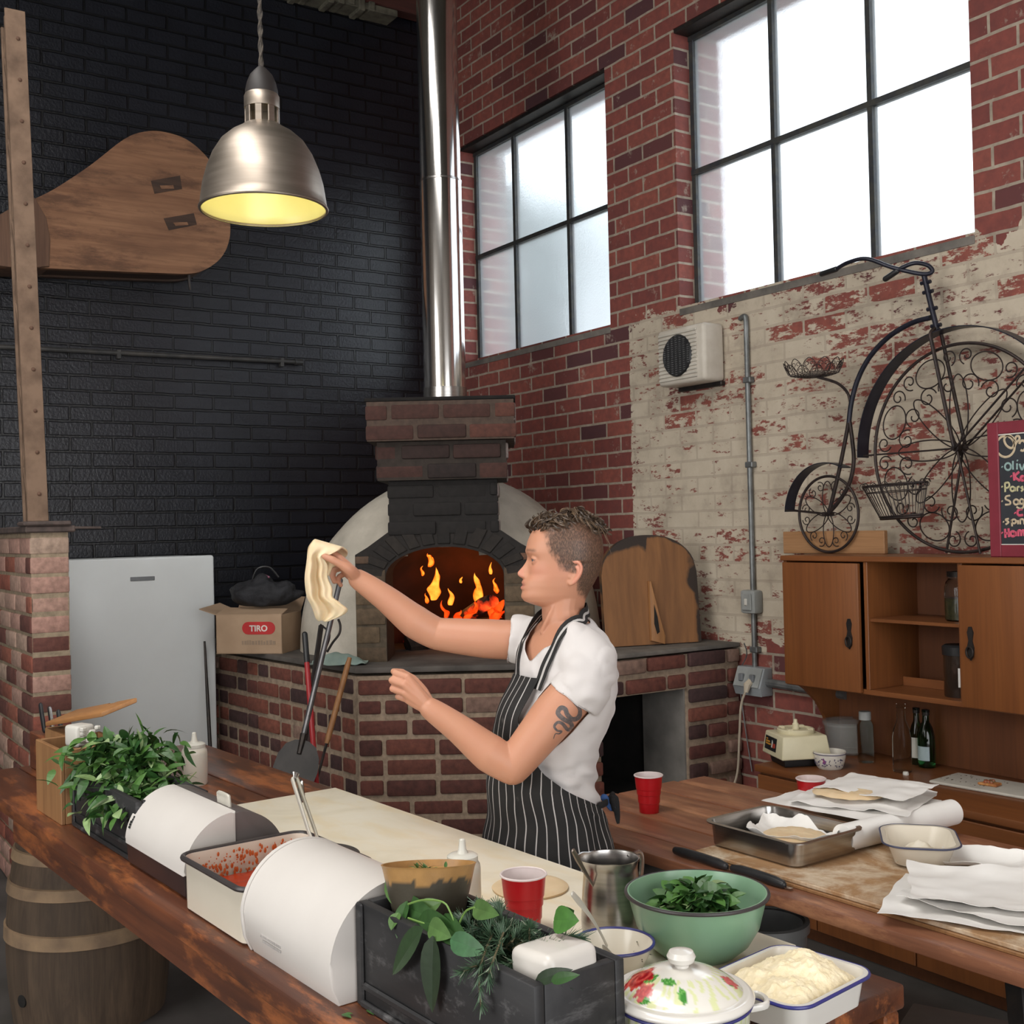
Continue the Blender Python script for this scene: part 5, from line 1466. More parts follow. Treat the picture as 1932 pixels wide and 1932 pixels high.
# small enamel bowl with chopped herbs and spoon
eb = thing('enamel_bowl', 'small cream enamel bowl with blue rim and chopped herbs', 'bowl', bp(1.138, .455, HB + .02), BA)
eprof = [(0, 0), (.045, 0), (.060, .012), (.075, .036), (.084, .056), (.086, .058), (.083, .058), (.072, .036), (.056, .012), (0, .006)]
bm = BM(); lathe(bm, eprof, 48); obj('bowl_body', bm, M_ENAM, eb)
bm = BM(); tube(bm, [(.0855 * math.cos(2 * math.pi * k / 48), .0855 * math.sin(2 * math.pi * k / 48), .0575) for k in range(48)], .0032, 8, closed=True); obj('rim', bm, M_BLUERIM, eb)
bm = BM(); rl = random.Random(6)
for k in range(70):
    a = rl.gauss(.9, .5) if k < 40 else rl.uniform(0, 6.28); q = rl.gauss(.052, .012) if k < 40 else rl.uniform(.02, .075)
    z = interp([(0, .007), (.056, .013), (.072, .037), (.083, .058)], q)[0] + .0012
    leaf(bm, Vector((q * math.cos(a), q * math.sin(a), z)), Vector((rl.gauss(0, 1), rl.gauss(0, 1), .15)), Vector((-math.cos(a) * .5, -math.sin(a) * .5, 1)), rl.uniform(.006, .013), .0035, .1, .1, mix((.03, .035, .012), (.07, .08, .03), rl.random()), n=2)
obj('chopped_herbs', bm, M_LEAF1, eb, recalc=False)
eb.scale = (.80, .80, .92)
e0 = eb.location + Vector((0, 0, .022)); e1 = W(1080, 1688, 1.90)
spoon('spoon', 'shiny steel spoon handle sticking up from the small enamel bowl', e0 + (e1 - e0) * .1, local(eb, e1) - local(eb, e0), (e1 - e0).length * .9, mat=M_PEWTER, rz=BA)
# green bowl
M_GREENE = pmat('green_enamel', (.21, .36, .23), (.19, .33, .21), rough=.28, coat=.25, scale=6)
gb = thing('green_bowl', 'large pale green enamel bowl with a dark rim full of spinach', 'bowl', bp(1.165, .632, HB + .012), BA)
gp = [(0, .006), (.045, .006), (.048, 0), (.060, 0), (.066, .008), (.092, .030), (.110, .060), (.119, .095), (.124, .116), (.127, .119), (.122, .119), (.115, .092), (.106, .060), (.088, .033), (.05, .014), (0, .012)]
bm = BM(); lathe(bm, gp, 64); obj('bowl_body', bm, M_GREENE, gb)
bm = BM(); tube(bm, [(.1265 * math.cos(2 * math.pi * k / 64), .1265 * math.sin(2 * math.pi * k / 64), .1165) for k in range(64)], .0035, 8, closed=True); obj('rim', bm, M_DKRIM, gb)
sn = thing('spinach_leaves', 'heap of dark green spinach leaves inside the green enamel bowl', 'leaves', gb.location + Vector((0, 0, .070)), BA)
sn['kind'] = 'thing'
bm = BM(); rl = random.Random(15)
for k in range(260):
    a = rl.uniform(0, 6.28); q = .062 * rl.random() ** .6; z = .060 * (1 - (q / .105) ** 2) * rl.random() ** .4 - .004
    leaf(bm, Vector((q * math.cos(a), q * math.sin(a), z)), Vector((math.cos(a + rl.gauss(0, 1.0)), math.sin(a + rl.gauss(0, 1.0)), rl.gauss(.25, .35))), Vector((rl.gauss(0, .5), rl.gauss(0, .5), 1)), rl.uniform(.022, .042), rl.uniform(.018, .034), rl.uniform(.2, 1.0), rl.uniform(-.1, .4),
         mix((.016, .065, .014), (.085, .21, .04), rl.random() ** 1.2) if rl.random() > .12 else (.24, .34, .15))
obj('leaf_pile', bm, M_LEAF1, sn, recalc=False)
# floral pot
fp = thing('enamel_pot', 'white enamel pot with rose-patterned domed lid in the front right corner', 'pot', bp(1.412, .352, HB), BA)
M_VGLOSS = vcol('printed_enamel', .16, amt=.0, bmp=0, coat=.5)
PR = .108
def petals(x, y, cx, cy, r, seed):
    d = math.hypot(x - cx, y - cy) / r; a = math.atan2(y - cy, x - cx)
    e = 1 + .16 * math.sin(a * 5 + seed) + .08 * math.sin(a * 9 + seed * 2)
    if d > e: return None
    sw = math.sin(d * 11 - a * 2 + seed)
    return (.62, .09, .07) if sw > .55 else ((.32, .012, .016) if sw < -.2 else (.50, .02, .022))
def leafm(x, y, cx, cy, ang, ln, w):
    dx, dy = x - cx, y - cy; c, s = math.cos(ang), math.sin(ang)
    p, q = dx * c + dy * s, -dx * s + dy * c
    return 0 < p < ln and abs(q) < w * math.sin(math.pi * p / ln)
def lidcol(x, y, base=(.71, .68, .62)):
    c = base; r = math.hypot(x, y); a = math.atan2(y, x)
    if r > .045 and r < .094:
        s = math.sin(a * 26 + 6 * noise.noise(Vector((x * 30, y * 30, 0))))
        if s > .1 and noise.noise(Vector((a * 3, r * 60, 1))) > -.25: c = mix(c, (.62, .66, .30), .75)
    for cx, cy, an, l, w in ((-.028, -.066, .9, .03, .010), (-.046, -.06, 2.3, .026, .011), (.0, -.05, .2, .03, .008), (.02, .066, 2.6, .03, .01), (-.06, -.02, 2.0, .024, .009), (.035, -.045, -.6, .03, .007), (-.018, -.082, -.2, .03, .008), (.055, .03, .8, .022, .007)):
        if leafm(x, y, cx, cy, an, l, w): c = (.06, .24, .045) if (int(x * 900) + int(y * 700)) % 3 else (.16, .40, .10)
    for cx, cy, rr_, sd in ((-.042, -.052, .024, 1.0), (-.010, -.076, .015, 2.0), (.012, .078, .022, .4), (.060, .045, .012, 1.7)):
        q = petals(x, y, cx, cy, rr_, sd)
        if q: c = q if rr_ > .016 else mix(q, (.75, .25, .25), .45)
    return c
bm = BM()
lyc = bm.loops.layers.float_color.new('Col')
lp_ = [(.0, .046), (.02, .0455), (.045, .040), (.068, .030), (.086, .018), (.094, .010), (.098, .009), (.106, .009), (.112, .004), (.113, .0), (.110, -.004), (.0, -.004)]
lathe(bm, [(r, z + .100) for r, z in spline([Vector((r, z, 0)) for r, z in lp_[:-1]], 70) and [(v.x, v.y) for v in spline([Vector((r, z, 0)) for r, z in lp_[:-1]], 70)]], 150)
for f in bm.faces:
    for l in f.loops:
        q = l.vert.co; rot = Matrix.Rotation(R(-4), 3, 'Z') @ q
        cc = lidcol(rot.x, rot.y) if math.hypot(q.x, q.y) < .095 else (.70, .67, .62)
        l[lyc] = (cc[0], cc[1], cc[2], 1)
obj('lid', bm, M_VGLOSS, fp)
bm = BM(); lathe(bm, [(.012, .144), (.012, .150), (.020, .155), (.023, .163), (.019, .171), (.008, .174), (0, .1745)], 32); obj('lid_knob', bm, M_ENAMW, fp)
bm = BM(); lyc = bm.loops.layers.float_color.new('Col')
lathe(bm, [(0, 0), (.095, 0), (.100, .006), (.103, .03), (.104, .06), (.105, .085), (.105, .094)], 120)
for f in bm.faces:
    for l in f.loops:
        q = l.vert.co; a = math.atan2(q.y, q.x); c = (.60, .60, .50)
        if math.sin(a * 40 + q.z * 60) > .2: c = (.50, .56, .24)
        l[lyc] = (*c, 1)
obj('pot_body', bm, M_VGLOSS, fp)
bm = BM(); tube(bm, [(.1075 * math.cos(2 * math.pi * k / 64), .1075 * math.sin(2 * math.pi * k / 64), .0925) for k in range(64)], .0032, 8, closed=True); obj('rim', bm, M_BLUERIM, fp)
for a in (R(60), R(240)):
    bm = BM(); m_ = Matrix.Rotation(a, 3, 'Z')
    tube(bm, [m_ @ Vector(p) for p in spline([(.102, -.026, .080), (.128, -.022, .082), (.136, 0, .083), (.128, .022, .082), (.102, .026, .080)], 20)], .0065, 8, flat=.7); obj('handle', bm, M_ENAMW, fp)
fp.scale = (.94, .94, .91); fp.location = bp(1.405, .350, HB)
# white board and enamel dish with grated cheese
bm = BM(); box(bm, (-.10, -.14, 0), (.12, .16, .010), .004, 2)
ctag(obj('white_cutting_board', bm, pmat('white_polyethylene', (.62, .66, .64), rough=.5), loc=bp(1.235, .66, HB + .0005), rz=BA), 'white plastic cutting board on the bench beneath the green bowl', 'cutting board')
bpy.data.objects['white_cutting_board'].location = bp(1.265, .645, HB)
dsh = thing('enamel_dish', 'white enamel baking dish with blue rim heaped with grated cheese', 'dish', bp(1.432, .600, HB + .010), BA + R(5))
bm = BM(); pan(bm, .108, .128, .060, .035, .84, .010, n=8); obj('dish_body', bm, M_ENAMW, dsh)
bm = BM(); tube(bm, rect_ring(.108, .128, .045, .0575, 10), .0032, 8, closed=True); obj('rim', bm, M_BLUERIM, dsh)
bm = BM()
def chz(u, v):
    x, y = (u - .5) * 2, (v - .5) * 2
    m_ = max(0, 1 - x ** 4) * max(0, 1 - y ** 4)
    h = .040 + .030 * m_ + .020 * math.exp(-((x - .1) ** 2 + (y - .35) ** 2) * 5) + .010 * noise.noise(Vector((x * 3.2, y * 3.2, 2))) * m_ + .004 * noise.noise(Vector((x * 14, y * 14, 2)))
    k = 1 - .12 * (abs(x) ** 6) * (abs(y) ** 6)
    return (x * .094 * k, y * .113 * k, h)
grid(bm, 60, 60, chz); obj('grated_cheese', bm, M_CHEESE, dsh)
dsh.scale = (.86, .86, .92); dsh.location = bp(1.412, .585, HB + .010)
# dough round on the marble
dc = on_z(1000, 1668, HB + .03)
bm = BM()
lathe(bm, [(0, .010), (.06, .010), (.075, .009), (.082, .005), (.080, 0), (0, 0)], 40)
for v in bm.verts: v.co += Vector((0, 0, .002 * noise.noise(v.co * 25)))
ctag(obj('dough_round', bm, M_DOUGH, loc=(dc.x, dc.y, HB + .020)), 'flat round of dough lying on the floured marble behind the red cup', 'dough')
# a few fallen leaves
for k, (px, py) in enumerate(((694, 1908), (645, 1917))):
    bm = BM(); leaf(bm, Vector((0, 0, .003)), Vector((1, .4 * k, .1)), Vector((0, 0, 1)), .022, .012, .3, .2, (.05, .14, .03))
    leaf(bm, Vector((.004, .004, .003)), Vector((.2, 1, .1)), Vector((0, 0, 1)), .014, .009, .3, .2, (.07, .17, .04))
    ctag(obj('fallen_leaf', bm, M_LEAF1, loc=on_z(px, py, HB), recalc=False), ['green leaf scrap fallen on the bench by the planter corner', 'tiny green leaf scrap fallen on the bench edge below the white bin'][k], 'leaf')
# ------------------------------------------------------------------ timber table on the right
TA = R(2.0); TO = Vector((-2.533, 2.003, 0)); TU = Vector((math.cos(TA), math.sin(TA), 0)); TV = Vector((-math.sin(TA), math.cos(TA), 0)); HT = .75
def tp_(u, v, z=HT): return TO + TU * u + TV * v + Vector((0, 0, z))
M_TABLE = wood('table_redgum', (.36, .150, .075), (.21, .080, .042), axis=0, scale=.8, rough=.45, coat=.08, dark=(.075, .028, .018), wear=(.46, .22, .11), bmp=.25)
tb_ = thing('timber_table', 'reddish plank-topped timber table with dark steel legs behind the cook', 'table', tp_(0, 0, 0), TA)
vs_ = [0, .125, .262, .40, .535, .67, .805]
for k in range(6):
    bm = BM(); box(bm, (-.48 + .01 * (k % 2), vs_[k] + .003, HT - .034), (1.75, vs_[k + 1] - .003, HT - .0015 * (k % 2)), .006, 2); obj('plank', bm, M_TABLE, tb_)
bm = BM(); box(bm, (-.40, .16, HT - .075), (1.68, .20, HT - .036), .003); box(bm, (-.40, .70, HT - .085), (1.68, .74, HT - .047), .003); obj('frame_rail', bm, M_STEELDK, tb_)
for u, v, du in ((-.28, .08, -.06), (-.28, .72, -.06), (1.13, .08, .05), (1.13, .72, .05)):
    bm = BM(); vs = box(bm, (u - .02, v - .02, 0), (u + .02, v + .02, HT - .036), .003)
    for q in vs: q.co.x += du * (1 - q.co.z / HT)
    obj('leg', bm, M_STEELDK, tb_)
def floured():
    m, nt, b, out = nodes('floured_board')
    g = noise_(nt, objco(nt, (3, 40, 40)), 1, 6)
    c = ramp(nt, g, [(.3, (.40, .235, .11)), (.7, (.30, .16, .07))])
    oc = objco(nt)
    f = ramp(nt, noise_(nt, oc, 5.5, 8, .68, .4), [(.44, 0.0), (.62, .92)])
    c = mixc(nt, f, c, (.68, .58, .44))
    L(nt, c, b.inputs['Base Color']); b.inputs['Roughness'].default_value = .8; return m
wbd = thing('dough_board', 'large floured wooden dough board lying along the timber table', 'board', tp_(0, 0), TA)
bm = BM(); box(bm, (.225, .066, 0), (1.70, .62, .009), .002); obj('lower_sheet', bm, M_BOXW, wbd)
bm = BM(); box(bm, (.232, .070, .0095), (1.70, .615, .020), .002); obj('upper_sheet', bm, floured(), wbd)
BZ = HT + .020
# steel trays
def crumple(bm, w, h, amp, seed, fold=0.0, n=26, curl=0.0):
    r = random.Random(seed); o_ = Vector((r.uniform(0, 50), r.uniform(0, 50), 0))
    def f(u, v):
        x, y = (u - .5) * w, (v - .5) * h
        e = max(abs(u - .5), abs(v - .5)) * 2
        x += .03 * w * noise.noise(Vector((v * 5, seed, 0)) + o_) * e ** 3; y += .03 * h * noise.noise(Vector((u * 5, seed, 7)) + o_) * e ** 3
        z = amp * (noise.noise(Vector((x * 14, y * 14, 0)) + o_) + .5 * abs(noise.noise(Vector((x * 30, y * 30, 3)) + o_))) * (.35 + e)
        z += curl * e ** 4
        return (x, y, max(0, z + amp * .6))
    grid(bm, n, n, f); thicken(bm, .0008)
def steel_tray(name, label, u, v, hx, hy, h, z, rot=0):
    t = thing(name, label, 'tray', tp_(u, v, z), TA + rot, 'steel trays on the table')
    bm = BM(); pan(bm, hx, hy, h, .03, .88, .014); obj('tray_body', bm, M_STEEL, t); return t
t1 = steel_tray('steel_tray', 'open stainless steel tray holding a flatbread on crumpled paper', .373, .252, .168, .138, .066, BZ)
t2 = steel_tray('steel_tray', 'stainless steel tray heaped with parchment sheets near the back of the table', .315, .620, .155, .150, .060, BZ, R(3))
for lab, loc, w, h, amp, sd, rz_, curl in (
        ('crumpled parchment sheet lining the open steel tray', tp_(.385, .29, BZ + .012), .22, .19, .018, 3, .5, .03),
        ('lower parchment sheet spilling over the rim of the back steel tray', tp_(.32, .60, BZ + .062), .37, .34, .010, 5, .12, -.012),
        ('upper parchment sheet under the flatbread on the back steel tray', tp_(.34, .63, BZ + .071), .33, .32, .010, 8, .35, -.006),
        ('loose parchment sheet lying behind the cream enamel dish', tp_(.80, .50, BZ + .001), .22, .16, .010, 11, .4, .02),
        ('bottom parchment sheet of the loose stack at the front of the dough board', tp_(.985, .245, BZ + .001), .44, .33, .004, 15, .45, .005),
        ('middle parchment sheet of the loose stack at the front of the dough board', tp_(1.03, .275, BZ + .010), .44, .31, .007, 17, .15, .006),
        ('topmost parchment sheet of the loose stack at the front of the dough board', tp_(.97, .285, BZ + .020), .38, .29, .008, 21, .62, .01)):
    bm = BM(); crumple(bm, w, h, amp, sd, curl=curl)
    ctag(obj('parchment_sheet', bm, M_PAPER, loc=loc, rz=TA + rz_, sharp=80), lab, 'paper', 'parchment sheets on the table')
def flatbread(label, loc, rx, ry, rz_):
    bm = BM()
    def f(u, v):
        a = u * 2 * math.pi; r = v; k = 1 + .06 * noise.noise(Vector((math.cos(a) * 2, math.sin(a) * 2, rx * 50)))
        return (rx * r * k * math.cos(a), ry * r * k * math.sin(a), .012 * (1 - r ** 6) + .003 * noise.noise(Vector((r * math.cos(a) * 6, r * math.sin(a) * 6, 1))))
    grid(bm, 48, 12, f, closed_u=True); bmesh.ops.remove_doubles(bm, verts=bm.verts[:], dist=.0004)
    ctag(obj('flatbread', bm, M_DOUGH, loc=loc, rz=rz_), label, 'bread', 'flatbreads')
flatbread('round flatbread on crumpled paper inside the open steel tray', tp_(.40, .265, BZ + .034), .092, .085, 0)
flatbread('flatbread between parchment sheets on the back steel tray', tp_(.325, .575, BZ + .088), .10, .075, .3)
bm = BM(); crumple(bm, .27, .24, .007, 29, curl=-.004)
ctag(obj('parchment_sheet', bm, M_PAPER, loc=tp_(.355, .668, BZ + .098), rz=TA + .2, sharp=80), 'topmost parchment sheet covering the flatbread on the back steel tray', 'paper', 'parchment sheets on the table')
# paper roll
bm = BM(); tube(bm, [tp_(.492, .345, BZ + .036), tp_(.503, .55, BZ + .036), tp_(.515, .79, BZ + .036)], .035, 32)
ctag(obj('paper_roll', bm, M_PAPER), 'white roll of parchment paper lying between the steel trays and the enamel dish', 'paper roll')
# enamel dish
ed = thing('enamel_dish', 'cream enamel dish with dark rim holding a little flour on the dough board', 'dish', tp_(.665, .425, BZ), TA + R(40))
bm = BM(); pan(bm, .092, .115, .062, .045, .68, .012, n=8); obj('dish_body', bm, M_ENAM, ed)
bm = BM(); tube(bm, rect_ring(.092, .115, .057, .0605, 10), .0025, 8, closed=True); obj('rim', bm, pmat('navy_rim', (.05, .055, .10), rough=.4), ed)
bm = BM()
grid(bm, 30, 30, lambda u, v: ((u - .5) * .125, (v - .5) * .14, .014 + .035 * max(0, 1 - ((u - .5) ** 2 + (v - .5) ** 2) * 5) ** 1.5 + .006 * noise.noise(Vector((u * 9, v * 9, 0)))))
obj('flour_heap', bm, M_FLOUR, ed)
# cups
red_cup(on_z(1225, 1532, HT), 'red plastic cup standing alone on bare table planks beside the cook')
cz = on_z(1530, 1469, HT + .1125); red_cup((cz.x, cz.y, HT), 'red plastic cup behind the heaped steel tray, holding an orange drink', pmat('orange_drink', (.50, .22, .09), rough=.2))
# two black-handled knives tucked under the edge of the board
for k, (u0, u1, lab) in enumerate(((.185, .365, 'black-handled knife at the table edge under the open steel tray, left one of two'), (.395, .555, 'black-handled knife at the table edge, right one of two'))):
    a, b = tp_(u0, .044 - .002 * k, HT + .013), tp_(u1, .043, HT + .013)
    t = thing('kitchen_knife', lab, 'knife', a, TA, 'knives at the table edge')
    bm = BM(); ln = (b - a).length
    tube(bm, [(0, 0, 0), (ln * .15, 0, .001), (ln * .5, 0, .002), (ln * .85, 0, .0), (ln, 0, -.002)], [.010, .0125, .012, .0125, .010], 12, flat=.9, round_cap=True); obj('handle', bm, M_BLACK, t)
    bm = BM(); box(bm, (ln * .97, -.003, -.008), (ln + .025, .010, -.0065)); obj('blade', bm, M_STEEL, t)

# ------------------------------------------------------------------ sideboard and hutch against the white wall
M_TEAK = wood('teak_veneer', (.225, .078, .022), (.165, .054, .016), axis=2, scale=.55, rough=.42, coat=.1, bmp=.05)
M_TEAKH = wood('teak_rail', (.21, .072, .021), (.15, .05, .016), axis=0, scale=.55, rough=.42, coat=.1, bmp=.05)
M_TEAKD = wood('dark_teak', (.18, .062, .021), (.125, .042, .016), axis=2, scale=.55, rough=.5, bmp=.05)
SX0, SX1, SZ = -3.40, -1.98, .65
sb = thing('sideboard', 'low reddish wooden sideboard with doors and a drawer against the white brick wall', 'sideboard', (SX0, 3.40, 0))
ln = SX1 - SX0
bm = BM(); box(bm, (0, 0, SZ - .028), (ln, .56, SZ), .004, 2); obj('countertop', bm, M_TEAKH, sb)
bm = BM(); box(bm, (.01, .022, .04), (ln - .01, .555, SZ - .029)); obj('carcass', bm, M_TEAKD, sb)
bm = BM(); box(bm, (.05, .05, 0), (ln - .05, .53, .045)); obj('plinth', bm, M_TEAKD, sb)
for x0, x1 in ((.015, .305), (.310, .755), (.760, ln - .015)):
    bm = BM(); box(bm, (x0, .002, .06), (x1, .021, .40), .003); o_ = obj('door', bm, M_TEAK, sb)
    bm = BM(); box(bm, (x0, .002, .405), (x1, .021, .612), .003); d_ = obj('drawer', bm, M_TEAKH, sb)
    for par, z in ((o_, .235), (d_, .51)):
        bm = BM(); xm = (x0 + x1) / 2
        if x0 < .3: xm = x1 - .05
        lathe(bm, [(0, 0), (.020, 0), (.022, .003), (.014, .006), (0, .006)], 20)
        for v in bm.verts: v.co = Vector((xm + v.co.x, .001 - v.co.z, z + v.co.y * 1.5))
        tube(bm, [(xm + .016 * math.cos(a), -.008, z - .012 + .018 * math.sin(a)) for a in np.linspace(0, 6.0, 20)], .003, 6, closed=True)
        obj('ring_handle', bm, M_STEELDK, par)
HX0, HX1, HY, HZ0, HZ1 = -3.45, -2.19, 3.65, .945, 1.486
hu = thing('hutch_cabinet', 'warm brown wooden hutch with two doors and open middle shelves above the sideboard', 'cabinet', (HX0, HY, HZ0))
w = HX1 - HX0; h = HZ1 - HZ0; dp = .315
bm = BM(); box(bm, (-.008, -.012, h - .022), (w + .008, dp, h), .003); obj('top_panel', bm, M_TEAKH, hu)
bm = BM(); box(bm, (0, .0, 0), (w, dp, .02), .002); obj('bottom_panel', bm, M_TEAKH, hu)
for x in (0, .418, .840, w - .018):
    bm = BM(); box(bm, (x, .0, .02), (x + .018, dp, h - .022), .0015); obj('side_panel', bm, M_TEAK, hu)
bm = BM(); box(bm, (.018, dp - .012, .02), (w - .018, dp, h - .022)); obj('back_panel', bm, M_TEAKD, hu)
bm = BM(); box(bm, (.436, .012, .285), (.840, dp - .012, .298), .001); obj('shelf', bm, M_TEAKH, hu)
bm = BM(); box(bm, (.436, .20, .02), (.840, .208, .055), .001); obj('shelf_lip', bm, M_TEAKH, hu)
for x0, x1 in ((.012, .406), (.858, w - .006)):
    bm = BM(); box(bm, (x0, -.020, .006), (x1, -.002, h - .028), .003, 2); d_ = obj('door', bm, M_TEAK, hu)
    bm = BM(); xh = x1 - .045 if x0 < .5 else x0 + .045
    bm = BM(); prism(bm, [(xh - .005, .31), (xh + .005, .31), (xh + .012, .29), (xh + .007, .26), (xh + .014, .235), (xh + .010, .205), (xh, .19), (xh - .010, .205), (xh - .014, .235), (xh - .007, .26), (xh - .012, .29)], -.026, -.020, lambda a, b, hh: (a, hh, b - .015))
    tube(bm, [(xh + .013 * math.cos(a), -.032, .205 + .020 * math.sin(a)) for a in np.linspace(0, 6.0, 22)], .0035, 6, closed=True)
    obj('drop_handle', bm, M_STEELDK, d_)
# panel and curved brackets that carry the hutch on the sideboard
bm = BM(); box(bm, (.0, dp - .012, SZ - HZ0), (w, dp, -.001)); obj('lower_back_panel', bm, M_TEAKD, hu)
for x in (.0, w - .018):
    bm = BM(); cv = [(.05, -.001), (.10, -.03), (.17, -.09), (.215, -.16), (.23, -.24), (.215, SZ - HZ0 + .001), (dp - .013, SZ - HZ0 + .001), (dp - .013, -.001)]
    prism(bm, cv, x, x + .018, lambda a, b, hh: (hh, a, b)); obj('curved_bracket', bm, M_TEAK, hu)
# plank behind the small wheel, standing on the hutch
a = on_y(1481, 1003, 3.90); b = on_y(1673, 1040, 3.90)
bm = BM(); box(bm, (a.x, 3.885, HZ1), (b.x, 3.91, a.z), .003); ctag(obj('wooden_plank', bm, wood('plank_wood', (.36, .19, .085), (.27, .13, .055), axis=0, rough=.6)), 'light wooden plank standing on the hutch behind the small bicycle wheel', 'plank')
# jars in the open shelves
M_JARG = bpy.data.materials.new('jar_glass'); M_JARG.use_nodes = True
_b = M_JARG.node_tree.nodes['Principled BSDF']; _b.inputs['Transmission Weight'].default_value = 1; _b.inputs['Roughness'].default_value = .05; _b.inputs['IOR'].default_value = 1.3; _b.inputs['Base Color'].default_value = (.85, .88, .85, 1)
def gl_tint(name, c, ior=1.3):
    m = M_JARG.copy(); m.name = name; m.node_tree.nodes['Principled BSDF'].inputs['Base Color'].default_value = c4(c); m.node_tree.nodes['Principled BSDF'].inputs['IOR'].default_value = ior; return m
p = on_y(1788, 1180, 3.80)
t = thing('glass_jar', 'glass jar of dark olives on the upper open shelf of the hutch', 'jar', (-2.70, 3.79, HZ0 + .298))
bm = BM(); lathe(bm, [(0, 0), (.05, 0), (.055, .006), (.056, .12), (.05, .145), (.042, .155), (.042, .17)], 32); obj('jar_body', bm, M_JARG, t)
bm = BM(); lathe(bm, [(0, .004), (.05, .006), (.051, .085), (0, .085)], 28); obj('preserves', bm, pmat('dark_olives', (.03, .028, .014), (.08, .07, .03), rough=.3, scale=60), t)
bm = BM(); lathe(bm, [(.045, .165), (.046, .184), (0, .185)], 32); obj('lid', bm, M_STEELDK, t)
t = thing('glass_jar', 'dark tin jar with a pale label on the lower open shelf of the hutch', 'jar', (-2.69, 3.76, HZ0 + .02))
bm = BM(); lathe(bm, [(0, 0), (.054, 0), (.056, .004), (.056, .155), (.05, .16), (0, .16)], 32); obj('jar_body', bm, pmat('dark_brown_glass', (.03, .018, .012), rough=.2, coat=.5), t)
bm = BM(); lathe(bm, [(.060, .155), (.061, .185), (.052, .192), (0, .193)], 32); obj('lid', bm, M_BLACK, t)
bm = BM(); grid(bm, 8, 2, lambda u, v: (.0568 * math.cos(-.55 - .5 * u), .0568 * math.sin(-.55 - .5 * u), .04 + .07 * v)); thicken(bm, .0005); obj('label', bm, M_PAPER, t)

# ---- on the sideboard counter
def on_c(px, py): return on_z(px, py, SZ)
# blender base
bl = thing('blender_base', 'cream blender motor base with black control label on the sideboard', 'blender', on_c(1503, 1440), R(-24))
M_CREAMP = pmat('cream_plastic', (.62, .56, .38), (.57, .51, .34), rough=.4)
def frust(bm, x0, y0, z0, x1, y1, z1, bev=.006):
    vs = box(bm, (-1, -1, 0), (1, 1, 1))
    for v in vs:
        k = v.co.z; v.co = Vector((v.co.x * lerp(x0, x1, k), v.co.y * lerp(y0, y1, k), lerp(z0, z1, k)))
    bmesh.ops.bevel(bm, geom=list({e for v in vs for e in v.link_edges}), offset=bev, segments=3, profile=.5, affect='EDGES')
bm = BM(); frust(bm, .070, .078, 0, .078, .085, .035, .004); obj('foot_base', bm, M_BLACK, bl)
bm = BM(); frust(bm, .105, .105, .034, .092, .092, .125, .006); obj('motor_housing', bm, M_CREAMP, bl)
bm = BM(); lathe(bm, [(0, .125), (.072, .125), (.074, .128), (.074, .140), (.070, .143), (.060, .143), (.058, .138), (0, .138)], 40)
for k in range(4):
    a = R(45 + 90 * k); box(bm, (.06 * math.cos(a) - .012, .06 * math.sin(a) - .012, .125), (.06 * math.cos(a) + .012, .06 * math.sin(a) + .012, .147), .004)
obj('jug_seat', bm, M_CREAMP, bl)
bm = BM(); lathe(bm, [(.014, .138), (.013, .16), (.008, .166), (.007, .178), (0, .18)], 16); obj('drive_spindle', bm, M_CREAMP, bl)
def fp_(a, b, o_=0): # on the sloping front
    k = (b - .034) / .091; return (a, -(lerp(.105, .092, k) + .0005 + o_), b)
bm = BM(); prism(bm, [(-.078, .055), (.035, .055), (.035, .108), (-.078, .108)], 0, .0015, lambda a, b, hh: fp_(a, b, hh)); lb = obj('control_label', bm, M_BLACK, bl)
bm = BM(); rr = random.Random(3)
for z, hh_, n in ((.095, .004, 2), (.084, .007, 4), (.075, .006, 5)):
    x = -.07
    for _ in range(n): wv = rr.uniform(.006, .012); prism(bm, [(x, z), (x + wv, z), (x + wv, z + hh_), (x, z + hh_)], .0015, .002, lambda a, b, q: fp_(a, b, q)); x += wv + .002
obj('label_print', bm, pmat('orange_print', (.55, .25, .03), rough=.5), lb)
bm = BM(); prism(bm, [(-.012, .068), (.004, .068), (.001, .09), (-.008, .098)], .0015, .0022, lambda a, b, q: fp_(a, b, q)); obj('jug_symbol', bm, M_PLWHITE, lb)
bm = BM(); prism(bm, [(.010, .070), (.026, .070), (.026, .086), (.010, .086)], .0015, .006, lambda a, b, q: fp_(a, b, q)); obj('switch', bm, pmat('red_switch', (.40, .05, .03), rough=.4), lb)
# patterned bowl
cb = thing('patterned_bowl', 'small white bowl with speckles and a bird print beside the blender base', 'bowl', on_c(1566, 1449), R(20))
bm = BM(); lathe(bm, [(0, 0), (.045, 0), (.05, .005), (.058, .03), (.062, .052), (.063, .068), (.059, .068), (.056, .05), (.048, .012), (0, .008)], 40); obj('bowl_body', bm, pmat('white_china', (.66, .62, .55), rough=.25), cb)
bm = BM(); rr = random.Random(4)
def onb(a, z): r_ = interp([(.005, .05), (.03, .058), (.052, .062), (.068, .063)], z)[0] + .0006; return Vector((r_ * math.cos(a), r_ * math.sin(a), z))
for k in range(46):
    a = rr.uniform(-2.8, -.2); z = rr.uniform(.012, .045); p = onb(a, z); vs = box(bm, p - Vector((.0012, .0012, .0022)), p + Vector((.0012, .0012, .0022)))
tube(bm, [onb(2 * math.pi * k / 50, .060) for k in range(50)], .0016, 5, closed=True)
obj('speckle_print', bm, pmat('navy_print', (.07, .06, .12), rough=.4), cb)
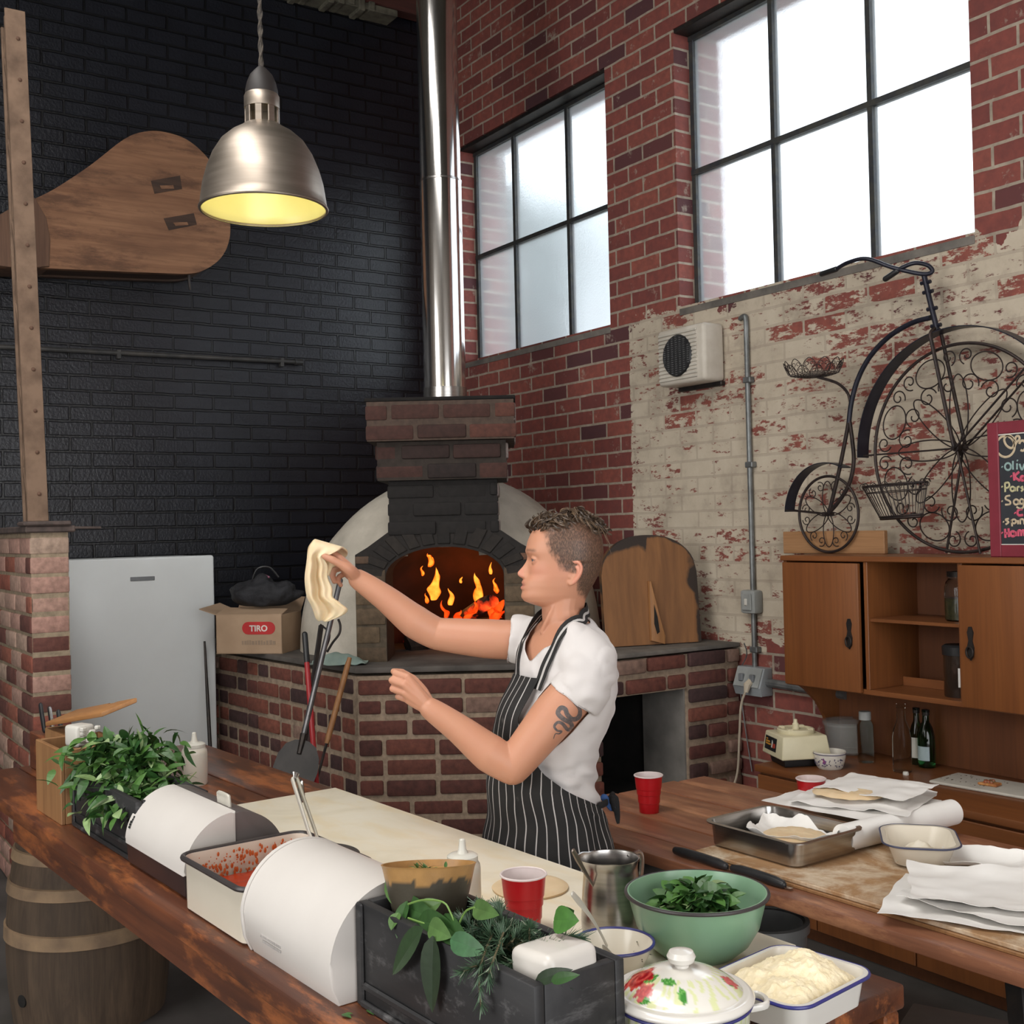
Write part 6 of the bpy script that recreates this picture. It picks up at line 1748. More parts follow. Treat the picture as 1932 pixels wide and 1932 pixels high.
bm = BM(); prism(bm, [(-1.72, .028), (-1.60, .022), (-1.48, .028), (-1.40, .036), (-1.52, .040), (-1.58, .048), (-1.70, .044), (-1.62, .036)], 0, .0006, lambda a, b, q: onb(a, b) * (1 + q * 8)); obj('bird_print', bm, pmat('bird_print', (.28, .05, .12), (.08, .08, .25), rough=.4, scale=80), cb)
# translucent tub, bottles
M_CLEAR = bpy.data.materials.new('clear_plastic'); M_CLEAR.use_nodes = True; nt = M_CLEAR.node_tree; nt.nodes.clear()
_o = nt.nodes.new('ShaderNodeOutputMaterial'); _m = nt.nodes.new('ShaderNodeMixShader'); _m.inputs[0].default_value = .22
_t = N(nt, 'ShaderNodeBsdfTransparent', i_Color=(.92, .92, .92, 1)); _g = N(nt, 'ShaderNodeBsdfPrincipled'); _g.inputs['Base Color'].default_value = (.5, .49, .47, 1); _g.inputs['Roughness'].default_value = .25
L(nt, _t.outputs[0], _m.inputs[1]); L(nt, _g.outputs[0], _m.inputs[2]); L(nt, _m.outputs[0], _o.inputs[0])
t = thing('plastic_tub', 'clear plastic tub with lid standing behind the patterned bowl', 'tub', on_c(1590, 1424) + Vector((-.02, .05, 0)))
bm = BM(); lathe(bm, [(0, .002), (.075, .002), (.082, .01), (.092, .125), (.095, .128), (.09, .125), (.08, .012), (0, .006)], 32); obj('tub_body', bm, M_CLEAR, t)
bm = BM(); lathe(bm, [(.098, .120), (.098, .135), (.09, .138), (0, .136)], 32); obj('lid', bm, M_CLEAR, t)
def bottle(name, label, px, py, prof, mat, capm=None, capz=None, dy=0, lab=None):
    t = thing(name, label, 'bottle', on_c(px, py) + Vector((0, dy, 0)), 0, 'bottles on the sideboard')
    bm = BM(); lathe(bm, prof, 28); obj('bottle_glass', bm, mat, t)
    if capm: bm = BM(); r_, z0, z1 = capz; lathe(bm, [(r_ * .9, z0 - .001), (r_, z0), (r_, z1 - .003), (r_ * .9, z1), (0, z1)], 20); obj('cap', bm, capm, t)
    if lab:
        z0, z1, r_, m = lab; bm = BM(); grid(bm, 14, 2, lambda u, v: (r_ * math.cos(-2.3 + 1.7 * u), r_ * math.sin(-2.3 + 1.7 * u), lerp(z0, z1, v))); thicken(bm, .0004); obj('paper_label', bm, m, t)
    return t
M_GREENG = gl_tint('green_glass', (.03, .22, .06), 1.45); M_PALEG = gl_tint('pale_glass', (.78, .80, .74), 1.12)
bottle('spice_bottle', 'clear spice bottle with grey cap beside the plastic tub', 1634, 1438, [(0, .002), (.030, .002), (.032, .008), (.032, .15), (.024, .165), (.020, .17), (.020, .175)], M_PALEG, M_PLGREY, (.024, .172, .205), 0)
bottle('tall_bottle', 'tall empty clear glass bottle at the left of the green bottles', 1703, 1456, [(0, .002), (.034, .002), (.036, .01), (.036, .13), (.030, .165), (.017, .20), (.015, .245), (.018, .247), (.018, .262), (.015, .262)], M_PALEG, None, None, 0)
bottle('wine_bottle', 'slim dark green bottle with white label next to the tall clear bottle', 1722, 1444, [(0, .002), (.026, .002), (.028, .008), (.028, .12), (.022, .15), (.012, .175), (.011, .215), (.014, .217), (.014, .225), (.011, .225)], gl_tint('olive_glass', (.10, .16, .06), 1.4), M_STEELDK, (.0135, .205, .226), .03, (.03, .11, .0285, M_PLWHITE))
bottle('wine_bottle', 'dark green bottle at the right end of the bottle row', 1746, 1448, [(0, .002), (.031, .002), (.033, .008), (.033, .12), (.026, .155), (.0135, .18), (.012, .215), (.015, .217), (.015, .225), (.012, .225)], M_GREENG, M_STEELDK, (.0145, .205, .226), .01, (.03, .085, .0335, pmat('pale_blue_label', (.34, .42, .44), rough=.6)))
bm = BM(); lathe(bm, [(0, 0), (.011, 0), (.012, .004), (.010, .012), (0, .013)], 16); ctag(obj('bottle_cap', bm, M_PLWHITE, loc=on_c(1709, 1462)), 'tiny white bottle cap on the sideboard in front of the bottles', 'cap')
# chopping board with a pizza slice
a = on_c(1752, 1478); b = on_c(1912, 1506); c_ = on_c(1792, 1459)
ang = math.atan2(b.y - a.y, b.x - a.x); ln_ = (b - a).length
M_BOARDW = pmat('stained_white_board', (.50, .47, .41), (.42, .39, .34), rough=.6, scale=9)
cbt = thing('chopping_board', 'stained white chopping board lying on the right end of the sideboard', 'cutting board', a, ang)
bm = BM(); box(bm, (0, 0, 0), (ln_ + .06, .20, .012), .012, 3); obj('board', bm, M_BOARDW, cbt)
bm = BM(); rr = random.Random(5)
for k in range(40):
    x, y = rr.uniform(.01, .22), rr.uniform(.03, .17); q = rr.uniform(.001, .005); box(bm, (x, y, .0118), (x + q, y + q * rr.uniform(.5, 2), .0135), .0005)
obj('crumbs', bm, pmat('burnt_crumbs', (.10, .07, .045), rough=.8), cbt)
ps = on_z(1868, 1482, SZ + .0125)
t = thing('pizza_slice', 'small leftover pizza slice on the stained chopping board', 'pizza', ps, .3)
bm = BM(); prism(bm, [(-.04, -.012), (.028, -.022), (.035, .02), (-.01, .028)], 0, .011, bev=.004); obj('crust', bm, pmat('pizza_crust', (.50, .24, .08), (.30, .10, .03), rough=.7, scale=50), t)
bm = BM(); rr = random.Random(7)
for k in range(9): x, y = rr.uniform(-.015, .02), rr.uniform(-.012, .015); lathe(bm, [(0, .011), (.008, .012), (.006, .019), (0, .021)], 8, c=(x, y, 0))
obj('topping', bm, pmat('olive_topping', (.10, .10, .05), (.35, .06, .02), rough=.5, scale=90), t)

# ------------------------------------------------------------------ under the table
_a = on_z(1722, 1890, .30); _b2 = on_z(1932, 1930, .30)
t = thing('storage_tub', 'grey plastic storage tub on the floor under the timber table', 'tub', (_a.x, _a.y, 0), math.atan2(_b2.y - _a.y, _b2.x - _a.x))
bm = BM(); frust(bm, .34, .20, 0, .37, .22, .28, .02)
for v in bm.verts: v.co += Vector((.39, -.24, 0))
obj('tub_body', bm, M_PLGREY, t)
bm = BM(); box(bm, (0, -.48, .281), (.78, 0, .30), .008, 2); obj('lid', bm, pmat('grey_lid', (.15, .15, .15), (.18, .18, .18), rough=.5), t)
bk_ = W(1447, 1800, 3.05)
t = thing('grey_bucket', 'tall grey plastic bucket standing under the table near the green bowl', 'bucket', (bk_.x, bk_.y, 0))
M_BUCK = pmat('bucket_grey', (.15, .15, .145), (.12, .12, .118), rough=.35)
bm = BM(); lathe(bm, [(0, 0), (.085, 0), (.09, .01), (.105, .58), (.095, .58), (.082, .015), (0, .012)], 36); obj('bucket_body', bm, M_BUCK, t)
bm = BM(); lathe(bm, [(.105, .56), (.112, .562), (.112, .585), (.10, .587)], 36); lathe(bm, [(.102, .47), (.108, .472), (.108, .49), (.102, .492)], 36); obj('rim', bm, M_BUCK, t)

# ------------------------------------------------------------------ menu board on the hutch
M_FRAMER = pmat('crimson_frame', (.21, .022, .038), (.17, .018, .03), rough=.5)
M_SLATE = pmat('blackboard', (.020, .022, .028), (.032, .034, .040), rough=.8, scale=6)
YMB = 3.69
a = on_y(1857, 799, YMB); b = on_y(1868, 1043, YMB)
mb = thing('menu_board', 'crimson-framed blackboard with handwritten toppings standing on the hutch', 'menu board', (b.x, YMB, HZ1))
mw, mh = .56, a.z - HZ1
bm = BM(); fwid = .043
for lo, hi in (((0, 0, 0), (fwid, .02, mh)), ((mw - fwid, 0, 0), (mw, .02, mh)), ((fwid, 0, 0), (mw - fwid, .02, fwid)), ((fwid, 0, mh - fwid), (mw - fwid, .02, mh))): box(bm, lo, hi, .003)
obj('frame', bm, M_FRAMER, mb)
bm = BM(); box(bm, (fwid - .003, .006, fwid - .003), (mw - fwid + .003, .016, mh - fwid + .003)); obj('slate', bm, M_SLATE, mb)
bm = BM(); box(bm, (fwid, .003, mh - fwid - .004), (mw - fwid, .009, mh - fwid)); obj('frame_edge', bm, M_PLWHITE, mb)
bm = BM(); box(bm, (fwid, .003, fwid), (mw - fwid, .009, fwid + .003)); obj('frame_edge', bm, M_PLWHITE, mb)
bm = BM(); box(bm, (.10, .02, .0), (.14, .16, .015), .002); box(bm, (.10, .02, .0), (.14, .035, .25), .002); obj('easel_strut', bm, M_TEAKD, mb)
def chalk(strokes, mat, r=.0035, nm='chalk_lettering'):
    bm = BM()
    for st in strokes:
        P = [on_y(1820 + x / 6.44, 760 + y / 6.44, YMB) - mb.location for x, y in st]
        if len(P) == 1: P = [P[0], P[0] + Vector((.003, 0, -.003))]
        elif len(P) > 2: P = spline(P, len(P) * 5)
        tube(bm, [Vector((p.x, .0052, p.z)) for p in P], r, 6, flat=1)
        for v in bm.verts: v.co.y = .0045 + (v.co.y - .0045) * .9
    for v in bm.verts: v.co.y = max(.0038, min(.0065, v.co.y))
    obj(nm, bm, mat, mb)
def el(cx, cy, rx, ry, a0=0, a1=360, n=12): return [(cx + rx * math.cos(R(a0 + (a1 - a0) * k / n)), cy + ry * math.sin(R(a0 + (a1 - a0) * k / n))) for k in range(n + 1)]
CH = lambda n, c: pmat('chalk_' + n, c, rough=.9, scale=120)
C_W, C_B, C_P, C_Y = CH('cream', (.55, .44, .30)), CH('bluegreen', (.28, .40, .38)), CH('pink', (.60, .10, .16)), CH('yellow', (.52, .48, .28))
chalk([el(485, 530, 112, 128, -70, 250, 16) + [(520, 400), (575, 430), (590, 500), (560, 550), (500, 520), (470, 450), (500, 400), (560, 410), (610, 470)], [(600, 470), (612, 415), (645, 405), (655, 440), (620, 480), (590, 540)], el(690, 520, 40, 62, 200, 480, 10)], C_W, .0042)
chalk([[(440, 775)], el(515, 775, 36, 42), [(577, 705), (575, 760), (577, 812)], [(625, 735), (625, 810)], [(625, 697)], [(655, 742), (685, 812), (715, 742)]], C_B)
chalk([[(550, 888)], [(587, 845), (588, 895), (593, 945)], [(652, 838), (600, 895), (662, 950)], el(690, 918, 20, 27), [(714, 890), (714, 945)]], C_P, .0045)
chalk([[(440, 1015)], [(480, 970), (480, 1030), (482, 1085)], [(480, 975), (520, 970), (532, 1003), (515, 1030), (482, 1035)], el(570, 1047, 25, 27), [(598, 1022), (600, 1075)], [(630, 1075), (630, 1028), (657, 1020)], [(700, 1018), (676, 1030), (697, 1052), (676, 1076)]], C_Y)
chalk([[(440, 1190)], [(542, 1128), (495, 1138), (488, 1170), (540, 1198), (538, 1232), (482, 1238)], el(615, 1206, 30, 32), [(648, 1178), (650, 1238)], el(682, 1200, 22, 30), [(706, 1175), (704, 1262), (665, 1288), (620, 1265)]], C_W)
chalk([[(597, 1335)], [(690, 1292), (645, 1300), (630, 1338), (650, 1368), (700, 1362)]], C_P, .0045)
chalk([[(457, 1442)], [(527, 1408), (487, 1422), (522, 1450), (488, 1478)], [(560, 1420), (563, 1460), (566, 1502)], el(588, 1442, 26, 24), [(636, 1425), (638, 1477)], [(665, 1477), (666, 1422), (702, 1420), (714, 1477)]], C_W)
chalk([[(440, 1575)], [(480, 1530), (483, 1590), (486, 1642)], [(522, 1525), (526, 1580), (529, 1632)], [(483, 1590), (526, 1582)], el(575, 1592, 27, 30), [(604, 1562), (608, 1622)], [(640, 1622), (640, 1562), (668, 1556), (676, 1620)], [(676, 1575), (702, 1552), (714, 1618)]], C_P, .0045)

# ------------------------------------------------------------------ penny-farthing wall ornament standing on the hutch
YB = 3.87
pf = thing('penny_farthing', 'black wrought-iron penny-farthing bicycle ornament with scrolled wheels standing on the hutch', 'bicycle ornament', (on_y(1811, 845, YB).x, YB, HZ1))
def bq(x, y, o_=0.0):
    """point of the ornament from its outline, o_ metres out from its plane"""
    p = on_y(1250 + x / 2.833, 480 + y / 2.833, YB) - pf.location
    return Vector((p.x, -o_, p.z))
HUB = bq(1590, 1035); WR = HUB.z - .004
def ring(bm, c, r, t, n=96, a0=0, a1=360, y=0):
    if a1 - a0 >= 360: tube(bm, [c + Vector((r * math.cos(2 * math.pi * k / n), y, r * math.sin(2 * math.pi * k / n))) for k in range(n)], t, 8, closed=True)
    else: tube(bm, [c + Vector((r * math.cos(R(lerp(a0, a1, k / n))), y, r * math.sin(R(lerp(a0, a1, k / n))))) for k in range(n + 1)], t, 8)
def scroll(bm, c, r, a0, turns, t, dirn=1, grow=0):
    P = []
    for k in range(40):
        q = k / 39; rr_ = r * (1 - .78 * q); a = R(a0) + dirn * turns * 2 * math.pi * q
        P.append(c + Vector((rr_ * math.cos(a), 0, rr_ * math.sin(a))))
    tube(bm, P, t, 6)
def ellp(bm, c, rx, rz_, rot, t, n=48):
    m = Matrix.Rotation(-rot, 3, 'Y')
    tube(bm, [c + m @ Vector((rx * math.cos(2 * math.pi * k / n), 0, rz_ * math.sin(2 * math.pi * k / n))) for k in range(n)], t, 6, closed=True)
TW = .0028
bm = BM(); ring(bm, HUB, WR - .006, .0065); obj('big_rim', bm, M_WROUGHT, pf)
bm = BM(); tube(bm, [HUB + Vector((0, -.03, 0)), HUB + Vector((0, .03, 0))], .014, 14); tube(bm, [HUB + Vector((0, -.045, 0)), HUB + Vector((0, .045, 0))], .007, 10); obj('big_hub', bm, M_WROUGHT, pf)
bm = BM()
for k in range(8):
    a = k * math.pi / 4 + math.pi / 8 * 0
    c = HUB + Vector((math.cos(a), 0, math.sin(a))) * WR * .36
    ellp(bm, c, WR * .34, WR * .10, a, TW)
for k in range(8):
    a = k * math.pi / 4 + math.pi / 8
    d = Vector((math.cos(a), 0, math.sin(a))); s = Vector((-math.sin(a), 0, math.cos(a)))
    c = HUB + d * WR * .72
    ellp(bm, HUB + d * WR * .80 , WR * .17, WR * .13, a + math.pi / 2, TW)
    for q in (-1, 1):
        scroll(bm, HUB + d * WR * .60 + s * q * WR * .12, WR * .105, math.degrees(a) + (90 if q < 0 else -90), 1.25, TW, q)
        scroll(bm, HUB + d * WR * .84 + s * q * WR * .24, WR * .085, math.degrees(a) + (180), 1.2, TW, -q)
obj('big_scrollwork', bm, M_WROUGHT, pf)
# mudguard: flat blade standing off the wheel
def blade(bm, c, r, a0, a1, w0, w1, th=.004, n=50):
    def pts(q):
        a = R(lerp(a0, a1, q)); w = lerp(w0, w1, q); d = Vector((math.cos(a), 0, math.sin(a))); p = c + d * r
        return [p + Vector((0, w, 0)), p + Vector((0, -w, 0)), p + Vector((0, -w, 0)) + d * th, p + Vector((0, w, 0)) + d * th]
    loft(bm, [pts(k / n) for k in range(n + 1)], True, True)
bm = BM(); blade(bm, HUB, WR + .055, 181, 22, .034, .034); obj('big_mudguard', bm, M_BLUEIRON, pf)
bm = BM()
e1 = HUB + Vector((math.cos(R(180)), 0, math.sin(R(180)))) * (WR + .056)
tube(bm, [e1, HUB], .0035, 6); e2 = HUB + Vector((math.cos(R(42)), 0, math.sin(R(42)))) * (WR + .055)
for o_ in (-.03, .03): tube(bm, [e2 + Vector((0, o_, 0)), HUB + Vector((0, o_, 0))], .0045, 6)
for q in (-1, 1): tube(bm, [HUB + Vector((0, -.02 * q, 0)), HUB + Vector((q * .095, -.03 * q, -HUB.z + .006))], .005, 8)
obj('mudguard_stay', bm, M_WROUGHT, pf)
bm = BM(); ht = bq(1465, 395); 
for o_ in (-.036, .036): tube(bm, spline([bq(1465, 395) + Vector((0, o_ * .3, 0)), bq(1462, 430) + Vector((0, o_ * .95, 0)), bq(1480, 520) + Vector((0, o_, 0)), HUB + Vector((0, o_, 0))], 20), .0075, 8)
obj('front_fork', bm, M_WROUGHT, pf)
bm = BM(); tube(bm, [bq(1395, 100), bq(1432, 260), bq(1468, 405)], .0105, 12)
for y in (150, 200, 290, 380): p = bq(1395 + (y - 100) * .24, y); tube(bm, [p + Vector((-.022, 0, 0)), p + Vector((.022, 0, 0))], .008, 8)
obj('head_tube', bm, M_BLUEIRON, pf)
bm = BM(); tube(bm, spline([bq(1010, 95, .10), bq(1090, 58, .11), bq(1180, 38, .10), bq(1280, 78, .06), bq(1392, 106, .012), bq(1432, 92, -.01), bq(1420, 60, .0), bq(1380, 50, .03), bq(1330, 72, .045), bq(1290, 100, .05)], 60), .0085, 10); obj('handlebar', bm, M_BLUEIRON, pf)
for a, b in (((930, 116, .09), (1015, 92, .10)), ((1240, 138, .055), (1296, 97, .05))):
    bm = BM(); tube(bm, [bq(*a), bq(*b)], .0118, 12, round_cap=True); obj('handle_grip', bm, M_BLACK, pf)
bm = BM(); tube(bm, spline([bq(1432, 338), bq(1330, 368), bq(1210, 440), bq(1110, 545), bq(1045, 665), bq(1010, 790), bq(996, 900)], 40), [.0105] * 41, 12); obj('backbone', bm, M_BLUEIRON, pf)
bm = BM(); SH = bq(885, 1388)
tube(bm, spline([bq(1000, 850), bq(985, 950), bq(945, 1150), bq(905, 1320), SH], 24), .0085, 10)
tube(bm, spline([bq(998, 880), bq(1015, 1000), bq(1022, 1110), bq(1000, 1220), bq(950, 1310), SH], 24), .0085, 10); obj('rear_fork', bm, M_WROUGHT, pf)
SR = SH.z - .003
bm = BM(); ring(bm, SH, SR - .005, .006, 64); obj('small_rim', bm, M_WROUGHT, pf)
bm = BM(); tube(bm, [SH + Vector((0, -.03, 0)), SH + Vector((0, .03, 0))], .009, 12); obj('small_hub', bm, M_WROUGHT, pf)
bm = BM()
for k in range(6):
    a = R(30 + 60 * k); d = Vector((math.cos(a), 0, math.sin(a))); s = Vector((-math.sin(a), 0, math.cos(a)))
    ellp(bm, SH + d * SR * .42, SR * .42, SR * .17, a, .0024)
    a2 = a + R(30); d = Vector((math.cos(a2), 0, math.sin(a2))); s = Vector((-math.sin(a2), 0, math.cos(a2)))
    for q in (-1, 1): scroll(bm, SH + d * SR * .72 + s * q * SR * .14, SR * .14, math.degrees(a2) + (0 if q > 0 else 0), 1.2, .0022, q)
obj('small_scrollwork', bm, M_WROUGHT, pf)
bm = BM(); blade(bm, SH, SR + .050, 176, 62, .03, .03); obj('small_mudguard', bm, M_BLUEIRON, pf)
bm = BM(); e = SH + Vector((math.cos(R(174)), 0, math.sin(R(174)))) * (SR + .05)
for o_ in (-.028, .028): tube(bm, [e + Vector((0, o_, 0)), SH + Vector((0, o_ * .6, 0))], .003, 6)
obj('small_stay', bm, M_WROUGHT, pf)
# saddle: shallow wire dish with scrolled rim
ST = bq(893, 640, .10)
bm = BM(); 
for k in range(7):
    r_ = .018 + k * .0135; tube(bm, [ST + Vector((r_ * 1.05 * math.cos(2 * math.pi * q / 40), r_ * .9 * math.sin(2 * math.pi * q / 40), -.018 + .012 * (k / 6) ** 2)) for q in range(40)], .0016, 5, closed=True)
for k in range(26):
    a = 2 * math.pi * k / 26; tube(bm, [ST + Vector((r_ * 1.05 * math.cos(a), r_ * .9 * math.sin(a), -.018 + .012 * (r_ / .099) ** 2)) for r_ in (.0, .04, .08, .1)], .0014, 5)
obj('saddle_dish', bm, M_WROUGHT, pf)
bm = BM()
for k in range(12):
    a = 2 * math.pi * k / 12; d = Vector((math.cos(a) * 1.05, math.sin(a) * .9, 0)); s = Vector((-math.sin(a), math.cos(a), 0))
    b0 = ST + d * .10 + Vector((0, 0, -.006)); out_ = (d * .45 + Vector((0, 0, 1))).normalized()
    tube(bm, spline([b0 - s * .022, b0 - s * .026 + out_ * .035, b0 + out_ * .062, b0 + s * .026 + out_ * .035, b0 + s * .022], 20), .0018, 5)
    for q in (-1, 1): tube(bm, [b0 + out_ * .036 + s * q * .010 + (s * q * math.cos(t_) + out_ * math.sin(t_)) * .010 * (1 - t_ / 9) for t_ in np.linspace(-1.5, 5, 16)], .0014, 5)
obj('saddle_scrolls', bm, M_WROUGHT, pf)
bm = BM(); tube(bm, spline([ST + Vector((.02, 0, -.02)), bq(975, 690, .05), bq(997, 740, .01), bq(1005, 800)], 16), .006, 8); obj('saddle_post', bm, M_WROUGHT, pf)
# little wire basket hung on the wheel
bm = BM()
T0, T1, B0, B1 = bq(1128, 1245, .06), bq(1462, 1215, .06), bq(1222, 1415, .06), bq(1440, 1398, .06)
dpt = .12
def bring(q):
    l = B0.lerp(T0, q); r_ = B1.lerp(T1, q); w = lerp(.075, dpt, q) / 2
    c = (l + r_) / 2; h_ = (r_ - l) / 2
    return [c + h_ * math.cos(2 * math.pi * k / 44) + Vector((0, 1, 0)) * w * math.sin(2 * math.pi * k / 44) for k in range(44)]
for q, tt in ((0, .004), (.06, .003), (1, .0035), (.8, .002)): tube(bm, bring(q), tt, 6, closed=True)
r0_, r1_ = bring(0), bring(1)
for k in range(44): tube(bm, [r0_[k], r1_[k]], .0014, 4)
for k in range(-4, 5): tube(bm, [((r0_[k % 44])), (r0_[(22 - k) % 44])], .0014, 4)
for k in range(0, 44, 3):
    c = r1_[k] + Vector((0, 0, -.012)); tube(bm, [c + Vector((.016 * math.cos(t_), 0, .016 * math.sin(t_) + .012)) * (1 - t_ / 14) for t_ in np.linspace(0, 7, 18)], .0014, 5)
obj('wire_basket', bm, M_WROUGHT, pf)
# ------------------------------------------------------------------ the cook
PD = 3.0
pb = W(1042, 1590, PD)
pe = thing('person', 'person in white tee and striped apron, short curly hair, raising dough in one hand', 'person', (pb.x, pb.y, 0), OA)
def Q(px, py, w=0.0): return local(pe, W(px, py, PD - w))
FD = Vector((-.866, -.5, 0)); SD = Vector((.5, -.866, 0))
#        py    px    half width  half depth
TORSO = [(1165, 1066, .062, .058), (1182, 1069, .090, .068), (1200, 1070, .132, .082), (1225, 1069, .158, .098), (1270, 1066, .160, .112), (1330, 1060, .152, .124), (1365, 1050, .147, .120),
         (1400, 1038, .143, .113), (1470, 1031, .138, .106), (1530, 1038, .154, .118), (1590, 1042, .170, .132), (1650, 1042, .172, .134), (1720, 1042, .168, .128)]
def trow(py):
    px, a, b = interp(TORSO, py); c = Q(px, py); return c, a, b
def tpt(py, phi, o_=0.0, bust=True):
    """point on the torso: phi from straight ahead, positive to the person's left"""
    c, a, b = trow(py)
    bb = b + o_
    if bust and math.cos(phi) > 0: bb += .014 * math.exp(-((py - 1335) / 38) ** 2) * math.cos(phi)
    return c + SD * (a + o_) * math.sin(phi) + FD * bb * math.cos(phi)
def torso_loft(bm, o_, py0, py1, n=34, seg=48):
    loft(bm, [[tpt(lerp(py0, py1, k / n), 2 * math.pi * j / seg, o_) for j in range(seg)] for k in range(n + 1)], True, True)
def limb(bm, pts, rs, seg=20, n=24):
    P = spline(pts, n); m = len(pts) - 1
    rr_ = [interp([(i / m, r) for i, r in enumerate(rs)], k / n)[0] for k in range(n + 1)]
    tube(bm, P, rr_, seg, round_cap=True)
def voxel(bm, vox, smooth=6, fac=.5):
    """fuse overlapping closed shapes into one skin"""
    bmesh.ops.recalc_face_normals(bm, faces=bm.faces)
    me = bpy.data.meshes.new('t'); bm.to_mesh(me); bm.free()
    o = bpy.data.objects.new('t', me); COL.objects.link(o)
    m = o.modifiers.new('r', 'REMESH'); m.mode = 'VOXEL'; m.voxel_size = vox; m.adaptivity = 0; m.use_smooth_shade = True
    if smooth:
        s = o.modifiers.new('s', 'SMOOTH'); s.iterations = smooth; s.factor = fac
    dg = bpy.context.evaluated_depsgraph_get()
    me2 = bpy.data.meshes.new_from_object(o.evaluated_get(dg))
    bpy.data.objects.remove(o); bpy.data.meshes.remove(me)
    b2 = BM(); b2.from_mesh(me2); bpy.data.meshes.remove(me2)
    return b2

# ---- head, in its own axes: x ahead, y to the left ear, z up
HC = Q(1066, 1060, .0)
ha = R(4)
HF = Vector((-math.cos(ha), -math.sin(ha), 0)); HL = Vector((-HF.y, HF.x, 0))
def hp(x, y, z): return HC + HF * x + HL * y + Vector((0, 0, z))
HFR = [(-.124, .030), (-.116, .058), (-.108, .085), (-.099, .1075), (-.088, .1160), (-.078, .1150), (-.070, .1125), (-.0575, .1115), (-.045, .1075), (-.03, .0985), (-.01, .0955), (.006, .0955), (.016, .097), (.028, .1005), (.036, .1005), (.055, .096), (.075, .087), (.09, .076), (.103, .060), (.114, .036), (.121, .008), (.124, -.012)]
HBK = [(-.124, -.046), (-.10, -.050), (-.085, -.057), (-.06, -.072), (-.034, -.087), (-.01, -.095), (.022, -.100), (.055, -.0985), (.08, -.090), (.103, -.072), (.114, -.053), (.121, -.034), (.124, -.014)]
HWD = [(-.124, .022), (-.115, .036), (-.10, .0455), (-.085, .0535), (-.06, .062), (-.034, .0675), (-.01, .0705), (.022, .0735), (.055, .0725), (.08, .0665), (.103, .051), (.114, .035), (.121, .018), (.124, .004)]
NOSE = [(-.046, 0), (-.0405, .004), (-.036, .017), (-.030, .0265), (-.024, .0275), (-.016, .0215), (-.006, .0125), (.004, .0055), (.014, .001), (.02, 0)]
def headpt(th, z):
    f = interp(HFR, z)[0]; b = interp(HBK, z)[0]; w = interp(HWD, z)[0]
    xm = lerp(b, f, .47); c, s = math.cos(th), math.sin(th)
    if c > 0:
        pw = lerp(.95, .80, sstep(-.075, -.025, z))
        x = xm + (f - xm) * c ** pw; y = w * math.copysign(abs(s) ** .92, s)
        ay = abs(y)
        g = lambda q, m, sg: math.exp(-((q - m) / sg) ** 2)
        fr_ = sstep(.15, .5, c)
        sg = interp([(-.046, .012), (-.036, .0115), (-.026, .0095), (-.01, .0075), (.02, .007)], z)[0]
        x += interp(NOSE, z)[0] * math.exp(-(y / sg) ** 2) if -.046 < z < .02 else 0
        x += .0045 * g(z, -.034, .006) * g(ay, .0125, .0055)
        x += (.0052 * g(z, -.0492, .0050) - .0042 * g(z, -.0572, .0024) + .0055 * g(z, -.0638, .0054)) * math.exp(-(y / .019) ** 2) - .0015 * g(z, -.074, .005) * g(y, 0, .02)
        x += .0035 * g(z, .029, .007) * g(ay, .028, .018) - .0105 * g(z, .0075, .0095) * g(ay, .031, .0145) + .003 * g(z, -.014, .012) * g(ay, .043, .016)
        x -= .004 * g(z, -.05, .03) * g(ay, .05, .012)
    else:
        x = xm - (xm - b) * abs(c) ** .9; y = w * math.copysign(abs(s) ** .9, s)
    if z > .0: # close-cropped hair gives the skull a little body
        k = sstep(.02, -.03, x) * .003; y *= 1 + k / max(.01, w)
    return hp(x, y, z)
bm = BM()
zs = np.linspace(-.124, .124, 120)
loft(bm, [[headpt(2 * math.pi * j / 150, z) for j in range(150)] for z in zs], True, True)
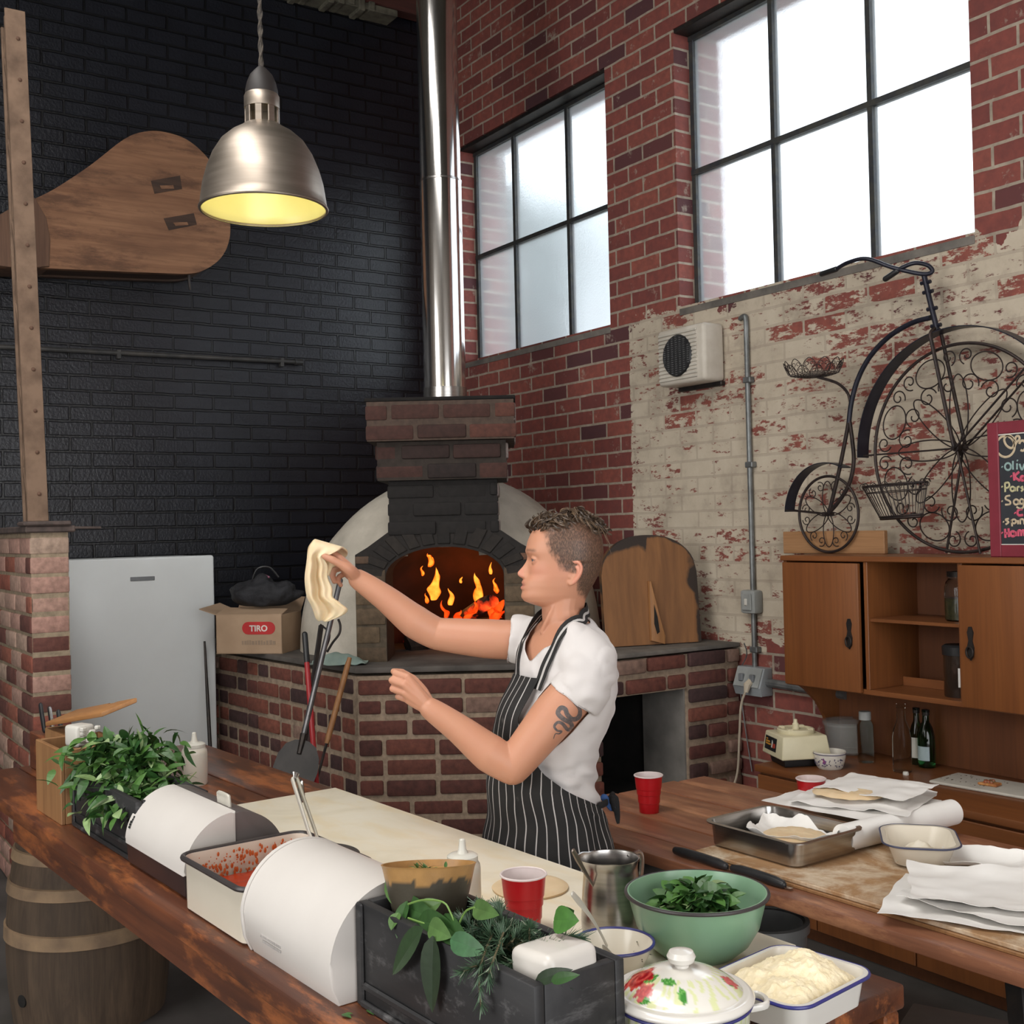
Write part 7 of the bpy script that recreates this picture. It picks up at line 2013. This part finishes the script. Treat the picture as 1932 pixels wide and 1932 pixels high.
for sd in (1, -1):       # ears
    def ep(u, v, o_=0.0): 
        base = hp(-.016, sd * .066, -.028)
        e1 = -HF * math.cos(R(27)) + HL * sd * math.sin(R(27)); e2 = Vector((0, 0, 1)) * .985 - HF * .17; n = (HL * sd * math.cos(R(27)) + HF * math.sin(R(27)))
        return base + e1 * u + e2 * v + n * (o_ + .004)
    tube(bm, spline([ep(-.010, -.002, -.001), ep(-.006, .010, .001), ep(-.009, .019, .0015), ep(-.001, .0285, .002), ep(.012, .0265, .003), ep(.0195, .014, .004), ep(.0185, -.001, .004), ep(.012, -.014, .003), ep(.004, -.023, .001), ep(-.005, -.0275, .0), ep(-.0105, -.020, -.001)], 46), .0043, 8, round_cap=True)
    tube(bm, spline([ep(.001, .018, .0), ep(.009, .012, .002), ep(.0115, .0, .002), ep(.007, -.012, .0015), ep(-.001, -.017, .0)], 20), .0035, 8, round_cap=True)
    tube(bm, [ep(-.011, -.003, .001), ep(-.009, -.010, .002)], .0036, 8, round_cap=True)
    tube(bm, [ep(-.006, -.022, -.001), ep(.002, -.019, -.001)], .005, 8, round_cap=True)
    P = [(ep(.014 * math.cos(t) + .003, .022 * math.sin(t) + .001, -.0065)) for t in np.linspace(0, 2 * math.pi, 25)[:-1]]
    P2 = [(ep(.014 * math.cos(t) + .003, .022 * math.sin(t) + .001, .0005)) for t in np.linspace(0, 2 * math.pi, 25)[:-1]]
    loft(bm, [P, P2], True, True)
    tube(bm, [hp(-.012, sd * .060, -.018), ep(-.006, 0, -.008)], .009, 8, round_cap=True)
    # eyelids
    ec = hp(.0772, sd * .0310, .0075)
    for up, lift in ((1, .20), (-1, -.34)):
        def lidp(u, v, rr_):
            t = lerp(-1.15, 2.3, u); l0 = lift * max(0, math.cos(t * 1.4)) + (.02 if up > 0 else .03); el_ = lerp(l0, up * 1.25, v)
            return ec + (HF * (math.cos(t) * math.cos(el_)) + HL * sd * math.sin(t) * math.cos(el_) + Vector((0, 0, 1)) * math.sin(el_)) * rr_
        A = [[lidp(i / 22, j / 6, .0120) for j in range(7)] for i in range(23)]; Bq = [[lidp(i / 22, j / 6, .0148) for j in range(7)] for i in range(23)]
        loft(bm, [A[i] + Bq[i][::-1] for i in range(23)], True, True)
# neck and torso
limb(bm, [Q(1070, 1085), Q(1064, 1120), Q(1060, 1150), Q(1066, 1178), Q(1070, 1215)], [.048, .0505, .052, .058, .070])
tube(bm, spline([Q(1050, 1135, .040), Q(1036, 1165, .036), Q(1024, 1192, .022)], 8), [.0085] * 9, 8, round_cap=True)
torso_loft(bm, -.007, 1170, 1720)
SHL, ELL, WRL = Q(1116, 1260, .125), Q(967, 1447, .17), Q(812, 1337, .155)
SHR, ELR, WRR = Q(1008, 1208, -.125), Q(824, 1196, -.165), Q(676, 1093, -.15)
limb(bm, [Q(1085, 1215, .07), SHL, SHL.lerp(ELL, .5), ELL], [.052, .056, .0560, .0435], 36)
limb(bm, [ELL, ELL.lerp(WRL, .28) + Vector((0, 0, -.006)), ELL.lerp(WRL, .65), WRL], [.0435, .0470, .036, .0270], 36)
tube(bm, [ELL + Vector((-.002, 0, -.012)), ELL + Vector((-.012, -.006, -.010))], .028, 12, round_cap=True)
limb(bm, [Q(1045, 1200, -.05), SHR, SHR.lerp(ELR, .5) + Vector((0, 0, -.004)), ELR], [.05, .054, .053, .0435], 36)
limb(bm, [ELR, ELR.lerp(WRR, .28) + Vector((0, 0, -.008)), ELR.lerp(WRR, .65), WRR], [.0435, .046, .036, .0275], 36)
# hands
def hand(bm, wrist, fingers, thumb, w0=.0215):
    mc = [f[0] for f in fingers]
    for m in mc: limb(bm, [wrist, wrist.lerp(m, .55), m], [w0 * .88, .0150, .0105], 12, 8)
    for a, b in zip(mc[:-1], mc[1:]): limb(bm, [wrist.lerp(a.lerp(b, .5), .35), wrist.lerp(a.lerp(b, .5), .85)], [.0145, .010], 10, 4)
    for i, f in enumerate(fingers):
        r = (.0092, .0095, .0090, .0078)[i]
        tube(bm, f, [r * 1.08, r, r * .93, r * .82], 10, round_cap=True)
    limb(bm, [wrist, thumb[0], thumb[1]], [.018, .0165, .0115], 12, 8)
    tube(bm, thumb[1:], [.0112, .0105, .0085], 10, round_cap=True)
hand(bm, WRL, [[Q(769, 1278, .158), Q(745, 1269, .138), Q(751, 1272, .112), Q(768, 1280, .108)], [Q(763, 1292, .164), Q(739, 1283, .143), Q(746, 1287, .116), Q(763, 1294, .112)],
               [Q(764, 1307, .162), Q(740, 1299, .142), Q(747, 1303, .118), Q(763, 1308, .115)], [Q(771, 1321, .156), Q(750, 1314, .139), Q(756, 1316, .120), Q(769, 1319, .117)]],
     [Q(796, 1306, .125), Q(778, 1281, .118), Q(757, 1269, .122), Q(743, 1267, .128)])
RFING = [[Q(640, 1052, -.135), Q(622, 1037, -.142), Q(609, 1037, -.15), Q(599, 1045, -.152)], [Q(643, 1060, -.152), Q(623, 1046, -.163), Q(608, 1046, -.17), Q(599, 1056, -.172)],
         [Q(647, 1071, -.168), Q(631, 1075, -.182), Q(627, 1087, -.182), Q(631, 1097, -.178)], [Q(653, 1081, -.178), Q(640, 1088, -.190), Q(638, 1097, -.188), Q(643, 1104, -.183)]]
hand(bm, WRR, RFING, [Q(661, 1076, -.118), Q(645, 1066, -.108), Q(627, 1056, -.103), Q(613, 1050, -.105)])
# legs and feet
HJ = [Q(1042, 1690) + SD * q for q in (.088, -.088)]
for q, h_ in zip((.1, -.1), HJ):
    foot = Vector((h_.x, h_.y, .06)) + SD * q * .3
    limb(bm, [h_ + Vector((0, 0, .05)), h_.lerp(foot, .5) + FD * .012, h_.lerp(foot, .72), foot], [.085, .056, .052, .036])
    limb(bm, [foot + Vector((0, 0, -.02)) - FD * .03, foot + FD * .15 + Vector((0, 0, -.03))], [.036, .028])
body = voxel(bm, .0025, 3, .5)
# ---- colour of the skin, stubble, brows, lips
def skin_mat():
    m, nt, b, out = nodes('skin')
    a = N(nt, 'ShaderNodeVertexColor', layer_name='Col')
    oc = objco(nt)
    n = noise_(nt, oc, 14, 6)
    c = mixc(nt, ramp(nt, n, [(.35, .10), (.65, 0.0)]), a.outputs[0], (.45, .15, .10))
    st = noise_(nt, objco(nt, (1, 1, .35)), 420, 3, .6)
    c = mixc(nt, math_(nt, 'MULTIPLY', a.outputs[1], ramp(nt, st, [(.40, .75), (.60, 0.0)])), c, (.035, .021, .014))
    c = mixc(nt, math_(nt, 'MULTIPLY', a.outputs[1], ramp(nt, st, [(.55, 0.0), (.72, .45)])), c, (.24, .15, .09))
    L(nt, c, b.inputs['Base Color']); b.inputs['Roughness'].default_value = .48
    b.inputs['Subsurface Weight'].default_value = .12; b.inputs['Subsurface Radius'].default_value = (.010, .004, .002)
    b.inputs['Specular IOR Level'].default_value = .4
    bump(nt, b, noise_(nt, oc, 350, 3), .06, .001)
    return m
SKIN = (.51, .247, .152)
lyc = body.loops.layers.float_color.new('Col')
vc = {}; hm = {}
for v in body.verts:
    d = v.co - HC; x, y, z = d.dot(HF), d.dot(HL), d.z
    c = SKIN; m_ = 0
    if z > -.14 and abs(x) < .14 and abs(y) < .1:
        nz = .010 * noise.noise(Vector((x * 60, y * 60, z * 60))) + .006 * noise.noise(Vector((x * 200, y * 200, z * 90)))
        ay = abs(y)
        hl_ = interp([(-.115, -.07), (-.093, -.047), (-.075, -.030), (-.06, -.024), (-.03, -.020), (-.022, .010), (-.0096, .018), (.018, .034), (.040, .050), (.06, .047), (.076, .043), (.083, .055), (.09, .075), (.1, .1)], z)[0]
        onear = ay > .0735 and -.062 < z < .004 and -.045 < x < .01
        m_ = sstep(.011, -.011, x - hl_ + nz) * sstep(-.115, -.085, z + nz) * (0 if onear else 1)
        if x > -.022: m_ *= sstep(-.036, -.014, z + nz)
        if m_ > 0: c = mix(c, mix((.135, .082, .054), (.065, .040, .027), min(1, max(0, .5 + 30 * nz))), m_ * .90)
        if .02 < z < .045 and .012 < ay < .052 and x > .05:      # eyebrow
            bz = .033 - .12 * max(0, ay - .034)
            c = mix(c, (.16, .085, .052), .85 * math.exp(-((z - bz + nz * .2) / .0042) ** 2) * sstep(.010, .018, ay) * sstep(.054, .044, ay))
        if -.072 < z < -.043 and ay < .026 and x > .09:
            e = math.exp(-(ay / .019) ** 4)
            c = mix(c, (.48, .175, .14), .7 * e * math.exp(-((z + .0568) / .0090) ** 4))
            c = mix(c, (.20, .06, .05), .8 * e * math.exp(-((z + .0572) / .0020) ** 2))
        c = mix(c, (.60, .22, .15), .32 * math.exp(-((z + .020) / .022) ** 2 - ((ay - .045) / .022) ** 2) * (1 if x > 0 else 0))
        if x > .108 and -.045 < z < -.01: c = mix(c, (.60, .22, .16), .35)
        if onear: c = mix(c, (.62, .24, .17), .5)
        for sd in (1, -1):
            e = v.co - hp(.0772, sd * .0310, .0075); rr_ = e.length
            if rr_ < .0165:
                el_ = math.asin(max(-1, min(1, e.z / rr_))); t = math.atan2(e.dot(HL) * sd, e.dot(HF))
                if abs(t) < 1.3: c = mix(c, (.06, .03, .022), .95 * math.exp(-((el_ - .20 * math.cos(t * 1.4)) / .13) ** 2)); c = mix(c, (.36, .15, .10), .4 * math.exp(-((el_ + .34 * math.cos(t * 1.4)) / .12) ** 2))
    vc[v.index] = c; hm[v.index] = m_
for f in body.faces:
    f.smooth = True
    for l in f.loops:
        c = vc[l.vert.index]; l[lyc] = (c[0], c[1], c[2], hm[l.vert.index])
M_SKIN = skin_mat()
BODYT = BVHTree.FromBMesh(body)
obj('body', body, M_SKIN, pe, recalc=False)
# eyes
M_EYE = vcol('eye', .12, amt=0, bmp=0)
for sd in (1, -1):
    bm = BM(); c = Vector((0, 0, 0))
    lathe(bm, [(.0117 * math.sin(t), -.0117 * math.cos(t)) for t in np.linspace(0, math.pi, 25)], 28)
    gaze = (HF * .95 + Vector((0, 0, -.22)) + HL * .05).normalized(); rq = Vector((0, 0, 1)).rotation_difference(gaze)
    lyc = bm.loops.layers.float_color.new('Col')
    for f in bm.faces:
        for l in f.loops:
            z = l.vert.co.z / .0117
            cc = (.01, .01, .01) if z > .95 else ((.10, .14, .17) if z > .66 else (.40, .34, .31))
            l[lyc] = (*cc, 1)
    for v in bm.verts: v.co = rq @ v.co + hp(.0772, sd * .0310, .0075)
    obj('eye', bm, M_EYE, pe)
# ---- curly hair on top
M_HAIR = vcol('curly_hair', .42, amt=.35, scale=220, bmp=.3, bscale=400, bdist=.001)
bm = BM(); rh = random.Random(44)
def scalp(x, y):
    lo, hi = .02, .124
    for _ in range(22):
        z = (lo + hi) / 2; f = interp(HFR, z)[0]; b = interp(HBK, z)[0]; w = interp(HWD, z)[0]; xm = lerp(b, f, .47)
        q = ((x - xm) / ((f - xm) if x > xm else (xm - b))) ** 2 + (y / w) ** 2
        if q < 1: lo = z
        else: hi = z
    return lo
n = 0
while n < 430:
    x = rh.uniform(-.088, .078); y = rh.uniform(-.050, .050)
    z = scalp(x, y)
    if z < interp([(-.09, .080), (-.05, .085), (.0, .082), (.05, .080), (.08, .074)], x)[0] - .002: continue
    n += 1
    p = Vector((x, y, z - .004)); front = sstep(.02, .07, x)
    sw = Vector((lerp(-.7, .35, front) + rh.gauss(0, .3), y * 9 + rh.gauss(.15, .4), lerp(.35, 1.1, front) + rh.gauss(0, .15))).normalized()
    ln_ = rh.uniform(.034, .052) * lerp(1, .95, front); ph = rh.uniform(0, 6.28); cr = rh.uniform(.004, .009); tw = rh.uniform(3.0, 6.5)
    e1 = sw.orthogonal().normalized(); e2 = sw.cross(e1)
    pts = []
    for k in range(15):
        q = k / 14
        c = p + sw * ln_ * q * (1 - .25 * q) + Vector((-.010 * front * q * q, 0, -.012 * q * q * (1 - front)))
        c += (e1 * math.cos(ph + tw * q) + e2 * math.sin(ph + tw * q) - e1 * math.cos(ph) - e2 * math.sin(ph)) * cr
        pts.append(hp(c.x, c.y, c.z))
    r0_ = rh.uniform(.0030, .0058)
    col = mix((.050, .030, .019), (.20, .125, .075), rh.random() ** 1.5)
    fr2 = frames(pts)
    for st in range(10):
        aa = rh.uniform(0, 6.28); rr_ = r0_ * math.sqrt(rh.random()); cl = mix(col, (.34, .23, .14) if rh.random() < .3 else (.03, .018, .012), rh.random() * .5)
        tube(bm, [p_ + (u_ * math.cos(aa + 1.5 * i / 14) + v_ * math.sin(aa + 1.5 * i / 14)) * rr_ * (1 - .6 * (i / 14)) for i, (p_, (u_, v_)) in enumerate(zip(pts, fr2))], [  .00085 * (1 - .7 * (i / 14) ** 2) for i in range(15)], 4, cap=False, col=cl)
for k in range(5):       # a few loose wisps at the crown
    x = rh.uniform(-.09, -.05); y = rh.uniform(-.03, .05); p = Vector((x, y, scalp(x, y) - .003)); sw = Vector((-.9, rh.gauss(0, .4), rh.gauss(.0, .3)))
    pts = [hp(*(p + sw * .045 * q + Vector((0, 0, .012 * math.sin(q * 4) - .035 * q * q)))) for q in np.linspace(0, 1, 10)]
    tube(bm, pts, [.0012 * (1 - .6 * q) for q in np.linspace(0, 1, 10)], 5, col=(.22, .14, .085))
obj('hair', bm, M_HAIR, pe, sharp=80)
# ---- tattoo
co = local(pe, CAM)
pth = [(1384, 1046), (1412, 1080), (1408, 1118), (1378, 1130), (1352, 1108), (1340, 1080), (1318, 1074), (1304, 1100), (1330, 1128), (1366, 1148), (1372, 1172), (1352, 1181), (1326, 1152), (1302, 1146), (1286, 1166), (1300, 1186), (1322, 1190), (1310, 1202), (1291, 1203), (1281, 1228)]
bm = BM(); PP = spline([Vector((560 + x / 2.647, 930 + y / 2.647, 0)) for x, y in pth], 150); prev = None
M = len(PP)
for i, q in enumerate(PP):
    t_ = PP[min(i + 1, M - 1)] - PP[max(0, i - 1)]; nrm = Vector((-t_.y, t_.x, 0)).normalized()
    w = 4.4 * min(1, .45 + i / M * 6) * (1 - max(0, (i / M - .45) / .55) * .88)
    row = []
    for s in (-1, -.33, .33, 1):
        a = q + nrm * w * s
        tgt = local(pe, W(a.x, a.y, 2.5)); d = (tgt - co).normalized(); h_ = BODYT.ray_cast(co, d)
        row.append(bm.verts.new((h_[0] + h_[1] * .0006) if h_[0] is not None else tgt))
    if prev:
        for k in range(3): bm.faces.new((prev[k], prev[k + 1], row[k + 1], row[k]))
    prev = row
lyc = bm.loops.layers.float_color.new('Col')
obj('snake_tattoo', bm, pmat('tattoo_ink', (.085, .075, .075), (.15, .11, .10), rough=.55, scale=140, contrast=(.4, .6)), pe, recalc=False)
# ---- tee shirt
bm = BM()
torso_loft(bm, .006, 1166, 1600)
def sleeve(bm, a, b, c, r0, r1, r2):
    limb_pts = [a, b, c]; tube(bm, spline(limb_pts, 14), [lerp(r0, r1, k / 7) if k < 7 else lerp(r1, r2, (k - 7) / 7) for k in range(15)], 28)
eL = (ELL - SHL).normalized(); eR = (ELR - SHR).normalized()
sleeve(bm, Q(1082, 1220, .06), SHL + eL * .03 + Vector((.003, 0, -.004)), SHL + eL * .050 + Vector((-.012, -.002, -.040)), .060, .0670, .0690)
limb(bm, [SHL + Vector((.004, .002, .004)), SHL + eL * .03], [.0645, .066], 24, 6)
sleeve(bm, Q(1045, 1208, -.045), SHR, SHR + eR * .066, .058, .0635, .0635)
limb(bm, [Q(1072, 1190, .035), Q(1092, 1212, .085), SHL], [.038, .046, .060], 16, 10); limb(bm, [Q(1060, 1186, -.03), Q(1035, 1190, -.08), SHR], [.044, .053, .060], 16, 10)
sh = voxel(bm, .0055, 8, .5)
NB = Q(1066, 1170); NT = Q(1060, 1140)
def necked(v):
    d = v - NB; fx = d.dot(FD); sx = d.dot(SD); rad = math.hypot(fx, sx)
    if rad > .15 or d.z < -.13: return False
    a = math.atan2(sx, fx)               # 0 = straight ahead
    vcut = interp([(0, .096), (.35, .066), (.8, .036), (1.5, .012), (2.2, -.004), (3.15, -.010)], abs(a))[0]
    # the opening is a sloping loop: below it the cloth stays
    return d.z > -vcut and rad < interp([(0, .16), (.6, .13), (1.2, .082), (1.8, .078), (3.15, .085)], abs(a))[0]
kill = [v for v in sh.verts if necked(v.co)]
bmesh.ops.delete(sh, geom=kill, context='VERTS')
for _ in range(6):
    bv = [v for v in sh.verts if v.is_boundary]
    new = {}
    for v in bv:
        nb = [e.other_vert(v).co for e in v.link_edges if e.is_boundary]
        if len(nb) == 2: new[v] = v.co.lerp((nb[0] + nb[1]) / 2, .6)
    for v, c in new.items(): v.co = c
for v in sh.verts:      # soft folds
    p = v.co
    k = .0075 * noise.noise(Vector((p.x * 9, p.y * 9, p.z * 16 + p.x * 14))) + .0048 * noise.noise(Vector((p.x * 24, p.y * 24, p.z * 30)))
    if p.z < Q(1040, 1420).z: k += .0065 * noise.noise(Vector((p.x * 12, p.y * 12, p.z * 48)))
    k += .0040 * math.sin((p - SHL).dot(Vector((.55, -.2, .8))) * 95 + 5 * noise.noise(p * 9)) * math.exp(-((p - SHL).length / .13) ** 2)
    k += .0035 * math.sin((p.z + .5 * p.x) * 120 + 4 * noise.noise(p * 8)) * sstep(Q(1040, 1400).z, Q(1040, 1480).z, p.z)
    v.co += v.normal * k if v.normal.length > 0 else Vector()
gone = []
for v in sh.verts:      # the cloth lies outside the body everywhere
    h_ = BODYT.find_nearest(v.co)
    if h_[0] is None: continue
    sd_ = (v.co - h_[0]).dot(h_[1])
    if sd_ < -.009: gone.append(v)
    elif sd_ < .004: v.co = h_[0] + h_[1] * .005
bmesh.ops.delete(sh, geom=gone, context='VERTS')
M_TEE = pmat('white_cotton', (.60, .565, .55), (.56, .525, .51), rough=.9, scale=6, sheen=.2, bmp=.15, bscale=300, bdist=.0008)
bmesh.ops.holes_fill(sh, edges=[e for e in sh.edges if e.is_boundary], sides=36)
bmesh.ops.recalc_face_normals(sh, faces=sh.faces)
for f in sh.faces: f.smooth = True
SHT = BVHTree.FromBMesh(sh)
# turn the edge of the neckline in so that the cloth has a thickness
bed = [e for e in sh.edges if e.is_boundary]
r_ = bmesh.ops.extrude_edge_only(sh, edges=bed)
for v in [g for g in r_['geom'] if isinstance(g, bmesh.types.BMVert)]: v.co -= v.normal * .004 if v.normal.length else Vector((0, 0, .003))
obj('t_shirt', sh, M_TEE, pe, recalc=False)
# ---- trousers and shoes
bm = BM(); torso_loft(bm, .004, 1545, 1720)
for q, h_ in zip((.1, -.1), HJ):
    foot = Vector((h_.x, h_.y, .075)) + SD * q * .3
    limb(bm, [h_ + Vector((0, 0, .06)), h_.lerp(foot, .5) + FD * .012, h_.lerp(foot, .75), foot], [.097, .074, .066, .060])
tr_ = voxel(bm, .008, 5); 
for f in tr_.faces: f.smooth = True
obj('trousers', tr_, pmat('charcoal_denim', (.035, .034, .036), (.05, .048, .05), rough=.9, scale=60), pe, recalc=False)
for q, h_ in zip((.1, -.1), HJ):
    foot = Vector((h_.x, h_.y, .0)) + SD * q * .3
    bm = BM(); limb(bm, [foot - FD * .05 + Vector((0, 0, .048)), foot + FD * .05 + Vector((0, 0, .048)), foot + FD * .19 + Vector((0, 0, .036))], [.046, .044, .034])
    for v in bm.verts: v.co.z = max(.002, v.co.z)
    obj('shoe', bm, M_BLACK, pe)
# ---- striped apron
def apron_mat():
    m, nt, b, out = nodes('striped_apron')
    uv = nt.nodes.new('ShaderNodeUVMap'); sp = nt.nodes.new('ShaderNodeSeparateXYZ'); L(nt, uv.outputs[0], sp.inputs[0])
    fr_ = math_(nt, 'FRACT', math_(nt, 'DIVIDE', sp.outputs[0], .0235))
    st = math_(nt, 'LESS_THAN', math_(nt, 'ABSOLUTE', math_(nt, 'SUBTRACT', fr_, .5)), .056)
    oc = objco(nt); n = noise_(nt, oc, 7, 6, .65)
    base = ramp(nt, noise_(nt, oc, 18, 4), [(.3, (.009, .0085, .0085)), (.7, (.016, .0145, .014))])
    c = mixc(nt, st, base, (.42, .40, .385))
    c = mixc(nt, ramp(nt, n, [(.64, 0.0), (.80, .38)]), c, (.36, .33, .30))
    L(nt, c, b.inputs['Base Color']); b.inputs['Roughness'].default_value = .9
    bump(nt, b, noise_(nt, oc, 400, 2), .1, .0006); return m
M_APRON = apron_mat()
EDGE = [(1262, 22), (1300, 21), (1340, 20), (1390, 32), (1436, 51), (1466, 71), (1490, 98), (1504, 116), (1530, 132), (1600, 138), (1850, 140)]
def ap(u, v):
    py = lerp(1268, 1850, v); e = R(interp(EDGE, py)[0])
    phi = lerp(-e, e, u); pyy = min(py, 1720)
    if v < .06: py = py + (1 - v / .06) * 10 * (abs(2 * u - 1) ** 2) * 0
    c, a, b = trow(pyy)
    o_ = .013 + .018 * sstep(1380, 1480, py) * (math.cos(phi) > -.3) * max(0, math.cos(phi) + .3)
    p = tpt(pyy, phi, o_)
    if py > 1500:
        k = sstep(1500, 1760, py); d = (p - c); d.z = 0
        p += d * (.10 * k) * (.6 + .4 * max(0, math.cos(phi))) + d.normalized() * .012 * k * math.sin(phi * 9 + 1.3)
    p.z = Q(1042, py).z
    p += FD * (interp([(1268, .003), (1310, .016), (1372, .027), (1459, .012), (1540, .0)], py)[0] * max(0, math.cos(phi)) ** 1.5)
    p += FD * .006 * noise.noise(Vector((phi * 3, py * .02, 0)))
    return p
bm = BM()
grid(bm, 110, 90, ap, uvf=lambda u, v: (lerp(-1, 1, u) * R(interp(EDGE, lerp(1268, 1850, v))[0]) * .150, v))
# lay the bib on the shirt rather than through it
for v in bm.verts:
    h_ = SHT.find_nearest(v.co)
    if h_[0] is not None:
        d = v.co - h_[0]
        if d.length < .014 and d.dot(h_[1]) < .004: v.co = h_[0] + h_[1] * .005
thicken(bm, .0014)
obj('apron', bm, M_APRON, pe, sharp=60)
apo = bpy.data.objects['apron']
def ribbon(bm, pts, ns, w, t=.002, uvs=True):
    P = spline(pts, 40); NN = spline(ns, 40)
    for i in range(41):
        for T_ in (SHT, BODYT):
            h_ = T_.find_nearest(P[i])
            if h_[0] is not None and (P[i] - h_[0]).length < .05 and (P[i] - h_[0]).dot(h_[1]) < .006: P[i] = h_[0] + h_[1] * .0075
    for _ in range(3): P = [P[0]] + [(P[i - 1] + P[i] * 2 + P[i + 1]) / 4 for i in range(1, 40)] + [P[40]]
    uvl = bm.loops.layers.uv.verify(); rows = []
    for i, p in enumerate(P):
        tg = (P[min(i + 1, 40)] - P[max(0, i - 1)]).normalized(); n = (NN[i] - tg * NN[i].dot(tg)).normalized(); s = tg.cross(n)
        rows.append([bm.verts.new(p + s * w * q + n * h_) for q, h_ in ((-.5, 0), (-.17, .0005), (.17, .0005), (.5, 0), (.5, -t), (-.5, -t))])
    for a, b in zip(rows[:-1], rows[1:]):
        for k in range(6):
            f = bm.faces.new((a[k], a[(k + 1) % 6], b[(k + 1) % 6], b[k]))
            uu = (0.0, .0095, .0125, .026, .026, 0.0)
            for l, q in zip(f.loops, (k, (k + 1) % 6, (k + 1) % 6, k)): l[uvl].uv = (uu[q], 0)
    bm.faces.new(rows[0][::-1]); bm.faces.new(rows[-1])
nn = lambda x, y, z: Vector((x, y, z)).normalized()
bm = BM()
def onshirt(p, lift=.006):
    h_ = SHT.find_nearest(p); return (h_[0] + h_[1] * lift, h_[1]) if h_[0] is not None else (p, Vector((0, -1, 0)))
pts, ns = [], []
for q in ((1007, 1300, .125), (1019, 1272, .12), (1036, 1245, .112), (1056, 1218, .10)):
    p, n = onshirt(Q(*q)); pts.append(p); ns.append(n)
for q, n in (((1077, 1192, .078), (-.2, -.8, .5)), ((1093, 1172, .062), (.1, -.9, .3)), ((1104, 1155, .035), (.6, -.7, .2)), ((1110, 1146, .0), (.95, -.1, .2)), ((1104, 1147, -.035), (.7, .7, .2))): pts.append(Q(*q)); ns.append(nn(*n))
ribbon(bm, pts, ns, .026); obj('neck_strap', bm, M_APRON, apo)
bm = BM(); pts, ns = [], []
for q in ((961, 1272, .02), (972, 1250, .005), (988, 1225, -.012)):
    p, n = onshirt(Q(*q)); pts.append(p); ns.append(n)
for q, n in (((1006, 1200, -.035), (-.8, .3, .4)), ((1030, 1176, -.058), (-.4, .8, .3)), ((1062, 1156, -.066), (.1, 1, .2)), ((1092, 1148, -.050), (.6, .8, .2))): pts.append(Q(*q)); ns.append(nn(*n))
ribbon(bm, pts, ns, .026); obj('neck_strap', bm, M_APRON, apo)
bm = BM()
kc = tpt(1512, R(150), .03)
for k, (dx, dy, dz) in enumerate(((.020, .0, -.035), (.024, .01, -.060), (.01, -.025, -.02), (.018, .025, -.02))):
    tube(bm, spline([kc, kc + Vector((dx * .7, dy, dz * .2 + .012)), kc + Vector((dx, dy, dz))], 12), [.008, .010, .011, .012, .012, .012, .012, .011, .010, .009, .008, .006, .004], 8, flat=.4)
tube(bm, [tpt(1507, R(118), .014), tpt(1509, R(135), .018), kc], .009, 8, flat=.4)
obj('apron_tie', bm, M_APRON, apo)
bm = BM(); tube(bm, [kc + Vector((-.012, -.01, .012)), kc + Vector((.006, -.014, -.012))], .010, 8, round_cap=True, flat=.5); obj('blue_cloth_end', bm, pmat('blue_cloth', (.05, .12, .32), rough=.8), apo)

# ---- the dough draped over the raised hand
dg_ = thing('dough', 'stretched sheet of pizza dough draped over the raised hand of the cook', 'dough', pe.location, OA)
def dq(x, y, w): return Q(560 + x / 5.083, 1000 + y / 5.083, w)
#      left x, right x, y left, y right, depth left, depth right, fold
ROWS = [(120, 330, 520, 430, -.205, -.215, .010), (112, 400, 400, 330, -.205, -.220, .008), (108, 455, 260, 262, -.200, -.215, .004), (116, 488, 160, 222, -.180, -.200, .002), (150, 484, 102, 190, -.158, -.172, .0),
        (175, 440, 84, 160, -.140, -.140, .0), (150, 400, 110, 190, -.118, -.118, .0), (115, 330, 170, 232, -.108, -.112, .002), (98, 262, 250, 262, -.106, -.1135, .006), (86, 300, 340, 345, -.108, -.120, .010), (73, 300, 450, 455, -.110, -.125, .013),
        (78, 345, 550, 560, -.112, -.125, .014), (95, 348, 650, 640, -.115, -.120, .014), (135, 430, 725, 700, -.118, -.116, .013), (160, 492, 790, 755, -.122, -.118, .012), (178, 452, 845, 812, -.126, -.122, .008), (212, 310, 876, 874, -.130, -.128, .003)]
def dsurf(u, v):
    q = v * (len(ROWS) - 1); i = min(int(q), len(ROWS) - 2); t_ = q - i
    def cr(k):
        g = lambda j: ROWS[max(0, min(len(ROWS) - 1, j))][k]
        a, b, c, d = g(i - 1), g(i), g(i + 1), g(i + 2)
        return .5 * ((2 * b) + (c - a) * t_ + (2 * a - 5 * b + 4 * c - d) * t_ ** 2 + (3 * b - a - 3 * c + d) * t_ ** 3)
    xl, xr, yl, yr, wl, wr, am = [cr(k) for k in range(7)]
    fold = am * (math.sin(u * 9.2 + v * 2.2 - 1.0) + .5 * math.sin(u * 17 + v * 5))
    edge = .010 * sstep(.12, 0, u)
    return dq(lerp(xl, xr, u), lerp(yl, yr, u) + 6 * math.sin(u * 7 + v * 9) * (v > .8), lerp(wl, wr, u) + fold - edge)
bm = BM(); grid(bm, 40, 90, dsurf)
thicken(bm, .0055)
bmesh.ops.smooth_vert(bm, verts=bm.verts[:], factor=.4, use_axis_x=True, use_axis_y=True, use_axis_z=True)
obj('dough_sheet', bm, pmat('stretched_dough', (.74, .60, .40), (.66, .51, .31), rough=.65, scale=14, sss=.25), dg_, sharp=80)
